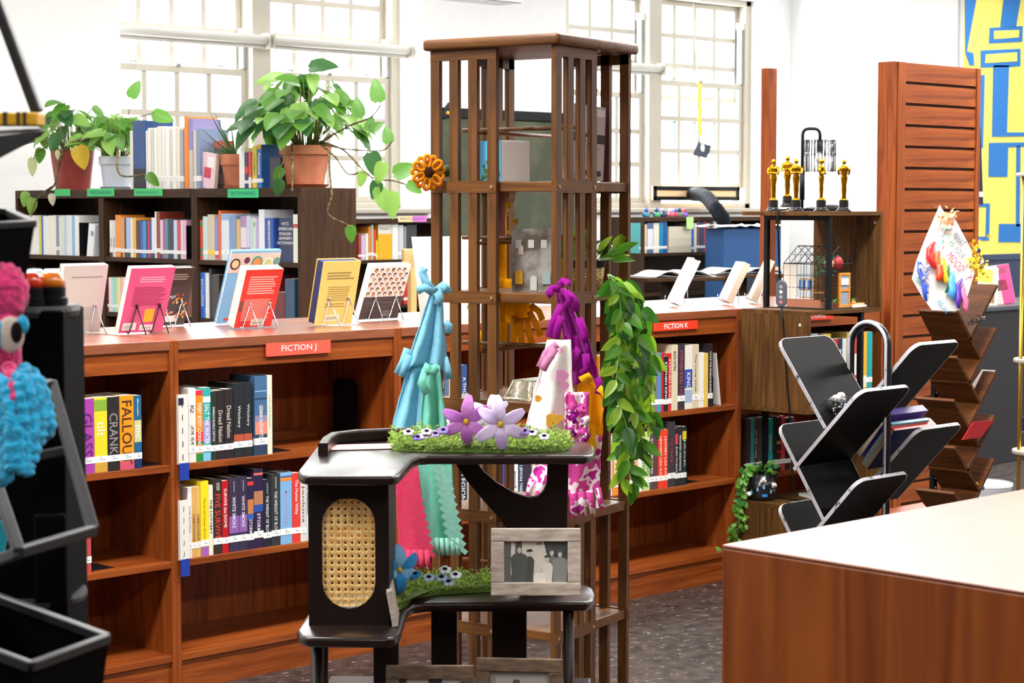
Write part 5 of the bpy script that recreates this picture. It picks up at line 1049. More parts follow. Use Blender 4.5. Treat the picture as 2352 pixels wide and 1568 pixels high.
display(497, 746, .235, .30, .018, '#6fb0dc', '#e9eef0', 'tall blue cookbook with a strip of food photographs', 'steel wire easel holding the blue cookbook', 0, 21, STEEL, True, dec=[(.0, .7, 1, .97, '#c9c4bc'), (.12, .04, .24, .07, '#d83a34')] + lines(.2, .58, 16, '#5a8fb8', .3, .62))
fc = [o for o in col.objects if o.name.startswith('display_book')][-1]
for cx, cz, r1, c1, c2 in ((.1, .82, .1, '#3a2f2a', '#d8c49a'), (.32, .87, .085, '#d6c9c2', '#5a2440'), (.53, .84, .11, '#3f8f86', '#d98a4a'), (.76, .83, .1, '#e4ddd2', '#b8c08a'), (.93, .85, .07, '#6a9a4a', '#5f8fb8'), (.34, .73, .04, '#4a3a34', '#8a6a5a')):
    for q, (rr_, c) in enumerate(((r1, c1), (r1 * .7, c2))):
        MB().lathe([(rr_ * .235, 0), (rr_ * .235, .0004)], 18, T=Matrix.Translation((min(cx, .96 - rr_ * .2) * .235 + .003, -.0008 - q * .0005, cz * .3)) @ Matrix.Rotation(R(90), 4, 'X')).build('food_photo', plain(c, .6), fc)
display(537, 756, .172, .232, .044, '#d8281c', '#efe3cb', 'thick red paperback on a steel wire easel', 'steel wire easel holding the red paperback', 0, 21, STEEL, dec=lines(.12, .5, 14, '#f0a090', .12, .9) + lines(.58, .9, 8, '#f3b3a6', .14, .92) + [(.42, .03, .78, .14, '#e6dfd4')] + [(.46 + .026 * i, .05, .474 + .026 * i, .1, '#4a4a4a') for i in range(10)] + [(.02, .28, .12, .46, '#7a4a34')])
display(722, 750, .182, .25, .044, '#e4c46c', '#27305f', 'yellow hardcover with navy page edges on a steel wire easel', 'steel wire easel holding the yellow hardcover', 0, 14, STEEL, True, dec=lines(.38, .62, 7, '#a98f4a', .22, .85) + lines(.28, .36, 2, '#a98f4a', .2, .75) + lines(.72, .85, 3, '#8d7a48', .15, .88) + [(.26, .06, .62, .15, '#e9e0c4')] + [(.29 + .03 * i, .08, .305 + .03 * i, .13, '#5a5140') for i in range(10)])
display(823, 737, .205, .232, .03, '#ece9e6', '#f2efe9', 'white book printed with many small faces and a dark lower panel', 'steel wire easel holding the book of faces', 0, 22, STEEL, True, dec=[(.0, .0, 1, .42, '#4a413f')] + lines(.08, .36, 11, '#7a706c', .08, .92) + [(.55, .05, .82, .16, '#d8d4cf')])
fc = [o for o in col.objects if o.name.startswith('display_book')][-1]; m1, m2 = MB(), MB()
for j in range(6):
    for i in range(7):
        cx = (.07 + i * .143 + (.07 if j % 2 else 0)); cz = .47 + j * .088
        if cx > .96: continue
        x, z = cx * .205, cz * .232; tr = Matrix.Translation((x, -.0016, z)) @ Matrix.Rotation(R(90), 4, 'X')
        m1.lathe([(.0085, 0), (.0085, .0004)], 10, (i * 3 + j) % 4, T=Matrix.Translation((x, -.0008, z + .002)) @ Matrix.Rotation(R(90), 4, 'X')); m2.lathe([(.0062, 0), (.0062, .0004)], 10, (i + j * 2) % 3, T=Matrix.Translation((x, -.0018, z - .0015)) @ Matrix.Rotation(R(90), 4, 'X'))
m1.build('printed_hair', [plain(c, .6) for c in ('#2a201c', '#4a3024', '#1f1a1a', '#a87a4a')], fc); m2.build('printed_faces', [plain(c, .6) for c in ('#e6bd9a', '#c98f68', '#efd0b4')], fc)
display(128, 770, .18, .25, .03, '#b9b6b0', '#e9e6dc', 'grey hardcover on an easel beside the black spinner rack', 'steel wire easel holding the grey hardcover', 0, 15, STEEL, True, dec=lines(.82, .86, 1, '#8d8a86', .2, .9) + lines(.2, .4, 8, '#a3a09a', .5, .9))
display(92, 759, .17, .225, .02, '#d5d8ea', '#efefef', 'white and violet book standing behind the grey hardcover', 'steel wire easel holding the white and violet book', 0, 14, STEEL, True)
display(1560, 705, .15, .225, .035, '#dcd6d6', '#efece6', 'white book with red coral print, left of the three by the ladder shelf', 'steel wire easel behind the red coral book', R(52), 26, STEEL, True, dec=[(.3 + .05 * i, .35 + .06 * i, .36 + .05 * i, .5 + .05 * i, '#b84a5a') for i in range(6)] + [(.2, .4, .7, .46, '#c9707c'), (.3, .6, .8, .66, '#c05a6a'), (.45, .3, .55, .85, '#9a8f98')] + lines(.08, .2, 4, '#77736f', .3, .7))
display(1682, 700, .13, .2, .032, '#a9a8b4', '#e2d6bd', 'thick cream paperback on an easel, middle of the three by the ladder shelf', 'steel wire easel behind the thick cream paperback', R(58), 26, STEEL, dec=lines(.2, .8, 9, '#8d8c9a', .2, .8))
display(1738, 697, .13, .21, .03, '#e6dcc0', '#efe4cc', 'cream book on an easel half hidden by the ladder shelf frame', 'steel wire easel behind the half-hidden cream book', R(48), 24, STEEL)

# ================================================================ CHALKBOARD, WINDOW-WALL BOOKCASES, BACK AREA
YC = 3.4; a, b = ony(1008, 252, YC), ony(1338, 280, YC); zt = a.z; zb = ony(1008, 556, YC).z
t = thing('chalkboard', 'large green chalkboard in a dark frame behind the slatted tower', 'chalkboard', ((a.x + b.x) / 2, YC, 0)); hw = (b.x - a.x) / 2
B(-hw, 0, zb, hw, .02, zt).build('board_surface', speckle('chalkboard_green', '#3c4030', '#4c513d', 4, .8), t)
for z in (zb - .02, zt - .045): B(-hw - .02, -.012, z, hw + .02, .025, z + .06).build('frame_bar', BLKM, t, bevel=.004)
for s in (-1, 1):
    B(s * hw - .02, -.012, zb, s * hw + .02, .025, zt).build('frame_bar', BLKM, t, bevel=.004)
    B(s * hw - .02, -.01, .08, s * hw + .02, .02, zb).build('leg', BLKM, t); B(s * hw - .02, -.28, .04, s * hw + .02, .28, .08).build('foot', BLKM, t)
    for y in (-.25, .25): MB().lathe([(.025, 0), (.03, .01), (.03, .03), (.025, .04)], 14, c=(s * hw, y, 0)).build('caster', BLACK, t)
# clips and paper strip on the chalkboard's left rim
t = thing('paper_garland', 'string of small white paper pieces down the left edge of the chalkboard', 'garland', (a.x - .03, YC - .03, zb))
for i in range(9): MB().prism([(-.03, -.02), (.02, 0), (-.02, .03)], (.01 * math.sin(i * 2), 0, .03 + i * .075), (1, 0, 0), (0, 0, 1), .004).build('paper_piece', plain(['#efeae2', '#e6a8c8', '#d8d8e6'][i % 3], .8), t)
t = thing('binder_clip', 'black clip with a yellow dot on the chalkboard corner', 'clip', (a.x + .02, YC - .02, zt - .02)); MB().tube([(0, 0, -.03), (.02, 0, .02), (.05, 0, .06)], [.018, .02, .012], 8).build('clip_body', BLKM, t); MB().ball((.015, -.022, .0), .012).build('yellow_dot', plain('#e8b02a', .5), t)

WZ = [1.585, 1.285, .95, .62, .3]
for i, (a, b) in enumerate(((3.1, 4.85), (4.85, 6.95), (8.45, 10.3))):
    t = thing('window_bookcase', 'low dark bookcase %s' % ['against the window wall behind the reference row', 'under the left window with the PHOTOGRAPHY label', 'under the right window with toys along the top'][i], 'bookcase', (a, 5.44, 0)); L = b - a
    for x in (0.0005, L - .0255): B(x, 0, 0, x + .025, .37, WZ[0] - .001).build('side_panel', DRK('z'), t)
    B(.0255, -.004, WZ[0] - .035, L - .0255, .37, WZ[0]).build('top_board', DRK('x'), t); B(.0255, .355, .05, L - .0255, .365, WZ[0] - .035).build('back_panel', DRK('z'), t)
    for z in WZ[1:]: B(.0255, .004, z - .025, L - .0255, .355, z).build('shelf', DRK('x'), t)
def XG(a): return 420 + a / 4.127
shelf_books('y', 5.46, WZ[1], [(824, 829, 538, '#b0483a', {}), (830, 839, 540, '#c9b8dc', {}), (840, 846, 536, '#f0e0d0', {}), (847, 852, 520, '#d98a2c', {}), (853, 858, 516, '#b8b8b4', {}), (859, 863, 528, '#e8452c', {}), (864, 868, 552, '#d8d820', {}), (869, 900, 514, '#e8b01e', D(strip=False, title='PORTRAITS', tc='#222222', upright=True, th=.35, tpos=.86, bands=[(.72, 1, '#dcd8d0')])), (901, 915, 512, '#e6e6e2', {}), (916, 927, 517, '#c9ccd0', {}), (928, 934, 520, '#8a8a90', {}), (935, 957, 516, '#3a3c40', {})], 'on the PHOTOGRAPHY shelf', 'photography books', 560, d=.2)
shelf_books('y', 5.46, WZ[2], [(880, 888, 640, '#d8d0c8', {}), (928, 938, 625, '#c93a34', {}), (939, 946, 630, '#e0605a', {}), (947, 953, 632, '#3a2a2a', {})], 'on the second shelf below PHOTOGRAPHY', 'photography books', 690, d=.2)
shelf_books('y', 5.46, WZ[1], [(1471, 1480, 512, '#4aa8a8', {}), (1481, 1486, 515, '#e2c9a0', {}), (1487, 1500, 512, '#5a6f9a', D(bands=[(.2, .8, '#d8dce6')])), (1501, 1514, 512, '#e2dcc8', {}), (1515, 1524, 508, '#1f86b0', {}), (1525, 1532, 508, '#2a5fa0', {}), (1536, 1588, 520, '#cfc6b0', D(strip=False)), (1588, 1593, 524, '#2a5aa8', {}), (1594, 1600, 512, '#d8d6c0', {}), (1601, 1607, 508, '#6a4a50', {}), (1608, 1616, 510, '#2c2f5a', {}), (1617, 1623, 508, '#b82f3a', {}), (1624, 1630, 512, '#e9dfc8', {}), (1631, 1637, 514, '#b87a3a', {}), (1638, 1648, 508, '#e6eaee', {})], 'on the shelf under the right window', 'books under the right window', 560, d=.2)
p, q = ony(915, 503, 5.43), ony(980, 500, 5.43)
t = thing('shelf_label', 'yellow and pink label reading PHOTOGRAPHY', 'label', ((p.x + q.x) / 2, 5.43, p.z)); wd = q.x - p.x
B(-wd / 2, 0, -.022, 0, .003, .022).build('card_yellow', plain('#f0d9a0', .6), t); B(0, 0, -.022, wd / 2, .003, .022).build('card_pink', plain('#d87ad0', .6), t); text('PHOTOGRAPHY', plain('#8a5a8a', .6), t, (0, -.001, 0), (1, 0, 0), (0, 0, 1), width=wd * .85, height=.02)
# toys on the right-window bookcase
for i, (px, c, c2) in enumerate(((1484, '#2f8f9a', '#3a5ab0'), (1508, '#3fae6a', '#2a4a8a'), (1524, '#22304f', '#8aa0c0'), (1540, '#d84a6a', '#e8c0d0'), (1551, '#b83a4a', '#6a7ad8'), (1560, '#4a8a5a', '#333333'), (1572, '#8a5ad0', '#e05a6a'))):
    p = ony(px, 492, 5.6); t = thing('toy_figure', '%s toy, %s from the left on the right-window bookcase' % (cname(c) + ' and ' + cname(c2), ORD[i]), 'toy', (p.x, 5.6, WZ[0] + .001)); 
    MB().lathe([(.03, 0), (.035, .015), (.02, .035), (.012, .04)], 12).build('body', plain(c, .4), t, smooth=True); MB().ball((0, 0, .055), .02).build('head', plain(c2, .4), t, smooth=True); MB().tube([(-.045, 0, .02), (0, 0, .03), (.045, 0, .022)], .009, 7).build('arms', plain(c2, .4), t, smooth=True)
t = thing('sticky_note', 'pale green sticky note on the bookcase under the right window', 'note', ony(1585, 512, 5.42)); B(-.045, 0, -.05, .045, .003, .05).build('paper', plain('#b6e08a', .7), t)
# AC filler panel, duct
p, q = ony(1500, 443, 6.05), ony(1697, 443, 6.05); zt, zb = ony(1500, 427, 6.05).z, ony(1500, 460, 6.05).z
t = thing('window_vent_panel', 'black-edged tan vent panel under the raised right window sash', 'vent panel', ((p.x + q.x) / 2, 6.05, zb)); hw = (q.x - p.x) / 2; hh = zt - zb
B(-hw, 0, 0, hw, .03, hh).build('panel', plain('#e4c296', .7), t)
for z in (0, hh - .035): B(-hw, -.012, z, hw, .0, z + .035).build('seal', BLKM, t, bevel=.003)
for s in (-1, 1): B(s * hw, -.012, 0, s * (hw - .04), 0, hh).build('seal', BLKM, t, bevel=.003)
t = thing('exhaust_hose', 'black exhaust hose curving down from the window vent panel', 'hose'); pts = [ony(1592, 446, 6.0), ony(1608, 446, 5.8), ony(1626, 455, 5.6), ony(1645, 480, 5.35), ony(1660, 502, 5.27), ony(1664, 515, 5.25), ony(1666, 535, 5.25)]
Q = []
for k in range(len(pts) - 1):
    for s in range(8): Q.append(pts[k].lerp(pts[k + 1], s / 8))
MB().tube(Q, [.062 + .002 * math.sin(i * 2.2) for i in range(len(Q))], 14).build('hose_tube', plain('#0b0f15', .7, spec=.1), t, smooth=True); rebase(t)
# navy unit with white cover
p = ony(1662, 520, 4.9); q = ony(1795, 520, 4.9); wd = q.x - p.x; zt = ony(1700, 524, 4.9).z
t = thing('navy_cabinet', 'navy blue cabinet with crumpled white plastic on top under the right window', 'cabinet', (p.x, 4.9, 0)); B(0, 0, .02, wd, .2, zt).build('body', plain('#1d4f86', .45), t, bevel=.01)
B(-.0, -.006, zt - .36, wd, 0, zt - .33).build('pale_strip', plain('#d8c6a4', .6), t); B(0, -.005, .05, wd, 0, zt - .37).build('lower_panel', plain('#152433', .4), t)
P = [[(-.12 + (wd + .2) * i / 14, -.05 + .3 * j / 6, zt + .012 + .035 * abs(noise.noise(Vector((i * .6, j * .7, 2))))) for j in range(7)] for i in range(15)]
MB().grid(P).build('plastic_cover', plain('#dfeaf2', .3), t, smooth=True, solid=.004)
# tables with open books behind the counter
def stand(px, py, D_, w_, d_, c, lab, rz, tilt, pages='#e9e6e0', c2='#c9d2d8'):
    p = atd(px, py, D_); t = thing('book_stand', lab, 'book stand', (p.x, p.y, 0), rz)
    B(-w_ / 2, -d_ / 2, p.z - .03, w_ / 2, d_ / 2, p.z - .008).build('board', DRK('x'), t, bevel=.003); B(-.05, -.05, .03, .05, .05, p.z - .03).build('post', DRK('z'), t); B(-.2, -.2, 0, .2, .2, .03).build('foot', DRK('x'), t)
    o = thing('open_magazine', 'open magazine lying on the ' + lab, 'magazine', (p.x, p.y, p.z - .007), rz); 
    for s in (-1, 1): MB().grid([[(s * w_ * .42 * u, -d_ * .4 + d_ * .8 * v, .03 * math.sin(math.pi * min(u * 1.2, 1)) + .004) for v in (0, 1)] for u in [i / 8 for i in range(9)]]).build('page', plain(pages if s < 0 else c2, .6), o, smooth=True, solid=.004)
stand(1545, 632, 11.5, .5, .34, '', 'dark reading stand left of the red coral book', R(-20), 8); stand(1690, 625, 12.0, .52, .34, '', 'dark reading stand behind the cream paperback', R(-25), 8, '#dfe0e0', '#b9c6cf')
# pale wooden chair back at left of the tower
p = ony(965, 575, 2.2); t = thing('wooden_chair', 'light wooden chair standing behind the counter left of the tower', 'chair', (p.x, 2.2, 0), R(-8)); BW = wood('beech_wood', '#c49a5e', '#dab57c', 'x', 6, .45); BWZ = wood('beech_wood', '#c49a5e', '#dab57c', 'z', 6, .45)
zt = p.z
B(-.1, 0, zt - .1, .3, .03, zt + .01).build('back_rail', BW, t, bevel=.008); B(-.1, 0, .62, .3, .03, .68).build('back_rail', BW, t, bevel=.006)
for x in (-.06, .22): B(x, 0, 0, x + .04, .035, zt - .02).build('leg', BWZ, t, bevel=.005)
for x in (-.06, .22): B(x, -.38, 0, x + .04, -.345, .45).build('leg', BWZ, t, bevel=.005)
B(-.1, -.4, .45, .3, .02, .48).build('seat', BW, t, bevel=.008)
# white tall paper bag on the counter behind the tower
p = onz(1010, 735, TOPZ + .001); q = onz(1092, 732, TOPZ + .001)
t = thing('paper_bag', 'white paper bag with small green drawings on the counter behind the tower', 'paper bag', (p.x + .1, p.y, TOPZ + .001)); zz = ony(1040, 545, p.y).z - TOPZ
m = MB(); P = [[(x * (1 + .04 * k), y * (1 + .04 * k), zz * k / 6 + .004 * noise.noise(Vector((x * 9, y * 9, k)))) for x, y in rounded_rect(-.1, 0, .13, .12, .01)] for k in range(7)]; m.grid(P, 0, True); m.add(P[0], [tuple(range(len(P[0])))]); m.build('bag', plain('#f2f0ea', .75), t, solid=.002)
for x, z, c in ((-.03, .22, '#8ac04a'), (.06, .05, '#4a8f3a'), (.03, .1, '#d88a9a')): MB().lathe([(.014, 0), (.014, .001)], 8, T=Matrix.Translation((x, -.006, z)) @ Matrix.Rotation(R(90), 4, 'X')).build('drawing', plain(c, .7), t)
# hanging ornament in right window
t = thing('hanging_ornament', 'yellow streamer with a dark square card hanging in the right window', 'ornament'); yy = 5.95
MB().tube([ony(1593, 8, yy), ony(1596, 100, yy), ony(1604, 180, yy)], .004, 6).build('string', plain('#d8d0b8', .7), t)
MB().ball(ony(1602, 175, yy), .05, .02, .06).build('white_puff', WHITE, t, smooth=True)
for i in range(5): ribbon(t, fabric('ribbon_yellow', '#f3e06a'), [ony(1604 + (i % 2) * 4, 190 + i * 24, yy), ony(1610 - (i % 2) * 4, 203 + i * 24, yy), ony(1606 + i, 216 + i * 24, yy)], .03, 'ribbon')
pc = ony(1613, 345, yy); MB().prism([(-.085, -.04), (.04, -.075), (.085, .04), (-.035, .075)], pc, RT, UP, .006).build('square_card', plain('#3f4854', .6), t); MB().ball(pc + Vector((0, -.01, .02)), .035, .01, .035).build('white_dot', WHITE, t); MB().tube([ony(1606, 310, yy), pc], .003, 6).build('string', plain('#d8d0b8', .7), t)
rebase(t)
# ceiling fixture corner at top of frame
p = atd(1145, 0, 12.5); t = thing('ceiling_light', 'white hanging light fixture at the top edge above the tower', 'light fixture', (p.x, p.y, 0), 0)
B(-.62, -.1, p.z - .02, .12, .1, p.z + .09).build('housing', plain('#f0f0ee', .5), t, bevel=.01); B(-.58, -.085, p.z - .024, .08, .085, p.z - .019).build('diffuser', plain('#d5dade', .3), t)
for x in (-.5, 0): MB().tube([(x, 0, p.z + .09), (x, 0, HC)], .006, 6).build('suspension_rod', STEEL, t)

# ================================================================ SLATWALL END AND POST
t = thing('slatwall_panel', 'tall cherry-stained slatwall display panel beside the white column', 'slatwall', (4.19, 0, 0)); Wd, HT = .76, 2.372
B(0, 0, 0, .035, .09, HT).build('frame_post', RED('z'), t, bevel=.002); B(.035, -.006, 0, .1, .09, HT).build('frame_stile', RED('z'), t, bevel=.002); B(Wd - .035, -.006, 0, Wd, .09, HT).build('frame_stile', RED('z'), t, bevel=.002)
B(.1, .012, 0, Wd - .035, .08, HT - .002).build('backing', plain('#3a1a0c', .7), t)
zz = .02; sp = .1035; k = 0; sl = B(.1, 0, 0, Wd - .035, .012, sp - .014).mesh('slat', RED('x'))
while zz + sp < HT: place('slat', sl, t, Matrix.Translation((0, 0, HT - .002 - (sp - .014) - k * sp))); k += 1; zz += sp
t = thing('wooden_post', 'narrow reddish wooden post standing before the white column', 'post', (4.29, .8 + .04, 0)); B(0, 0, 0, .07, .05, 2.386).build('post', RED('z'), t, bevel=.003); B(-.03, -.03, 0, .10, .08, .04).build('foot_block', RED('x'), t, bevel=.003)

# ================================================================ RUSTIC LADDER SHELF
LX, LY = 3.005, -.405; LW, LD = .54, .372; LZ = [1.65, 1.22, .79, .365, .02]
t = thing('ladder_shelf', 'dark rustic wood and black metal zigzag shelf unit holding the lamp and statuettes', 'shelf unit', (LX, LY, 0)); FX = (.15, .39)
for i, z in enumerate(LZ): B(0, 0, z - .018, LW, LD, z).build('shelf_board', RUS('x'), t, bevel=.001)
def mframe(x, z0, z1):
    m = MB(); w_ = .021
    for y in (.004, LD - .004 - w_): m.box(x, y, z0, x + w_, y + w_, z1)
    m.box(x, .004 + w_, z1 - w_, x + w_, LD - .004 - w_, z1); m.box(x, .004 + w_, z0, x + w_, LD - .004 - w_, z0 + .004); m.build('metal_frame', BLKM, t, bevel=.001)
for i in range(4):
    z1, z0 = LZ[i] - .018, LZ[i + 1]
    if i % 2 == 0:
        B(LW - .018, 0, z0, LW, LD, z1).build('wood_side', RUS('z'), t, bevel=.001); mframe(FX[0], z0, z1)
    else:
        B(0, 0, z0, .018, LD, z1).build('wood_side', RUS('z'), t, bevel=.001); mframe(FX[1], z0, z1)
for x, y, z in ((LW - .0185, .03, LZ[0] - .05), (-.0012, .045, LZ[1] - .06)):
    MB().lathe([(.007, 0), (.007, .001)], 12, T=Matrix.Translation((x, y, z)) @ Matrix.Rotation(R(-90), 4, 'Y')).build('screw_cap', plain('#c9c2b8', .4), t)
# ---- statuettes
GOLD = plain('#d9a21c', .16, 1.0, name='polished_gold')
def statuette(px, py, y, rz, lab, s=1.0, lift=0):
    p = onx(px, py, y); t = thing('gold_statuette', lab, 'statuette', (y, p.y, LZ[0] + .0006 + lift), rz, 'gold statuettes on the ladder shelf')
    MB().lathe([(.0335, 0), (.0335, .004), (.0265, .010), (.0245, .016), (.0215, .018), (.0215, .047), (.022, .048)], 24).build('base', plain('#17171a', .25, coat=.6), t)
    m = MB(); z0 = .048
    m.lathe([(.0125, 0), (.0125, .004), (.01, .006)], 18, c=(0, 0, z0))
    prof = [(0.006, .0085, .006), (.02, .0075, .0055), (.045, .0095, .007), (.06, .0085, .0065), (.08, .0115, .0085), (.09, .0125, .009), (.1, .0095, .0075), (.112, .0125, .0085), (.126, .0165, .0095), (.134, .0155, .0085), (.139, .008, .006), (.143, .0045, .0045)]
    m.grid([[(rx * math.cos(2 * math.pi * k / 14) * (1 - .12 * (1 if k in (3, 4, 10, 11) and z < .075 else 0)), ry * math.sin(2 * math.pi * k / 14), z0 + z) for k in range(14)] for z, rx, ry in prof], 0, True)
    m.ball((0, -.001, z0 + .153), .0072, .008, .0105, 12, 8)
    for sx in (-1, 1):
        m.tube([(sx * .0155, 0, z0 + .131), (sx * .019, -.002, z0 + .118), (sx * .0175, -.005, z0 + .104), (sx * .008, -.0105, z0 + .108), (sx * .001, -.0115, z0 + .111)], [.0048, .0045, .004, .0034, .0034], 8)
    for sx in (-1, 1): m.ball((sx * .006, -.005, z0 + .007), .004, .008, .003, 8, 5)

    o = m.build('figure', GOLD, t, smooth=True); o.scale = (1.3 * s, 1.3 * s, 1.1 * s); o.location.z = -.048 * .1
    return t
statuette(1776, 480, 3.047, R(-75), 'gold statuette standing leftmost on the ladder shelf top'); statuette(1828, 480, 3.05, R(-45), 'gold statuette second of the front row, facing forward'); statuette(1886, 480, 3.14, R(10), 'gold statuette third of the front row, below the glass shade'); statuette(1938, 480, 3.29, R(140), 'gold statuette rightmost on the ladder shelf top')
t = boxed('riser_block', 'small white block under the rear statuette', 'block', (3.2, onx(1808, 470, 3.2).y, LZ[0] + .0005), 0, .075, .075, .018, '#e6ddd2'); statuette(1808, 470, 3.2, R(-55), 'gold statuette set back on a white block behind the front row', 1, .018)
# ---- lamp with ribbed glass shade
p = ony(1842, 480, -.2); t = thing('table_lamp', 'black arched table lamp with a ribbed clear glass shade', 'lamp', (p.x, -.2, LZ[0] + .0006), YAW - R(90))
MB().lathe([(.05, 0), (.05, .012), (.04, .016), (.012, .02)], 28, c=(.06, 0, 0)).build('base', BLKM, t, smooth=False); Hh = .37
pts = [(0, 0, .01), (0, 0, Hh - .03)] + [(.025 - .025 * math.cos(R(a_)), 0, Hh - .03 + .025 * math.sin(R(a_))) for a_ in (30, 60, 90)] + [(.052 + .025 * math.sin(R(a_)), 0, Hh - .03 + .025 * math.cos(R(a_))) for a_ in (0, 30, 60, 90)] + [(.077, 0, Hh - .055)]
MB().tube(pts, .0072, 10).build('arched_pole', BLKM, t, smooth=True); B(-.01, -.01, 0, .07, .01, .012).build('base_bar', BLKM, t); MB().tube([(0, 0, .05), (0, 0, .18)], .011, 12).build('lower_sleeve', BLKM, t, smooth=True)
SG = glass('smoked_glass', (.94, .945, .955), .2); SG2 = glass('clear_ribbed_glass', (.997, .998, .999), .15)
rods = MB()
for k in range(26):
    a_ = 2 * math.pi * k / 26; x, y = .077 + .064 * math.cos(a_), .064 * math.sin(a_); MB().tube([(x, y, Hh - .195), (x, y, Hh - .12)], .0076, 8).build('glass_rod_lower', SG2, t, smooth=True); MB().tube([(x, y, Hh - .12), (x, y, Hh - .057)], .0076, 8).build('glass_rod_upper', SG, t, smooth=True)
MB().lathe([(.066, Hh - .06), (.066, Hh - .054), (.01, Hh - .05)], 28, c=(.077, 0, 0)).build('shade_cap', SG, t); MB().tube([(.077, 0, Hh - .055), (.077, 0, Hh - .11)], .014, 12).build('bulb_socket', BLKM, t, smooth=True); MB().ball((.077, 0, Hh - .135), .02, .02, .026).build('bulb', plain('#efeee8', .3), t, smooth=True)
t = boxed('candle_cup', 'low round black cup behind the third statuette', 'cup', (ony(1912, 478, -.2).x, -.2, LZ[0] + .0005), 0, .05, .05, .03, '#1b1b1d', .01)
# ---- lamp cord with remote
t = thing('cord_remote', 'grey inline remote control hanging on a black cord from the lamp', 'remote control'); yy = LY - .02
pts = [onx(1836, 470, LX + .16)] + [Vector((LX + .02, LY + .05, LZ[0] + .006)), Vector((LX - .012, LY + .07, LZ[0] + .002))]; c0 = onx(1786, 500, LX - .01); c1 = onx(1791, 640, LX - .012)
MB().tube([pts[0], Vector((LX + .09, LY + .2, LZ[0] + .007)), Vector((LX + .0, c0.y, LZ[0] + .007)), Vector((LX - .008, c0.y, LZ[0] - .01)), c0, c1], .004, 8).build('cord', BLACK, t, smooth=True)
P_ = onx(1796, 674, LX - .014); RM = MB(); fr_ = [((a_), b_) for a_, b_ in pill(.024, .058)]
u_ = Vector((.0, -1, 0)).lerp(RT, .5).normalized(); RM.prism([(a_, b_) for a_, b_ in fr_], P_, u_, UP, .016); o = RM.build('remote_body', plain('#4b4e55', .5), t, bevel=.004)
nrm = u_.cross(UP).normalized()
for k, c in enumerate(('#8f8f94', '#d8d8da', '#9a9aa0', '#c46a6a')):
    mm = MB(); cpt = P_ + UP * (.03 - k * .022) + nrm * .0165; mm.prism([(.0075 * math.cos(R(q)), .0075 * math.sin(R(q))) for q in range(0, 360, 30)], cpt, u_, UP, .0015); mm.build('button', plain(c, .4), t)
MB().tube([P_ - UP * .058 + nrm * .008, onx(1799, 740, LX - .012), onx(1806, 860, LX - .012), onx(1815, 960, LX - .012), onx(1820, 1090, LX + .02), onx(1822, 1130, LX + .02)], .004, 8).build('cord', BLACK, t, smooth=True); rebase(t)
# ---- miniature greenhouse
g0 = onx(1893, 700, LX + .18); gy0 = g0.y; g1 = ony(1958, 700, gy0); GXW = g1.x - g0.x; gd = onx(1799, 700, g0.x).y - gy0; gz = LZ[1] + .001
ze = ony(1893, 607, gy0).z - gz; zr = ony(1925, 566, gy0).z - gz
t = thing('miniature_greenhouse', 'miniature glass greenhouse with a tiny orange door on the ladder shelf', 'dollhouse', (g0.x, gy0, gz)); WR = plain('#1c1c1e', .4); r_ = .0016
gd = min(gd, .30)
def wire(a_, b_, rad=r_, mat=WR, name='wire_bar'): MB().tube([a_, b_], rad, 6).build(name, mat, t)
B(-.02, -.03, 0, GXW + .05, gd + .02, .006).build('base_board', plain('#3a3128', .6), t); B(-.002, .02, .006, 0, gd - .02, .04).build('brown_plinth', plain('#a3654a', .6), t); B(0, .02, .006, GXW, .024, .03).build('brown_plinth', plain('#8a5a44', .6), t)
for x in (0, GXW):
    for y in (0, gd): wire((x, y, .006), (x, y, ze), .002)
    wire((x, 0, ze), (x, gd, ze), .0024)
    for k in range(1, 6): wire((x, gd * k / 6, .04), (x, gd * k / 6, ze))
    for k in (1, 2): wire((x, 0, .04 + (ze - .04) * k / 3), (x, gd, .04 + (ze - .04) * k / 3))
    wire((x, 0, .04), (x, gd, .04), .002)
    for k in range(7): wire((x, gd * k / 6, ze), (GXW / 2, gd * k / 6, zr))
    wire((x / 2 + GXW / 4, 0, (ze + zr) / 2), (x / 2 + GXW / 4, gd, (ze + zr) / 2), .001)
wire((GXW / 2, 0, zr), (GXW / 2, gd, zr), .0024)
for y in (0, gd):
    wire((0, y, ze), (GXW, y, ze)); 
    for k in range(1, 5): wire((GXW * k / 5, y, .03), (GXW * k / 5, y, ze + (zr - ze) * (1 - abs(2 * k / 5 - 1))), .001)
    for k in (1, 2): wire((0, y, .04 + (ze - .04) * k / 3), (GXW, y, .04 + (ze - .04) * k / 3), .001)
GG = glass('greenhouse_glass', (.985, .99, .995), .03)
B(-.0008, .001, .04, .0002, gd - .001, ze).build('pane', GG, t); B(GXW - .0002, .001, .04, GXW + .0008, gd - .001, ze).build('pane', GG, t); B(.001, -.0006, .03, GXW - .001, .0006, ze).build('pane', GG, t)
for x in (0, GXW): MB().add([(x, 0, ze), (x, gd, ze), (GXW / 2, gd, zr), (GXW / 2, 0, zr)], [(0, 1, 2, 3)]).build('roof_pane', GG, t, solid=.001)
B(-.0012, gd * .66, .04, 0.001, gd - .002, ze - .003).build('cream_wall', plain('#d5d0c4', .7), t)
DO = plain('#e08a1e', .5); x0, x1, dz = GXW * .46, GXW * .84, ze * .8
for a_ in ((x0, .006, x0 + .008, dz), (x1 - .008, .006, x1, dz)): B(a_[0], -.012, a_[1], a_[2], -.004, a_[3]).build('door_stile', DO, t)
for z in (.006, dz * .48, dz - .01): B(x0 + .008, -.012, z, x1 - .008, -.004, z + .01).build('door_rail', DO, t)
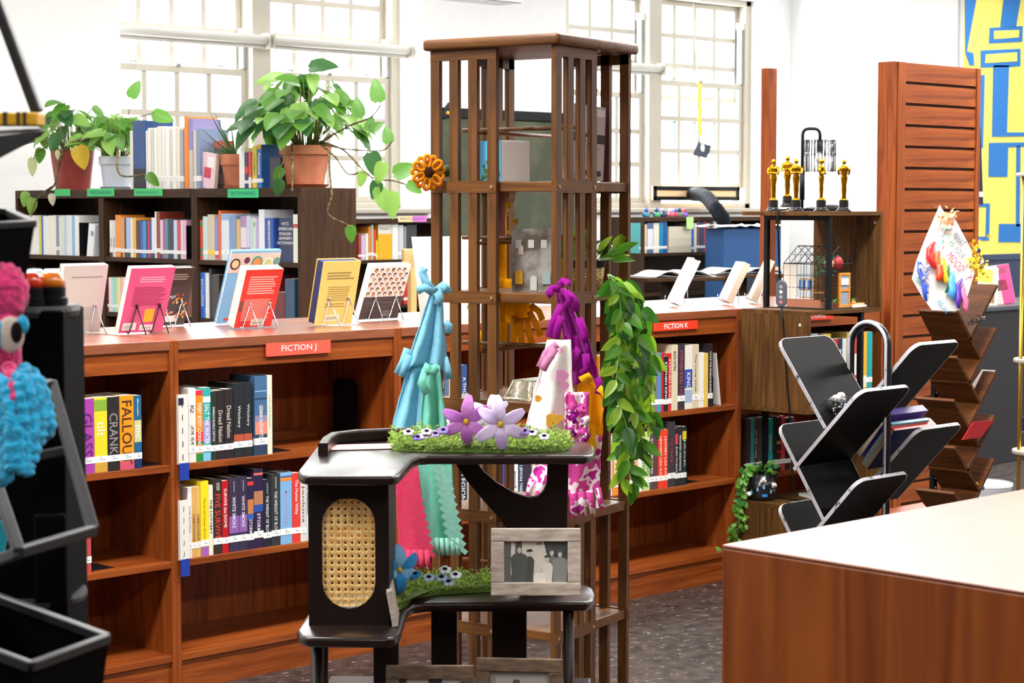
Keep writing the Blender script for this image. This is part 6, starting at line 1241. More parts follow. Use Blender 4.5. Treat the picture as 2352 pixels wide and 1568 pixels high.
B(x0 + .008, -.009, .016, x1 - .008, -.007, dz - .01).build('door_pane', plain('#8f97a0', .3), t); B(x0 + .012, -.0128, dz * .66, x1 - .014, -.011, dz * .84).build('door_notice', WHITE, t)
for (x, y, s, c) in ((.3, -.02, .012, '#7a3a24'), (.02, -.022, .014, '#8a4a2c'), (.95, -.015, .012, '#3a2a24')):
    MB().lathe([(s * .7, .006), (s, .006 + s * 1.5), (s * .85, .006 + s * 1.5)], 12, c=(GXW * x, y, 0)).build('tiny_pot', plain(c, .6), t)
    mm = MB(); rs = random.Random(int(x * 90))
    for k in range(18): d = Vector((rs.uniform(-1, 1), rs.uniform(-1, 1), rs.uniform(.2, 1.6))) * s; c_ = Vector((GXW * x, y, .006 + s * 1.5)); mm.add([c_ + d * .2, c_ + d + Vector((.003, 0, 0)), c_ + d * 1.2, c_ + d + Vector((-.003, .002, 0))], [(0, 1, 2, 3)])
    mm.build('tiny_plant', plain('#4f8a3c', .6), t)
B(GXW * .86, -.028, .006, GXW * 1.25, -.01, .022).build('tiny_crate', plain('#d9b27a', .6), t); MB().ball((GXW * .9, -.02, .025), .012, .01, .008).build('tiny_pumpkins', plain('#e0862a', .5), t, smooth=True)
for k, c in enumerate(('#3f6fb0', '#c9ced6', '#2a4a8a', '#8aa6c8', '#4a6fa0')): B(.012, gd * .40 + k * .012, .085, .03, gd * .40 + k * .012 + .010, .125).build('tiny_books', plain(c, .6), t)
for z in (.045, .08, .128): B(.01, gd * .34, z, .035, gd * .64, z + .004).build('tiny_shelf', plain('#b8834a', .6), t)
for z in (.07,): B(.012, gd * .08, z, .03, gd * .3, z + .004).build('tiny_bench', plain('#b8834a', .6), t)
mm = MB(); rs = random.Random(5)
for k in range(90): c_ = Vector((GXW * rs.uniform(.2, .7), gd * rs.uniform(.1, .45), ze * rs.uniform(.75, 1.2))); mm.ball(c_, .006, .006, .003, 5, 3)
mm.build('tiny_foliage', plain('#3f8a6a', .5), t); MB().ball((GXW * .6, .02, ze * 1.02), .03, .02, .03, 14, 8).build('red_globe', plain('#b8303a', .4), t, smooth=True); MB().ball((GXW * .35, .03, ze * 1.0), .022).build('straw_globe', plain('#c9b070', .6), t, smooth=True)
t = thing('white_marker', 'white marker pen lying at the right edge of the ladder shelf', 'pen', ony(1975, 703, LY + .02)); t.location.z = LZ[1] + .008; MB().tube([(-.05, 0, 0), (.05, .01, 0)], .007, 10).build('barrel', WHITE, t, smooth=True); MB().tube([(.05, .01, 0), (.062, .0122, 0)], .0055, 10).build('cap', plain('#d0d4dc', .4), t, smooth=True)
# ---- small pot with cloud stickers + string plant on the low tier
p = onz(1752, 1158, LZ[3] + .001); cxp = LX + .075; cyp = onx(1750, 1158, cxp).y; t = thing('rain_pot_plant', 'small black pot with cloud and raindrop stickers, green vine spilling left', 'potted plant', (cxp, cyp, LZ[3] + .001))
MB().lathe([(.055, 0), (.06, .005), (.066, .118), (.062, .118), (.058, .02)], 32).build('pot', plain('#131518', .25, coat=.5), t, smooth=True)
vdir = (CAM - Vector((cxp, cyp, .4))); vdir.z = 0; vdir.normalize(); va = math.atan2(vdir.y, vdir.x)
def onpot(a_, z, r_=.066): return Vector((r_ * math.cos(va + a_), r_ * math.sin(va + a_), z))
for a_, z in ((-.05 + .1, .095), (.95, .07), (-1.05, .03)):
    for k in range(6): MB().ball(onpot(a_, z) + Vector((rr.uniform(-.006, .006), rr.uniform(-.006, .006), rr.uniform(-.006, .006))), .009, .009, .008, 8, 6).build('cotton_cloud', WHITE, t, smooth=True)
for a_, z in ((-.3, .05), (.12, .06), (.62, .04), (-.75, .035)):
    c_ = onpot(a_, z, .0668); s_ = Vector((-math.sin(va + a_), math.cos(va + a_), 0)); MB().prism([(.0055 * math.cos(R(q)), .0055 * math.sin(R(q))) for q in range(200, 341, 20)] + [(.005, 0.002), (0, .017), (-.005, .002)], c_, s_, UP, .001).build('raindrop', plain('#6fb8e0', .3), t)
MB().prism([(-.012, 0), (.012, 0), (.012, .012), (-.012, .012)], onpot(.18, .02, .0672), Vector((-math.sin(va + .18), math.cos(va + .18), 0)), UP, .001).build('blue_patch', plain('#2f8fe0', .3), t)
VL = leaf_mesh('leaf', .03, .02, leafmat('vine_leaf', '#6fae36'), .2, .2, False, 5); VL2 = leaf_mesh('leaf', .03, .021, leafmat('vine_leaf_dark', '#3f8a34'), .2, .2, False, 5)
st = MB(); rs = random.Random(12); nl = 0
for v in range(8):
    a_ = va + R(-75) + rs.uniform(-.55, .55); pts = [Vector((.02 * math.cos(a_), .02 * math.sin(a_), .11)), Vector((.05 * math.cos(a_), .05 * math.sin(a_), .14)), Vector((.085 * math.cos(a_), .085 * math.sin(a_), .115))]; n_ = rs.randint(5, 9)
    for k in range(n_ + 2): pts.append(Vector(((.095 + .004 * k) * math.cos(a_ + .06 * k * rs.uniform(-1, 1)), (.09 + .005 * k) * math.sin(a_ + .05 * k * rs.uniform(-1, 1)), .095 - .033 * k)))
    st.tube(pts, .0016, 5)
    for p_ in pts[1:]:
        for _ in range(2): d = Vector((rs.uniform(-1, 1), rs.uniform(-1, 1), rs.uniform(-1.2, .4))); put_leaf(rs.choice((VL, VL, VL2)), t, p_, d, vdir + UP * .6, rs.uniform(.8, 1.25)); nl += 1
for k in range(22): a_ = rs.uniform(0, 6.3); r_ = rs.uniform(.01, .055); put_leaf(rs.choice((VL, VL2)), t, (r_ * math.cos(a_), r_ * math.sin(a_), .11 + rs.uniform(0, .05)), (math.cos(a_), math.sin(a_), rs.uniform(-.2, 1)), UP + vdir, rs.uniform(.9, 1.3))
st.build('stems', plain('#7aa844', .6), t, smooth=True)
t = thing('magazine', 'pale magazine lying on the low tier beside the small pot', 'magazine', (LX + .36, LY + .13, LZ[3] + .001), R(-20)); B(-.12, -.09, 0, .12, .09, .012).build('pages', WHITE, t); B(-.12, -.09, .012, .12, .09, .0135).build('cover', plain('#cfd6c4', .4), t)

# ================================================================ GOLD PLANTER WITH HANGING VINE ON THE TOWER
pc = tw(.10, -.11, LV[5] + .001)
t = thing('glitter_planter', 'gold glitter planter with long trailing green leaves on the tower shelf', 'potted plant', pc, TA)
MB().lathe([(.05, 0), (.056, .062)], 28).build('glitter_band', speckle('gold_glitter', '#6a4a12', '#f6dc8a', 220, .25, (.4, .55), metal=.8, bump=.6), t, smooth=True)
MB().lathe([(.0565, .062), (.0585, .064), (.0585, .08), (.053, .08), (.05, .07)], 28).build('black_rim', BLACK, t); MB().lathe([(.052, .07), (.001, .078)], 20).build('gravel', speckle('gravel', '#8a8a88', '#e6e6e4', 60, .6, (.4, .6), bump=.5), t)
HL = [leaf_mesh('leaf', .064, .03, leafmat('vine_green', '#559024'), .3, .18, False, 6), leaf_mesh('leaf', .064, .032, leafmat('vine_green_dark', '#2f661c'), .3, .2, False, 6), leaf_mesh('leaf', .064, .027, leafmat('vine_green_light', '#8fb62c'), .3, .15, False, 6)]
rs = random.Random(21); st = MB(); Ti = TI.inverted(); loc0 = Vector((.10, -.11, LV[5] + .001))
def tl(P): return (Ti @ P) - loc0
fwl = (Ti.to_3x3() @ (-FH)).normalized(); rtl = Ti.to_3x3() @ RT
for k in range(34):
    a_ = rs.uniform(0, 6.3); e = rs.uniform(.05, 1.1); d = Vector((math.cos(a_) * math.cos(e), math.sin(a_) * math.cos(e), math.sin(e))) + rtl * .35; b0 = Vector((.03 * math.cos(a_), .03 * math.sin(a_), .08)) + rtl * rs.uniform(0, .045); p_ = b0 + d.normalized() * rs.uniform(.015, .05); st.tube([b0, p_], .0012, 5); put_leaf(rs.choice(HL), t, p_, d, UP + fwl, rs.uniform(.8, 1.25))
strands = [([(1395, 630), (1412, 640), (1420, 690), (1412, 760), (1405, 830), (1400, 880)], 5.0), ([(1400, 630), (1428, 650), (1440, 720), (1436, 800), (1430, 900), (1425, 1000), (1430, 1100)], 4.97), ([(1400, 630), (1440, 655), (1462, 720), (1470, 800), (1462, 880), (1455, 960), (1450, 1050), (1458, 1120)], 4.98), ([(1400, 630), (1450, 660), (1480, 720), (1492, 800), (1490, 870), (1496, 940), (1500, 960)], 5.02), ([(1398, 630), (1420, 660), (1430, 740), (1420, 830), (1412, 900), (1440, 980), (1445, 1075)], 4.95), ([(1398, 630), (1430, 650), (1452, 740), (1445, 820), (1448, 900), (1470, 980), (1480, 1040)], 5.0), ([(1396, 632), (1405, 660), (1418, 720), (1410, 800), (1425, 860), (1408, 940), (1428, 1010)], 4.99), ([(1400, 630), (1455, 665), (1475, 760), (1480, 850), (1478, 900)], 5.05)]
cnt = 0
for pts, Dd in strands:
    W = [tl(atd(x, y, Dd)) for x, y in pts]; Q = []
    for k in range(len(W) - 1):
        for s in range(5): Q.append(W[k].lerp(W[k + 1], s / 5))
    Q.append(W[-1]); st.tube(Q, .0013, 5)
    for k, q in enumerate(Q):
        if k < 2: continue
        for _ in range(rs.choice((1, 1, 2)) if k % 2 == 0 else 1):
            if cnt > 258: break
            d = rtl * rs.uniform(-.9, .9) + UP * rs.uniform(-1.3, -.25) + fwl * rs.uniform(-.2, .6); put_leaf(rs.choice(HL), t, q, d, fwl + UP * rs.uniform(-.2, .8) + rtl * rs.uniform(-.5, .5), rs.uniform(.62, 1.0)); cnt += 1
st.build('stems', plain('#7fa860', .5), t, smooth=True)

# ================================================================ BLACK V-TRAY DISPLAY RACK
XR = .92; EXT = .265
t = thing('v_tray_rack', 'black display rack of slanted V trays with white edging', 'display rack', (XR, onx(1995, 1100, XR).y, 0)); RO = Vector(t.location); PLT = plain('#08080a', .55, name='black_laminate', spec=.12); EDG = speckle('worn_white_edging', '#55555a', '#dcdce4', 40, .5, (.3, .42))
def plate(a_, b_, ext=EXT, x0=0.0, rnd=.035, edges=True):
    """plate from profile point a_ (bottom) to b_ (top), pixel pairs on the plane x = XR + x0"""
    A = onx(a_[0], a_[1], XR + x0) - RO; Bp = onx(b_[0], b_[1], XR + x0) - RO; d = Bp - A; L = d.length; d.normalize()
    A = A - d * 0.0; nrm = Vector((1, 0, 0)).cross(d)
    n = 6; pts = [(0, 0), (ext, 0)] + [(ext - rnd + rnd * math.cos(R(90 * k / n)), L - rnd + rnd * math.sin(R(90 * k / n))) for k in range(n + 1)] + [(rnd - rnd * math.sin(R(90 * k / n)), L - rnd + rnd * math.cos(R(90 * k / n))) for k in range(n + 1)]
    MB().prism(pts, A, (1, 0, 0), d, .011).build('tray_plate', PLT, t)
    if edges:
        m = MB(); w2 = nrm * .0118; off = nrm * -.0004; P = []
        for k, (u, v) in enumerate(pts[1:] + [pts[0]]):
            # outward normal of the outline
            c = Vector((ext / 2, 0, 0)); q = A + Vector((1, 0, 0)) * u + d * v; o = (Vector((u - ext / 2, v - L / 2)).normalized()) * .0022; q2 = q + Vector((1, 0, 0)) * o.x + d * o.y; P.append([q + off, q2 + off, q2 + off + w2, q + off + w2])
        m.grid(P, 0, True); m.build('white_edging', EDG, t)
    return A, Bp
Lp = [((1892, 983), (1782, 783)), ((1888, 1194), (1782, 980)), ((1888, 1390), (1782, 1163))]
for a_, b_ in Lp: plate(a_, b_)
plate((1822, 1074), (1972, 895)); plate((1822, 1275), (1968, 1100))
for q in (0, 195, 388): plate((1952, 962 + q), (2098 + (6 if q else 0), 788 + q), .25, .285)
m = MB(); e0 = onx(1893, 984, XR) - RO; m.bar(e0 + Vector((0, -.006, .002)), e0 + Vector((.3, -.006, .002)), .007, .005); m.build('white_edging', EDG, t)
# arched tube posts
PX_ = .274
A1, A2 = onx(1953, 900, XR + PX_) - RO, onx(2038, 900, XR + PX_) - RO; ztop = (onx(1995, 742, XR + PX_) - RO).z; rad = abs(A2.y - A1.y) / 2; cy = (A1.y + A2.y) / 2
pts = [(PX_, A1.y, 0), (PX_, A1.y, ztop - rad)] + [(PX_, cy + rad * math.cos(R(q)) * (1 if A1.y > cy else -1), ztop - rad + rad * math.sin(R(q))) for q in range(15, 180, 15)] + [(PX_, A2.y, ztop - rad), (PX_, A2.y, 0)]
MB().tube(pts, .012, 12).build('arched_post', plain('#20242c', .3), t, smooth=True); MB().tube([(p_[0] - .0085, p_[1], p_[2] + .004) for p_ in pts], .006, 8).build('white_edging', EDG, t, smooth=True)
B(-.02, A2.y - .12, 0, .54, A1.y + .12, .025).build('base_plate', PLT, t, bevel=.004)
def slanted(name, lab, cat, px, py, x0, L, W, th, c, cp, ang, side=None):
    P = onx(px, py, XR + x0); o = thing(name, lab, cat, P); o.rotation_euler = (R(ang), 0, 0)
    B(0, 0, 0, W, .002, L).build('cover', plain(c, .4), o); B(0, th - .002, 0, W, th, L).build('cover', plain(c, .4), o); B(0, 0, L - .003, W, th, L).build('spine', plain(side or c, .4), o); B(.003, .002, 0, W - .004, th - .002, L - .003).build('pages', plain(cp, .85), o); return o
o = slanted('book', 'thick book with a red and pink spine slanting in the V-tray rack', 'book', 1992, 1078, .29, .165, .23, .035, '#2c2f5a', '#b9a788', 38, '#e2483e'); B(.11, -.001, .1475, .221, .036, .1512).build('spine_pink', plain('#e86aa8', .4), o)
slanted('book', 'purple and blue spined book behind the red and pink one in the rack', 'book', 1975, 1050, .29, .178, .21, .028, '#5b46a0', '#c2b08e', 38, '#6050a8'); slanted('book', 'thin pale blue book squeezed beside the purple book in the rack', 'book', 1986, 1066, .29, .168, .2, .012, '#7fc0e0', '#c2b08e', 38)
slanted('storage_box', 'orange file box at the bottom of the V-tray rack', 'box', 1985, 1276, .29, .165, .21, .04, '#ee6a1e', '#c2a878', 38)
# fuzzy pouch
P = onx(1908, 935, XR + .08); t = thing('fuzzy_pouch', 'black and white fuzzy pouch lying in the left V tray', 'pouch', P); mm = MB(); rs = random.Random(2)
for k in range(420):
    c_ = Vector((rs.uniform(-.03, .06), rs.uniform(-.04, .03), rs.uniform(-.02, .03))); d = Vector((rs.uniform(-1, 1), rs.uniform(-1, 1), rs.uniform(-.3, 1))).normalized() * rs.uniform(.006, .014); s = d.orthogonal().normalized() * .0016; mm.add([c_ - s, c_ + s, c_ + d], [(0, 1, 2)], 0 if rs.random() < .6 else 1)
o = mm.build('fur', [plain('#17171a', .8), plain('#e6e6e6', .8)], t); o['kind'] = 'stuff'; MB().ball((.015, -.005, .0), .045, .032, .025, 12, 8).build('pouch_body', plain('#202022', .9), t, smooth=True)
for k, (x, y, z) in enumerate(((.0, -.02, .028), (.045, -.005, .032), (.03, -.03, .0))): MB().ball((x, y, z), .014, .014, .012, 10, 8).build('pompom', plain('#f0f0f0', .9) if k < 2 else plain('#8a8fb8', .9), t, smooth=True)

# ================================================================ WALNUT TREE SHELF
YT = -1.15; TE = .185
t = thing('tree_shelf', 'walnut brown tree-shaped bookshelf with slanted V shelves', 'bookshelf', ony(2235, 1300, YT)); t.location.z = 0; TO = Vector(t.location)
def tplank(a_, b_, th=.014):
    A = ony(a_[0], a_[1], YT) - TO; Bp = ony(b_[0], b_[1], YT) - TO; d = (Bp - A); L = d.length; d.normalize(); n = d.cross(Vector((0, 1, 0)))
    MB().prism([(0, 0), (L, 0), (L, th), (0, th)], A + Vector((0, TE, 0)), d, n, TE).build('slanted_shelf', TRE('y'), t, bevel=.001)
for a_, b_ in (((2230, 783), (2293, 658)), ((2226, 885), (2292, 757)), ((2226, 985), (2290, 858)), ((2222, 1088), (2288, 957)), ((2228, 1185), (2286, 1057)), ((2226, 1285), (2284, 1157))): tplank(a_, b_)
for a_, b_ in (((2198, 718), (2252, 829)), ((2196, 822), (2250, 928)), ((2190, 922), (2249, 1030)), ((2192, 1030), (2249, 1130)), ((2190, 1135), (2248, 1232)), ((2190, 1240), (2246, 1330))): tplank(a_, b_)
p = ony(2150, 1000, YT + TE); x_ = p.x - TO.x
m = MB(); m.box(x_ - .014, TE, 0, x_ + .014, TE + .02, 1.25); m.build('back_post', BLKM, t)
for k in range(30): MB().lathe([(.005, 0), (.005, .001)], 8, T=Matrix.Translation((x_, TE - .0005, .06 + k * .04)) @ Matrix.Rotation(R(90), 4, 'X')).build('post_hole', plain('#d8d8d8', .5), t)
for z in (.2, .6, 1.0): B(x_, TE - .004, z, .02, TE + .01, z + .03).build('cross_brace', TRE('x'), t)
B(-.2, -.02, 0, .12, TE + .1, .02).build('base', TRE('x'), t)
# items on the tree shelf
t = thing('plastic_egg', 'teal plastic egg lying in the upper right tree shelf', 'toy', ony(2243, 805, YT + .08)); MB().ball((0, 0, 0), .022, .028, .017, 14, 10).build('egg', plain('#2fb8b0', .3), t, smooth=True)
t = thing('plastic_egg', 'pink plastic egg lying low in the tree shelf', 'toy', ony(2208, 1050, YT + .08)); MB().ball((0, 0, 0), .02, .026, .022, 14, 10).build('egg', plain('#e86a9a', .3), t, smooth=True)
t = thing('drawing_paper', 'white paper with a pink drawing leaning in the tree shelf', 'paper', ony(2252, 915, YT + .06)); A = ony(2236, 870, YT + .06) - t.location
c4 = [ony(x, y, YT + .06) - t.location for x, y in ((2232, 885), (2252, 918), (2286, 850), (2256, 848))]; MB().add([c4[0], c4[1], c4[2], c4[3]], [(0, 1, 2, 3)]).build('sheet', WHITE, t, solid=.002); MB().tube([c4[0].lerp(c4[2], .4) + Vector((0, -.003, .02)), c4[0].lerp(c4[2], .5) + Vector((0, -.003, 0)), c4[0].lerp(c4[2], .6) + Vector((0, -.003, .015))], .002, 5).build('pink_drawing', plain('#e8a0a8', .6), t)
t = thing('red_folder', 'dark red folder lying across the tree shelf', 'folder', ony(2240, 985, YT)); c4 = [ony(x, y, YT - .005) - t.location for x, y in ((2210, 1010), (2252, 1004), (2282, 965), (2235, 968))]; MB().add(c4, [(0, 1, 2, 3)]).build('cover', plain('#a3121c', .4), t, solid=.006)
t = thing('charging_cable', 'coiled black cable with a silver plug on the top tree shelf', 'cable', ony(2235, 745, YT - .01)); MB().tube([(.03 * math.cos(q * .5) - .02 + .002 * q, .002 * (q % 2), .008 * math.sin(q * .5) + .001 * q) for q in range(30)], .0022, 6).build('cord', BLACK, t, smooth=True); q_ = ony(2258, 730, YT - .012) - t.location; B(q_.x - .012, q_.y - .004, q_.z - .006, q_.x + .012, q_.y + .004, q_.z + .006).build('plug', STEEL, t, bevel=.001); MB().tube([(.02, 0, .01), q_], .0022, 6).build('cord', BLACK, t)
t = thing('toy_whistle', 'blue and yellow toy at the bottom of the tree shelf', 'toy', ony(2250, 1118, YT + .02)); MB().tube([(-.025, 0, .02), (.0, 0, 0)], .004, 8).build('stick', plain('#e8c02a', .4), t, smooth=True); MB().tube([(-.004, 0, 0), (.014, -.01, -.005)], .009, 10).build('ring', plain('#2f7fd0', .4), t, smooth=True)

# ---- "what is your mood" poster with balloons leaning on the slatwall
PD = 8.15
t = thing('mood_poster', 'crumpled white handmade poster with balloon caterpillar and handwriting', 'poster'); PP = [(2158, 470), (2168, 486), (2195, 505), (2232, 575), (2238, 628), (2222, 680), (2202, 715), (2140, 712), (2118, 682), (2094, 640), (2104, 600), (2128, 540)]
def pp(x, y, off=0.0): return atd(x, y, PD - off - .04 * ((y - 590) / 120))
c_ = pp(2165, 600); rows = []; n = len(PP)
rings = []
for k in range(6):
    u = k / 5; rings.append([c_.lerp(pp(*q), u) + (-FH) * .012 * noise.noise(Vector((q[0] * .03, q[1] * .03, u * 2))) * u for q in PP])
MB().grid(rings[1:], 0, True).add([c_] + rings[1], [(0, i + 1, (i + 1) % n + 1) for i in range(n)]).build('paper', plain('#cfcdc9', .8), t, smooth=False, solid=.0015)
hx_ = (pp(2232, 575) - pp(2185, 530)).normalized()
def hand(s, x, y, w_, h_, c):
    xd = (pp(x + 10, y + 12) - pp(x, y)).normalized(); yd = (pp(x + 5, y - 8) - pp(x, y)); yd = (yd - xd * yd.dot(xd)).normalized(); text(s, plain(c, .6), t, pp(x, y, .012), xd, yd, width=w_, height=h_, name='handwriting')
hand('WHAT', 2203, 549, .062, .03, '#5c5c80'); hand('IS', 2187, 560, .02, .02, '#3f8a5c'); hand('YOUR', 2204, 580, .055, .026, '#6a727c'); hand('MOOD', 2195, 602, .085, .034, '#c04a70'); hand('?', 2226, 638, .014, .028, '#c04a70'); hand('RELAX', 2166, 705, .06, .02, '#4a90b0'); hand('calm', 2110, 645, .04, .02, '#3f9a70')
def balloon(pts, r_, c, name='balloon'):
    MB().tube([pp(x, y, .02) for x, y in pts], [a * r_ for a in ([.35, .9, 1, .9, .4] if len(pts) == 5 else [.5, 1, .5])[:len(pts)]], 10).build(name, plain(c, .3, coat=.4), t, smooth=True)
balloon([(2147, 556), (2135, 572), (2135, 592), (2145, 608), (2152, 618)], .016, '#d2201f'); balloon([(2158, 576), (2152, 584), (2152, 600), (2155, 615), (2152, 632)], .014, '#ee5a1c'); balloon([(2145, 605), (2158, 612), (2160, 628), (2156, 640), (2150, 640)], .018, '#e8481f')
balloon([(2168, 592), (2164, 600), (2168, 625), (2174, 645), (2178, 652)], .014, '#f4c01c'); balloon([(2180, 608), (2175, 622), (2178, 640), (2182, 655), (2172, 672)], .011, '#1f6a3a'); balloon([(2190, 624), (2184, 640), (2188, 665), (2186, 675), (2192, 688)], .018, '#4a9fdc'); balloon([(2210, 640), (2200, 656), (2202, 680), (2200, 692), (2202, 708)], .013, '#5a2fa8'); balloon([(2216, 655), (2210, 668), (2218, 690), (2217, 705), (2222, 718)], .012, '#f06a9a')
balloon([(2108, 600), (2112, 622), (2122, 650), (2124, 672), (2128, 692)], .01, '#2a52c8', 'blue_strip')
rs = random.Random(31)
def scrunch(x, y, w_, h_, cols, n, name):
    mm = MB()
    for k in range(n):
        cc = pp(x + rs.gauss(0, w_ / 2.6), y + rs.gauss(0, h_ / 2.6), .014); d1 = (RT * rs.uniform(-1, 1) + UP * rs.uniform(-1, 1) - FH * rs.uniform(0, .8)).normalized() * rs.uniform(.008, .02); d2 = (RT * rs.uniform(-1, 1) + UP * rs.uniform(-1, 1)).normalized() * rs.uniform(.008, .018); mm.add([cc, cc + d1, cc + d1 * .6 + d2, cc + d2], [(0, 1, 2, 3)], rs.randrange(len(cols)))
    mm.build(name, [plain(c, .7) for c in cols], t, solid=.001)
scrunch(2175, 508, 34, 34, ['#f3b98a', '#f0a878', '#f7cfae'], 60, 'peach_tissue'); scrunch(2245, 600, 30, 54, ['#f2d22c', '#f7e04a', '#e8b81c'], 80, 'yellow_tissue'); scrunch(2122, 645, 10, 60, ['#2a52c8', '#3a6ae0', '#e8e8f0'], 24, 'blue_tissue'); scrunch(2168, 535, 12, 40, ['#bfe6ea', '#9ad8e0'], 16, 'aqua_tissue')
for x, y, c in ((2186, 497, '#e9e9ec'), (2182, 522, '#e9d9d2'), (2248, 575, '#22305a'), (2256, 602, '#e6dcb8'), (2252, 612, '#8a7a3a'), (2115, 613, '#e6e6ea'), (2122, 640, '#9a9aa4')): MB().ball(pp(x, y, .03), .0085, .006, .0105, 10, 8).build('pompom', plain(c, .6), t, smooth=True)
rebase(t)

# ================================================================ RIGHT BACKGROUND: COUNTER, BOOKS, BIN, GOLD STAND
t = thing('black_counter', 'long black counter below the yellow and blue mural', 'counter', (6.4, 1.37, 0)); B(0, 0, 0, 3.2, .6, 1.0).build('body', plain('#1c1b20', .5), t, bevel=.004); B(-.02, -.02, 1.0, 3.22, .62, 1.03).build('counter_top', plain('#3f434c', .35), t, bevel=.004)
t = thing('navy_backdrop', 'navy blue low partition behind the black counter', 'partition', (6.9, 2.4, 0)); B(0, 0, 0, 4.0, .06, 1.30).build('panel', plain('#1f2c4a', .5), t, bevel=.003); B(0, -.01, 1.28, 4.0, .07, 1.32).build('cap_rail', plain('#22304f', .4), t)
def counter_book(px, py, lab, c, prints, tilt): 
    p = ony(px, py, 1.5); t = thing('book', lab, 'book', (p.x, 1.5, 1.031), R(-25)); t.rotation_euler = (R(-12), R(tilt), R(-25)); B(-.09, 0, 0, .09, .03, .26).build('pages', PAGE, t); B(-.092, -.002, 0, .092, 0, .262).build('front_cover', plain(c, .4), t); B(-.094, -.002, 0, -.09, .032, .262).build('spine', plain('#b8a8a0', .5), t)
    for a0, b0, a1, b1, cc in prints: B(a0, -.0035, b0, a1, -.0015, b1).build('print_block', plain(cc, .5), t)
counter_book(2306, 690, 'pink and grey book propped up on the black counter', '#c9b8b4', [(.0, .0, .09, .26, '#e03a7a'), (-.03, .09, .05, .16, '#5a3a3a'), (-.06, .2, .06, .24, '#e8dcd8')], -6)
counter_book(2262, 690, 'yellow and white picture book leaning on the black counter', '#e2dccb', [(-.07, .15, .05, .24, '#f0d24a'), (-.07, .02, .07, .1, '#8a6a4a')], 10)
t = thing('wall_flyer', 'narrow dark flyer with white band behind the slatwall edge', 'flyer', ony(2250, 380, 4.6)); p = t.location.copy(); c4 = [ony(x, y, 4.6) - p for x, y in ((2246, 292), (2252, 292), (2258, 470), (2246, 470))]; MB().add(c4, [(0, 1, 2, 3)]).build('sheet', plain('#2a2640', .6), t, solid=.004); c4 = [ony(x, y, 4.59) - p for x, y in ((2246, 440), (2258, 440), (2258, 452), (2246, 452))]; MB().add(c4, [(0, 1, 2, 3)]).build('white_band', WHITE, t, solid=.003)
p = onz(2262, 1190, 0); pb_ = atd(2264, 1100, 9.6); t = thing('white_bin', 'white plastic bin standing behind the tree shelf', 'bin', (pb_.x, pb_.y, 0)); MB().lathe([(.095, 0), (.11, .3), (.122, .33), (.122, .352), (.112, .352), (.1, .05)], 32).build('bin_body', plain('#e9ecf4', .35), t, smooth=False); MB().lathe([(.122, .335), (.128, .34), (.128, .352), (.122, .356)], 32, cap=False).build('rim', plain('#f2f4fa', .3), t)
gp_ = atd(2392, 820, 7.4); t = thing('gold_stand', 'slim gold three-tier stand with round pale tops at the right edge', 'side table', (gp_.x, gp_.y, 0)); GM = plain('#c8a23c', .25, .9, name='brass')
for py in (398, 824, 1035): z = atd(2360, py, 7.4).z; MB().lathe([(.098, z - .012), (.1, z - .008), (.1, z), (.098, z + .002)], 40).build('round_tier', plain('#e6dcc4', .4), t); MB().lathe([(.1005, z - .012), (.1015, z - .006), (.1005, z)], 40, cap=False).build('tier_edge', plain('#b8b0a4', .3, .4), t)
for a_ in (150, 270, 30): MB().tube([(.085 * math.cos(R(a_)) + .0, .085 * math.sin(R(a_)), 0), (.085 * math.cos(R(a_)), .085 * math.sin(R(a_)), atd(2360, 398, 7.4).z)], .007, 10).build('gold_leg', GM, t, smooth=True)
z = atd(2360, 1030, 7.4).z; g_ = thing('glass_bottle', 'small clear bottle with navy cap on the lowest gold tier', 'bottle', (gp_.x - .06 * RT.x, gp_.y - .06 * RT.y, z + .003)); MB().lathe([(.014, 0), (.016, .003), (.016, .045), (.006, .055), (.006, .062)], 16).build('bottle', glass('clear_ribbed_glass', (.93, .95, .97), .3), g_, smooth=True); MB().lathe([(.008, .062), (.008, .11), (.006, .112)], 14).build('cap', plain('#22305f', .4), g_)

# ================================================================ FOREGROUND DESK
zD = 1.10; cD = onz(1658, 1250, zD)
t = thing('wooden_desk', 'large reddish-brown wooden cabinet top in the right foreground', 'desk', (cD.x, cD.y, 0)); DSK = wood('desk_cherry_veneer', '#662d08', '#8c4814', 'z', 3, .45, .0, (.3, .75)); DST = wood('desk_top_veneer', '#824a34', '#9a6348', 'x', 2, .32, .45, (.3, .75))
B(0, -2.2, .0, 2.6, 0, zD - .005).build('cabinet_body', DSK, t, bevel=.004); B(0, -2.2, zD - .005, 2.61, 0, zD).build('desk_top', DST, t, bevel=.002)
for y, z in ((-.32, .72), (-.1, .62), (-.75, .8), (-.5, .55)): MB().ball((.0015, y, z), .002, .012, .004, 8, 5).build('scuff_mark', plain('#c98a5a', .6), t)

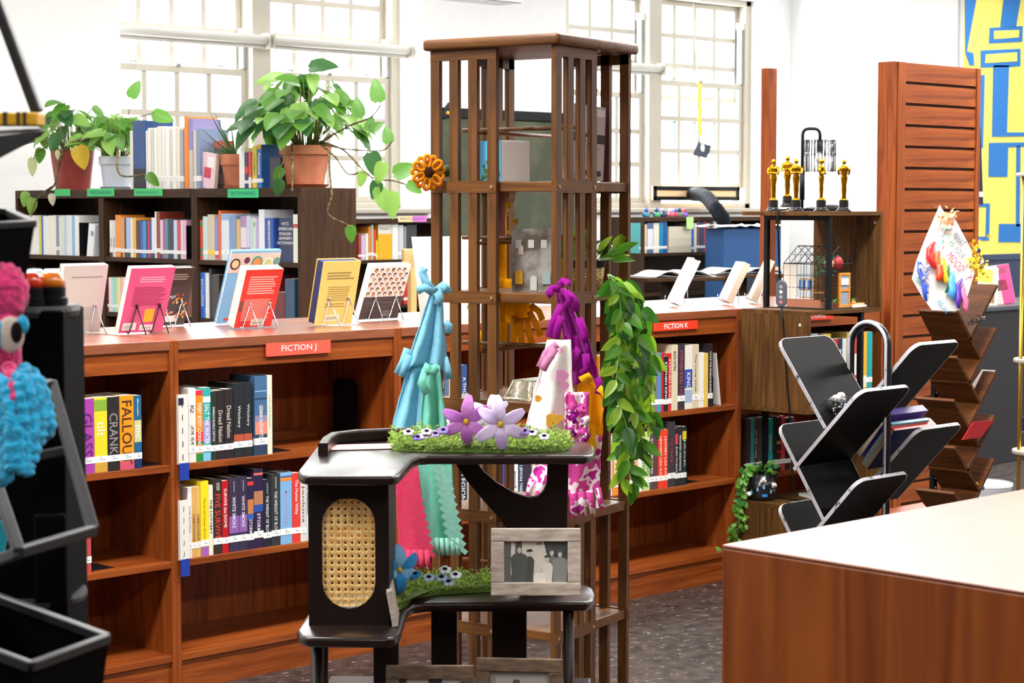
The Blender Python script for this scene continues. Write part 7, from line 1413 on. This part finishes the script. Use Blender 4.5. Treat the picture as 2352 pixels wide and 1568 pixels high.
# ================================================================ LEFT FOREGROUND: SPINNER RACK, BUTTONS, YARN CREATURE
SD = 2.45; cS = atd(40, 1000, SD + .1); t = thing('spinner_rack', 'black revolving spinner rack with angled bins at the left edge', 'display rack', (cS.x, cS.y, 0), YAW - R(90)); SO = Vector(t.location)
def sl_(P): v = Vector(P) - SO; return Vector((v.dot(RT), v.dot(FH), v.z))
def sp(x, y, D_): return sl_(atd(x, y, D_))
cl0, cl1 = sp(-90, 1000, SD), sp(149, 1000, SD); zt = sp(100, 712, SD).z
B(cl0.x, cl0.y, .04, cl1.x, cl0.y + .12, zt).build('column', plain('#050507', .65, spec=.05), t, bevel=.003)
cx_ = (cl0.x + cl1.x) / 2
def disc(py, D_, pxr, th, name):
    z = sp(100, py, D_).z; r_ = sp(pxr, py, D_).x - cx_; MB().lathe([(r_, z - th), (r_ + .002, z - th / 2), (r_, z)], 40, c=(cx_, cl0.y + .06, 0)).build(name, plain('#2c2d31', .4), t)
disc(702, SD + .02, 166, .014, 'top_disc'); disc(1372, SD + .02, 174, .012, 'lower_disc'); MB().lathe([(.22, 0), (.22, .02), (.05, .045)], 36, c=(cx_, cl0.y + .06, 0)).build('base', BLKM, t)
# rounded lower panel
B(sp(75, 1200, SD - .03).x, sp(75, 1200, SD - .03).y, sp(75, 1390, SD - .03).z, sp(150, 1200, SD - .03).x, sp(75, 1200, SD - .03).y + .01, sp(75, 1180, SD - .03).z).build('side_panel', plain('#050507', .65, spec=.05), t, bevel=.02, seg=4)
BR = plain('#26272b', .4, name='spinner_bar_grey')
def bar(a_, b_, w_=.014, h_=.014): MB().bar(a_, b_, w_, h_).build('bin_bar', BR, t, bevel=.002)
# upper tray
bar(sp(-20, -30, 2.2), sp(86, 258, 2.2), .012, .012)
m = MB(); A = [sp(-60, 285, 2.28), sp(70, 282, 2.28), sp(104, 300, 2.15), sp(-60, 318, 2.1)]; Bq = [sp(-60, 385, 2.28), sp(40, 318, 2.28), sp(96, 312, 2.15), sp(-60, 395, 2.1)]
m.add(A + Bq, [(0, 3, 2, 1), (4, 5, 6, 7), (0, 1, 5, 4), (1, 2, 6, 5), (2, 3, 7, 6), (3, 0, 4, 7)]); m.build('upper_tray', plain('#26262a', .4), t)
# middle bin
A = [sp(-80, 478, 2.3), sp(20, 488, 2.3), sp(76, 514, 2.2), sp(-80, 522, 2.14)]; Bq = [sp(-80, 700, 2.3), sp(0, 690, 2.3), sp(48, 692, 2.2), sp(-80, 705, 2.14)]
m = MB(); m.add(A + Bq, [(4, 5, 6, 7), (0, 1, 5, 4), (1, 2, 6, 5), (2, 3, 7, 6), (3, 0, 4, 7)]); m.build('middle_bin', plain('#050507', .65, spec=.05), t, solid=.004)
for i in range(4): bar(A[i], A[(i + 1) % 4], .009, .009)
# open parallelogram bin frame
F4 = [sp(118, 880, 2.35), sp(214, 1218, 2.18), sp(44, 1268, 2.08), sp(-60, 960, 2.25)]
for i in range(4): bar(F4[i], F4[(i + 1) % 4], .012, .012)
bar(F4[2], sp(-60, 1310, 2.2), .012, .012)
bar(sp(60, 1052, 2.4), sp(170, 1030, 2.38), .01, .012)
# lowest bin
A = [sp(-70, 1350, 2.25), sp(246, 1466, 2.15), sp(70, 1530, 2.03), sp(-70, 1478, 2.05)]; Bq = [sp(-60, 1560, 2.25), sp(218, 1690, 2.17), sp(70, 1760, 2.07), sp(-60, 1700, 2.08)]
m = MB(); m.add(A + Bq, [(4, 5, 6, 7), (0, 1, 5, 4), (1, 2, 6, 5), (2, 3, 7, 6), (3, 0, 4, 7)]); m.build('lowest_bin', plain('#050507', .65, spec=.05), t, solid=.004)
for i in range(4): bar(A[i], A[(i + 1) % 4], .011, .011)
# plaid book on upper tray
P = atd(40, 288, 2.16); t = thing('plaid_notebook', 'yellow notebook with brown plaid stripes on the upper spinner tray', 'notebook', P, YAW - R(90) - R(4)); B(-.07, 0, 0, .022, .03, .014).build('cover', plain('#e8b01e', .5), t, bevel=.002)
for x, w_ in ((-.016, .005), (-.001, .004), (.006, .004), (-.045, .003)): B(x, -.0006, 0, x + w_, .0306, .0146).build('plaid_stripe', plain('#4a3418', .6), t)
# game-show buttons on the top disc
def buzzer(px, py, D_, c, r_, lab):
    p = atd(px, py, D_); zt_ = cS.z * 0 + atd(100, 702, SD + .02).z; t = thing('push_button', lab, 'button', (p.x, p.y, zt_ + .001), 0, 'domed push buttons on the spinner rack')
    MB().lathe([(r_ * 1.15, 0), (r_ * 1.15, .008), (r_ * 1.02, .01), (r_ * 1.02, .02), (r_, .022)], 28).build('button_base', BLACK, t); MB().lathe([(r_ * .98, .022), (r_ * .97, .03), (r_ * .75, .038), (r_ * .4, .0415), (.0005, .0425)], 28).build('dome', plain(c, .25, coat=.6), t, smooth=True)
buzzer(116, 690, SD + .035, '#f2841c', .0185, 'orange domed push button on the spinner rack top'); buzzer(70, 692, SD + .015, '#e83a24', .0165, 'red domed push button beside the orange one'); buzzer(80, 690, SD + .10, '#4a8fc8', .02, 'blue domed push button behind the red and orange ones')
# blue felt bit in open bin
t = thing('teal_card', 'teal and blue card poking out of the open spinner bin', 'card', atd(2, 1260, 2.2)); B(-.03, 0, -.01, .004, .004, .03).build('card', plain('#1fa3b8', .5), t); t.rotation_euler = (0, R(12), YAW - R(90))
# yarn creature
YD = 2.16; yc = atd(20, 830, YD); t = thing('yarn_creature', 'pink chenille yarn creature with big eye and blue yarn tentacles', 'plush toy', (yc.x, yc.y, atd(20, 1130, YD).z), YAW - R(90)); YO = Vector(t.location)
def yl(x, y, D_): v = atd(x, y, D_) - YO; return Vector((v.dot(RT), v.dot(FH), v.z))
def yarnmat(name, c, sc): 
    m = speckle(name, tuple(x * .72 for x in hexrgb(c)), tuple(min(1, x * 1.06) for x in hexrgb(c)), sc, 1.0, (.3, .62), bump=.9); m.node_tree.nodes['Principled BSDF'].inputs['Sheen Weight'].default_value = .3; return m
YP = yarnmat('pink_chenille_yarn', '#ff3d84', 120); YB_ = yarnmat('blue_chenille_yarn', '#1fb4ea', 120)
def fuzz(mb, n, r_, seed): return mb
def blob(cx, cy, rx, ry, D_, mat, name, rs=1):
    c_ = yl(cx, cy, D_); a_ = rx / 4600 * D_; b_ = ry / 4600 * D_; m = MB(); P = []; nn = 34; kk = 24
    for i in range(kk + 1):
        th = math.pi * i / kk; row = []
        for j in range(nn):
            ph = 2 * math.pi * j / nn; d = Vector((math.sin(th) * math.cos(ph), math.sin(th) * math.sin(ph), math.cos(th))); f = 1 + .10 * noise.noise(d * 6 + Vector((rs, 0, 0))) + .05 * abs(math.sin(i * 1.6)) + .03 * noise.noise(d * 16); row.append((c_.x + d.x * a_ * f, c_.y + d.y * a_ * .8 * f, c_.z + d.z * b_ * f))
        P.append(row)
    m.grid(P, 0, True); return m.build(name, mat, t, smooth=True)
blob(12, 672, 52, 66, YD, YP, 'crest', 1); blob(8, 800, 40, 110, YD, YP, 'head', 2)
for k in range(3): blob(-12 + k * 3, 900 + k * 5, 46, 40, YD + .01, YP, 'chin', 3 + k)
e_ = yl(24, 768, YD - .03); MB().ball(e_, .015, .006, .0195, 16, 10).build('eye_white', fabric('cream_felt', '#efe0d2'), t, smooth=True); e2 = yl(38, 763, YD - .036); MB().ball(e2, .0065, .004, .0115, 14, 8).build('pupil', fabric('black_felt', '#1c1414'), t, smooth=True)
for x, y, s in ((52, 745, .007), (-2, 770, .009), (2, 755, .006)): MB().ball(yl(x, y, YD - .03), s, .005, s * 1.5, 10, 8).build('eyelid', YB_, t, smooth=True)
def yarn(pts, r_, mat, name='tentacle'):
    W = [yl(*p_) for p_ in pts]; Q = []
    for k in range(len(W) - 1):
        for s in range(10):
            u = s / 10; p0, p1, p2, p3 = W[max(k - 1, 0)], W[k], W[k + 1], W[min(k + 2, len(W) - 1)]; Q.append(.5 * ((2 * p1) + (p2 - p0) * u + (2 * p0 - 5 * p1 + 4 * p2 - p3) * u * u + (3 * p1 - p0 - 3 * p2 + p3) * u ** 3))
    Q.append(W[-1]); N_ = len(Q); MB().tube(Q, [r_ * (1 + .13 * math.sin(i * 1.35)) * min(1, .35 + (N_ - i) * .12) for i in range(N_)], 12).build(name, mat, t, smooth=True)
yarn([(20, 840, YD - .01), (30, 890, YD - .03), (38, 930, YD - .035)], .0075, YP, 'pink_tongue')
for pts in ([(30, 862, YD), (55, 850, YD), (88, 880, YD - .01), (106, 940, YD - .01), (112, 980, YD - .01), (92, 1010, YD)], [(30, 872, YD - .01), (60, 862, YD - .01), (84, 900, YD - .02), (92, 960, YD - .02), (90, 1000, YD - .02), (80, 1020, YD - .01)], [(28, 875, YD - .02), (48, 872, YD - .025), (66, 905, YD - .03), (74, 970, YD - .03), (76, 1040, YD - .03), (66, 1048, YD - .03)], [(24, 880, YD - .02), (42, 890, YD - .03), (52, 940, YD - .035), (58, 1000, YD - .035), (60, 1060, YD - .035), (66, 1095, YD - .035)], [(40, 940, YD - .03), (40, 990, YD - .04), (44, 1050, YD - .04), (52, 1090, YD - .04)], [(0, 865, YD), (-12, 880, YD - .02), (4, 920, YD - .03), (10, 990, YD - .035), (14, 1050, YD - .035), (18, 1110, YD - .035)], [(-6, 880, YD), (14, 880, YD - .025), (22, 930, YD - .035), (26, 1000, YD - .04), (26, 1060, YD - .04), (34, 1080, YD - .04)], [(-20, 880, YD), (-14, 940, YD - .02), (-6, 1010, YD - .03), (-4, 1080, YD - .03), (4, 1120, YD - .03)], [(-30, 880, YD), (-24, 960, YD - .02), (-20, 1040, YD - .02)]): yarn(pts, .0082, YB_)

# ================================================================ sub-parts: print and labels belong to the cover or board they sit on
SUB = {'title': ('cover',), 'author_name': ('cover',), 'spine_band': ('cover',), 'spine_label': ('cover',), 'lettering': ('sign_board', 'card', 'card_yellow', 'front_cover'), 'print_block': ('back_cover', 'front_cover'),
       'food_photo': ('back_cover',), 'printed_hair': ('back_cover',), 'printed_faces': ('back_cover',), 'photo_print': ('backing',), 'glass_rod_upper': ('shade_cap',), 'glass_rod_lower': ('shade_cap',), 'button': ('remote_body',), 'raindrop': ('pot',), 'handwriting': ('paper',), 'plaid_stripe': ('cover',), 'printed_trees': ('picture_side',), 'door_notice': ('door_pane',), 'screw_cap': ('wood_side',), 'bulb': ('bulb_socket',), 'pupil': ('eye_white',)}
for o in list(col.objects):
    if o.parent is None or o.type != 'MESH': continue
    k = o.name.split('.')[0]
    if k in SUB and o.parent.type == 'EMPTY':
        for c in o.parent.children:
            if c.name.split('.')[0] in SUB[k] and c.type == 'MESH' and c.matrix_basis == Matrix.Identity(4):
                M = o.matrix_basis.copy(); o.parent = c; o.matrix_basis = M; break
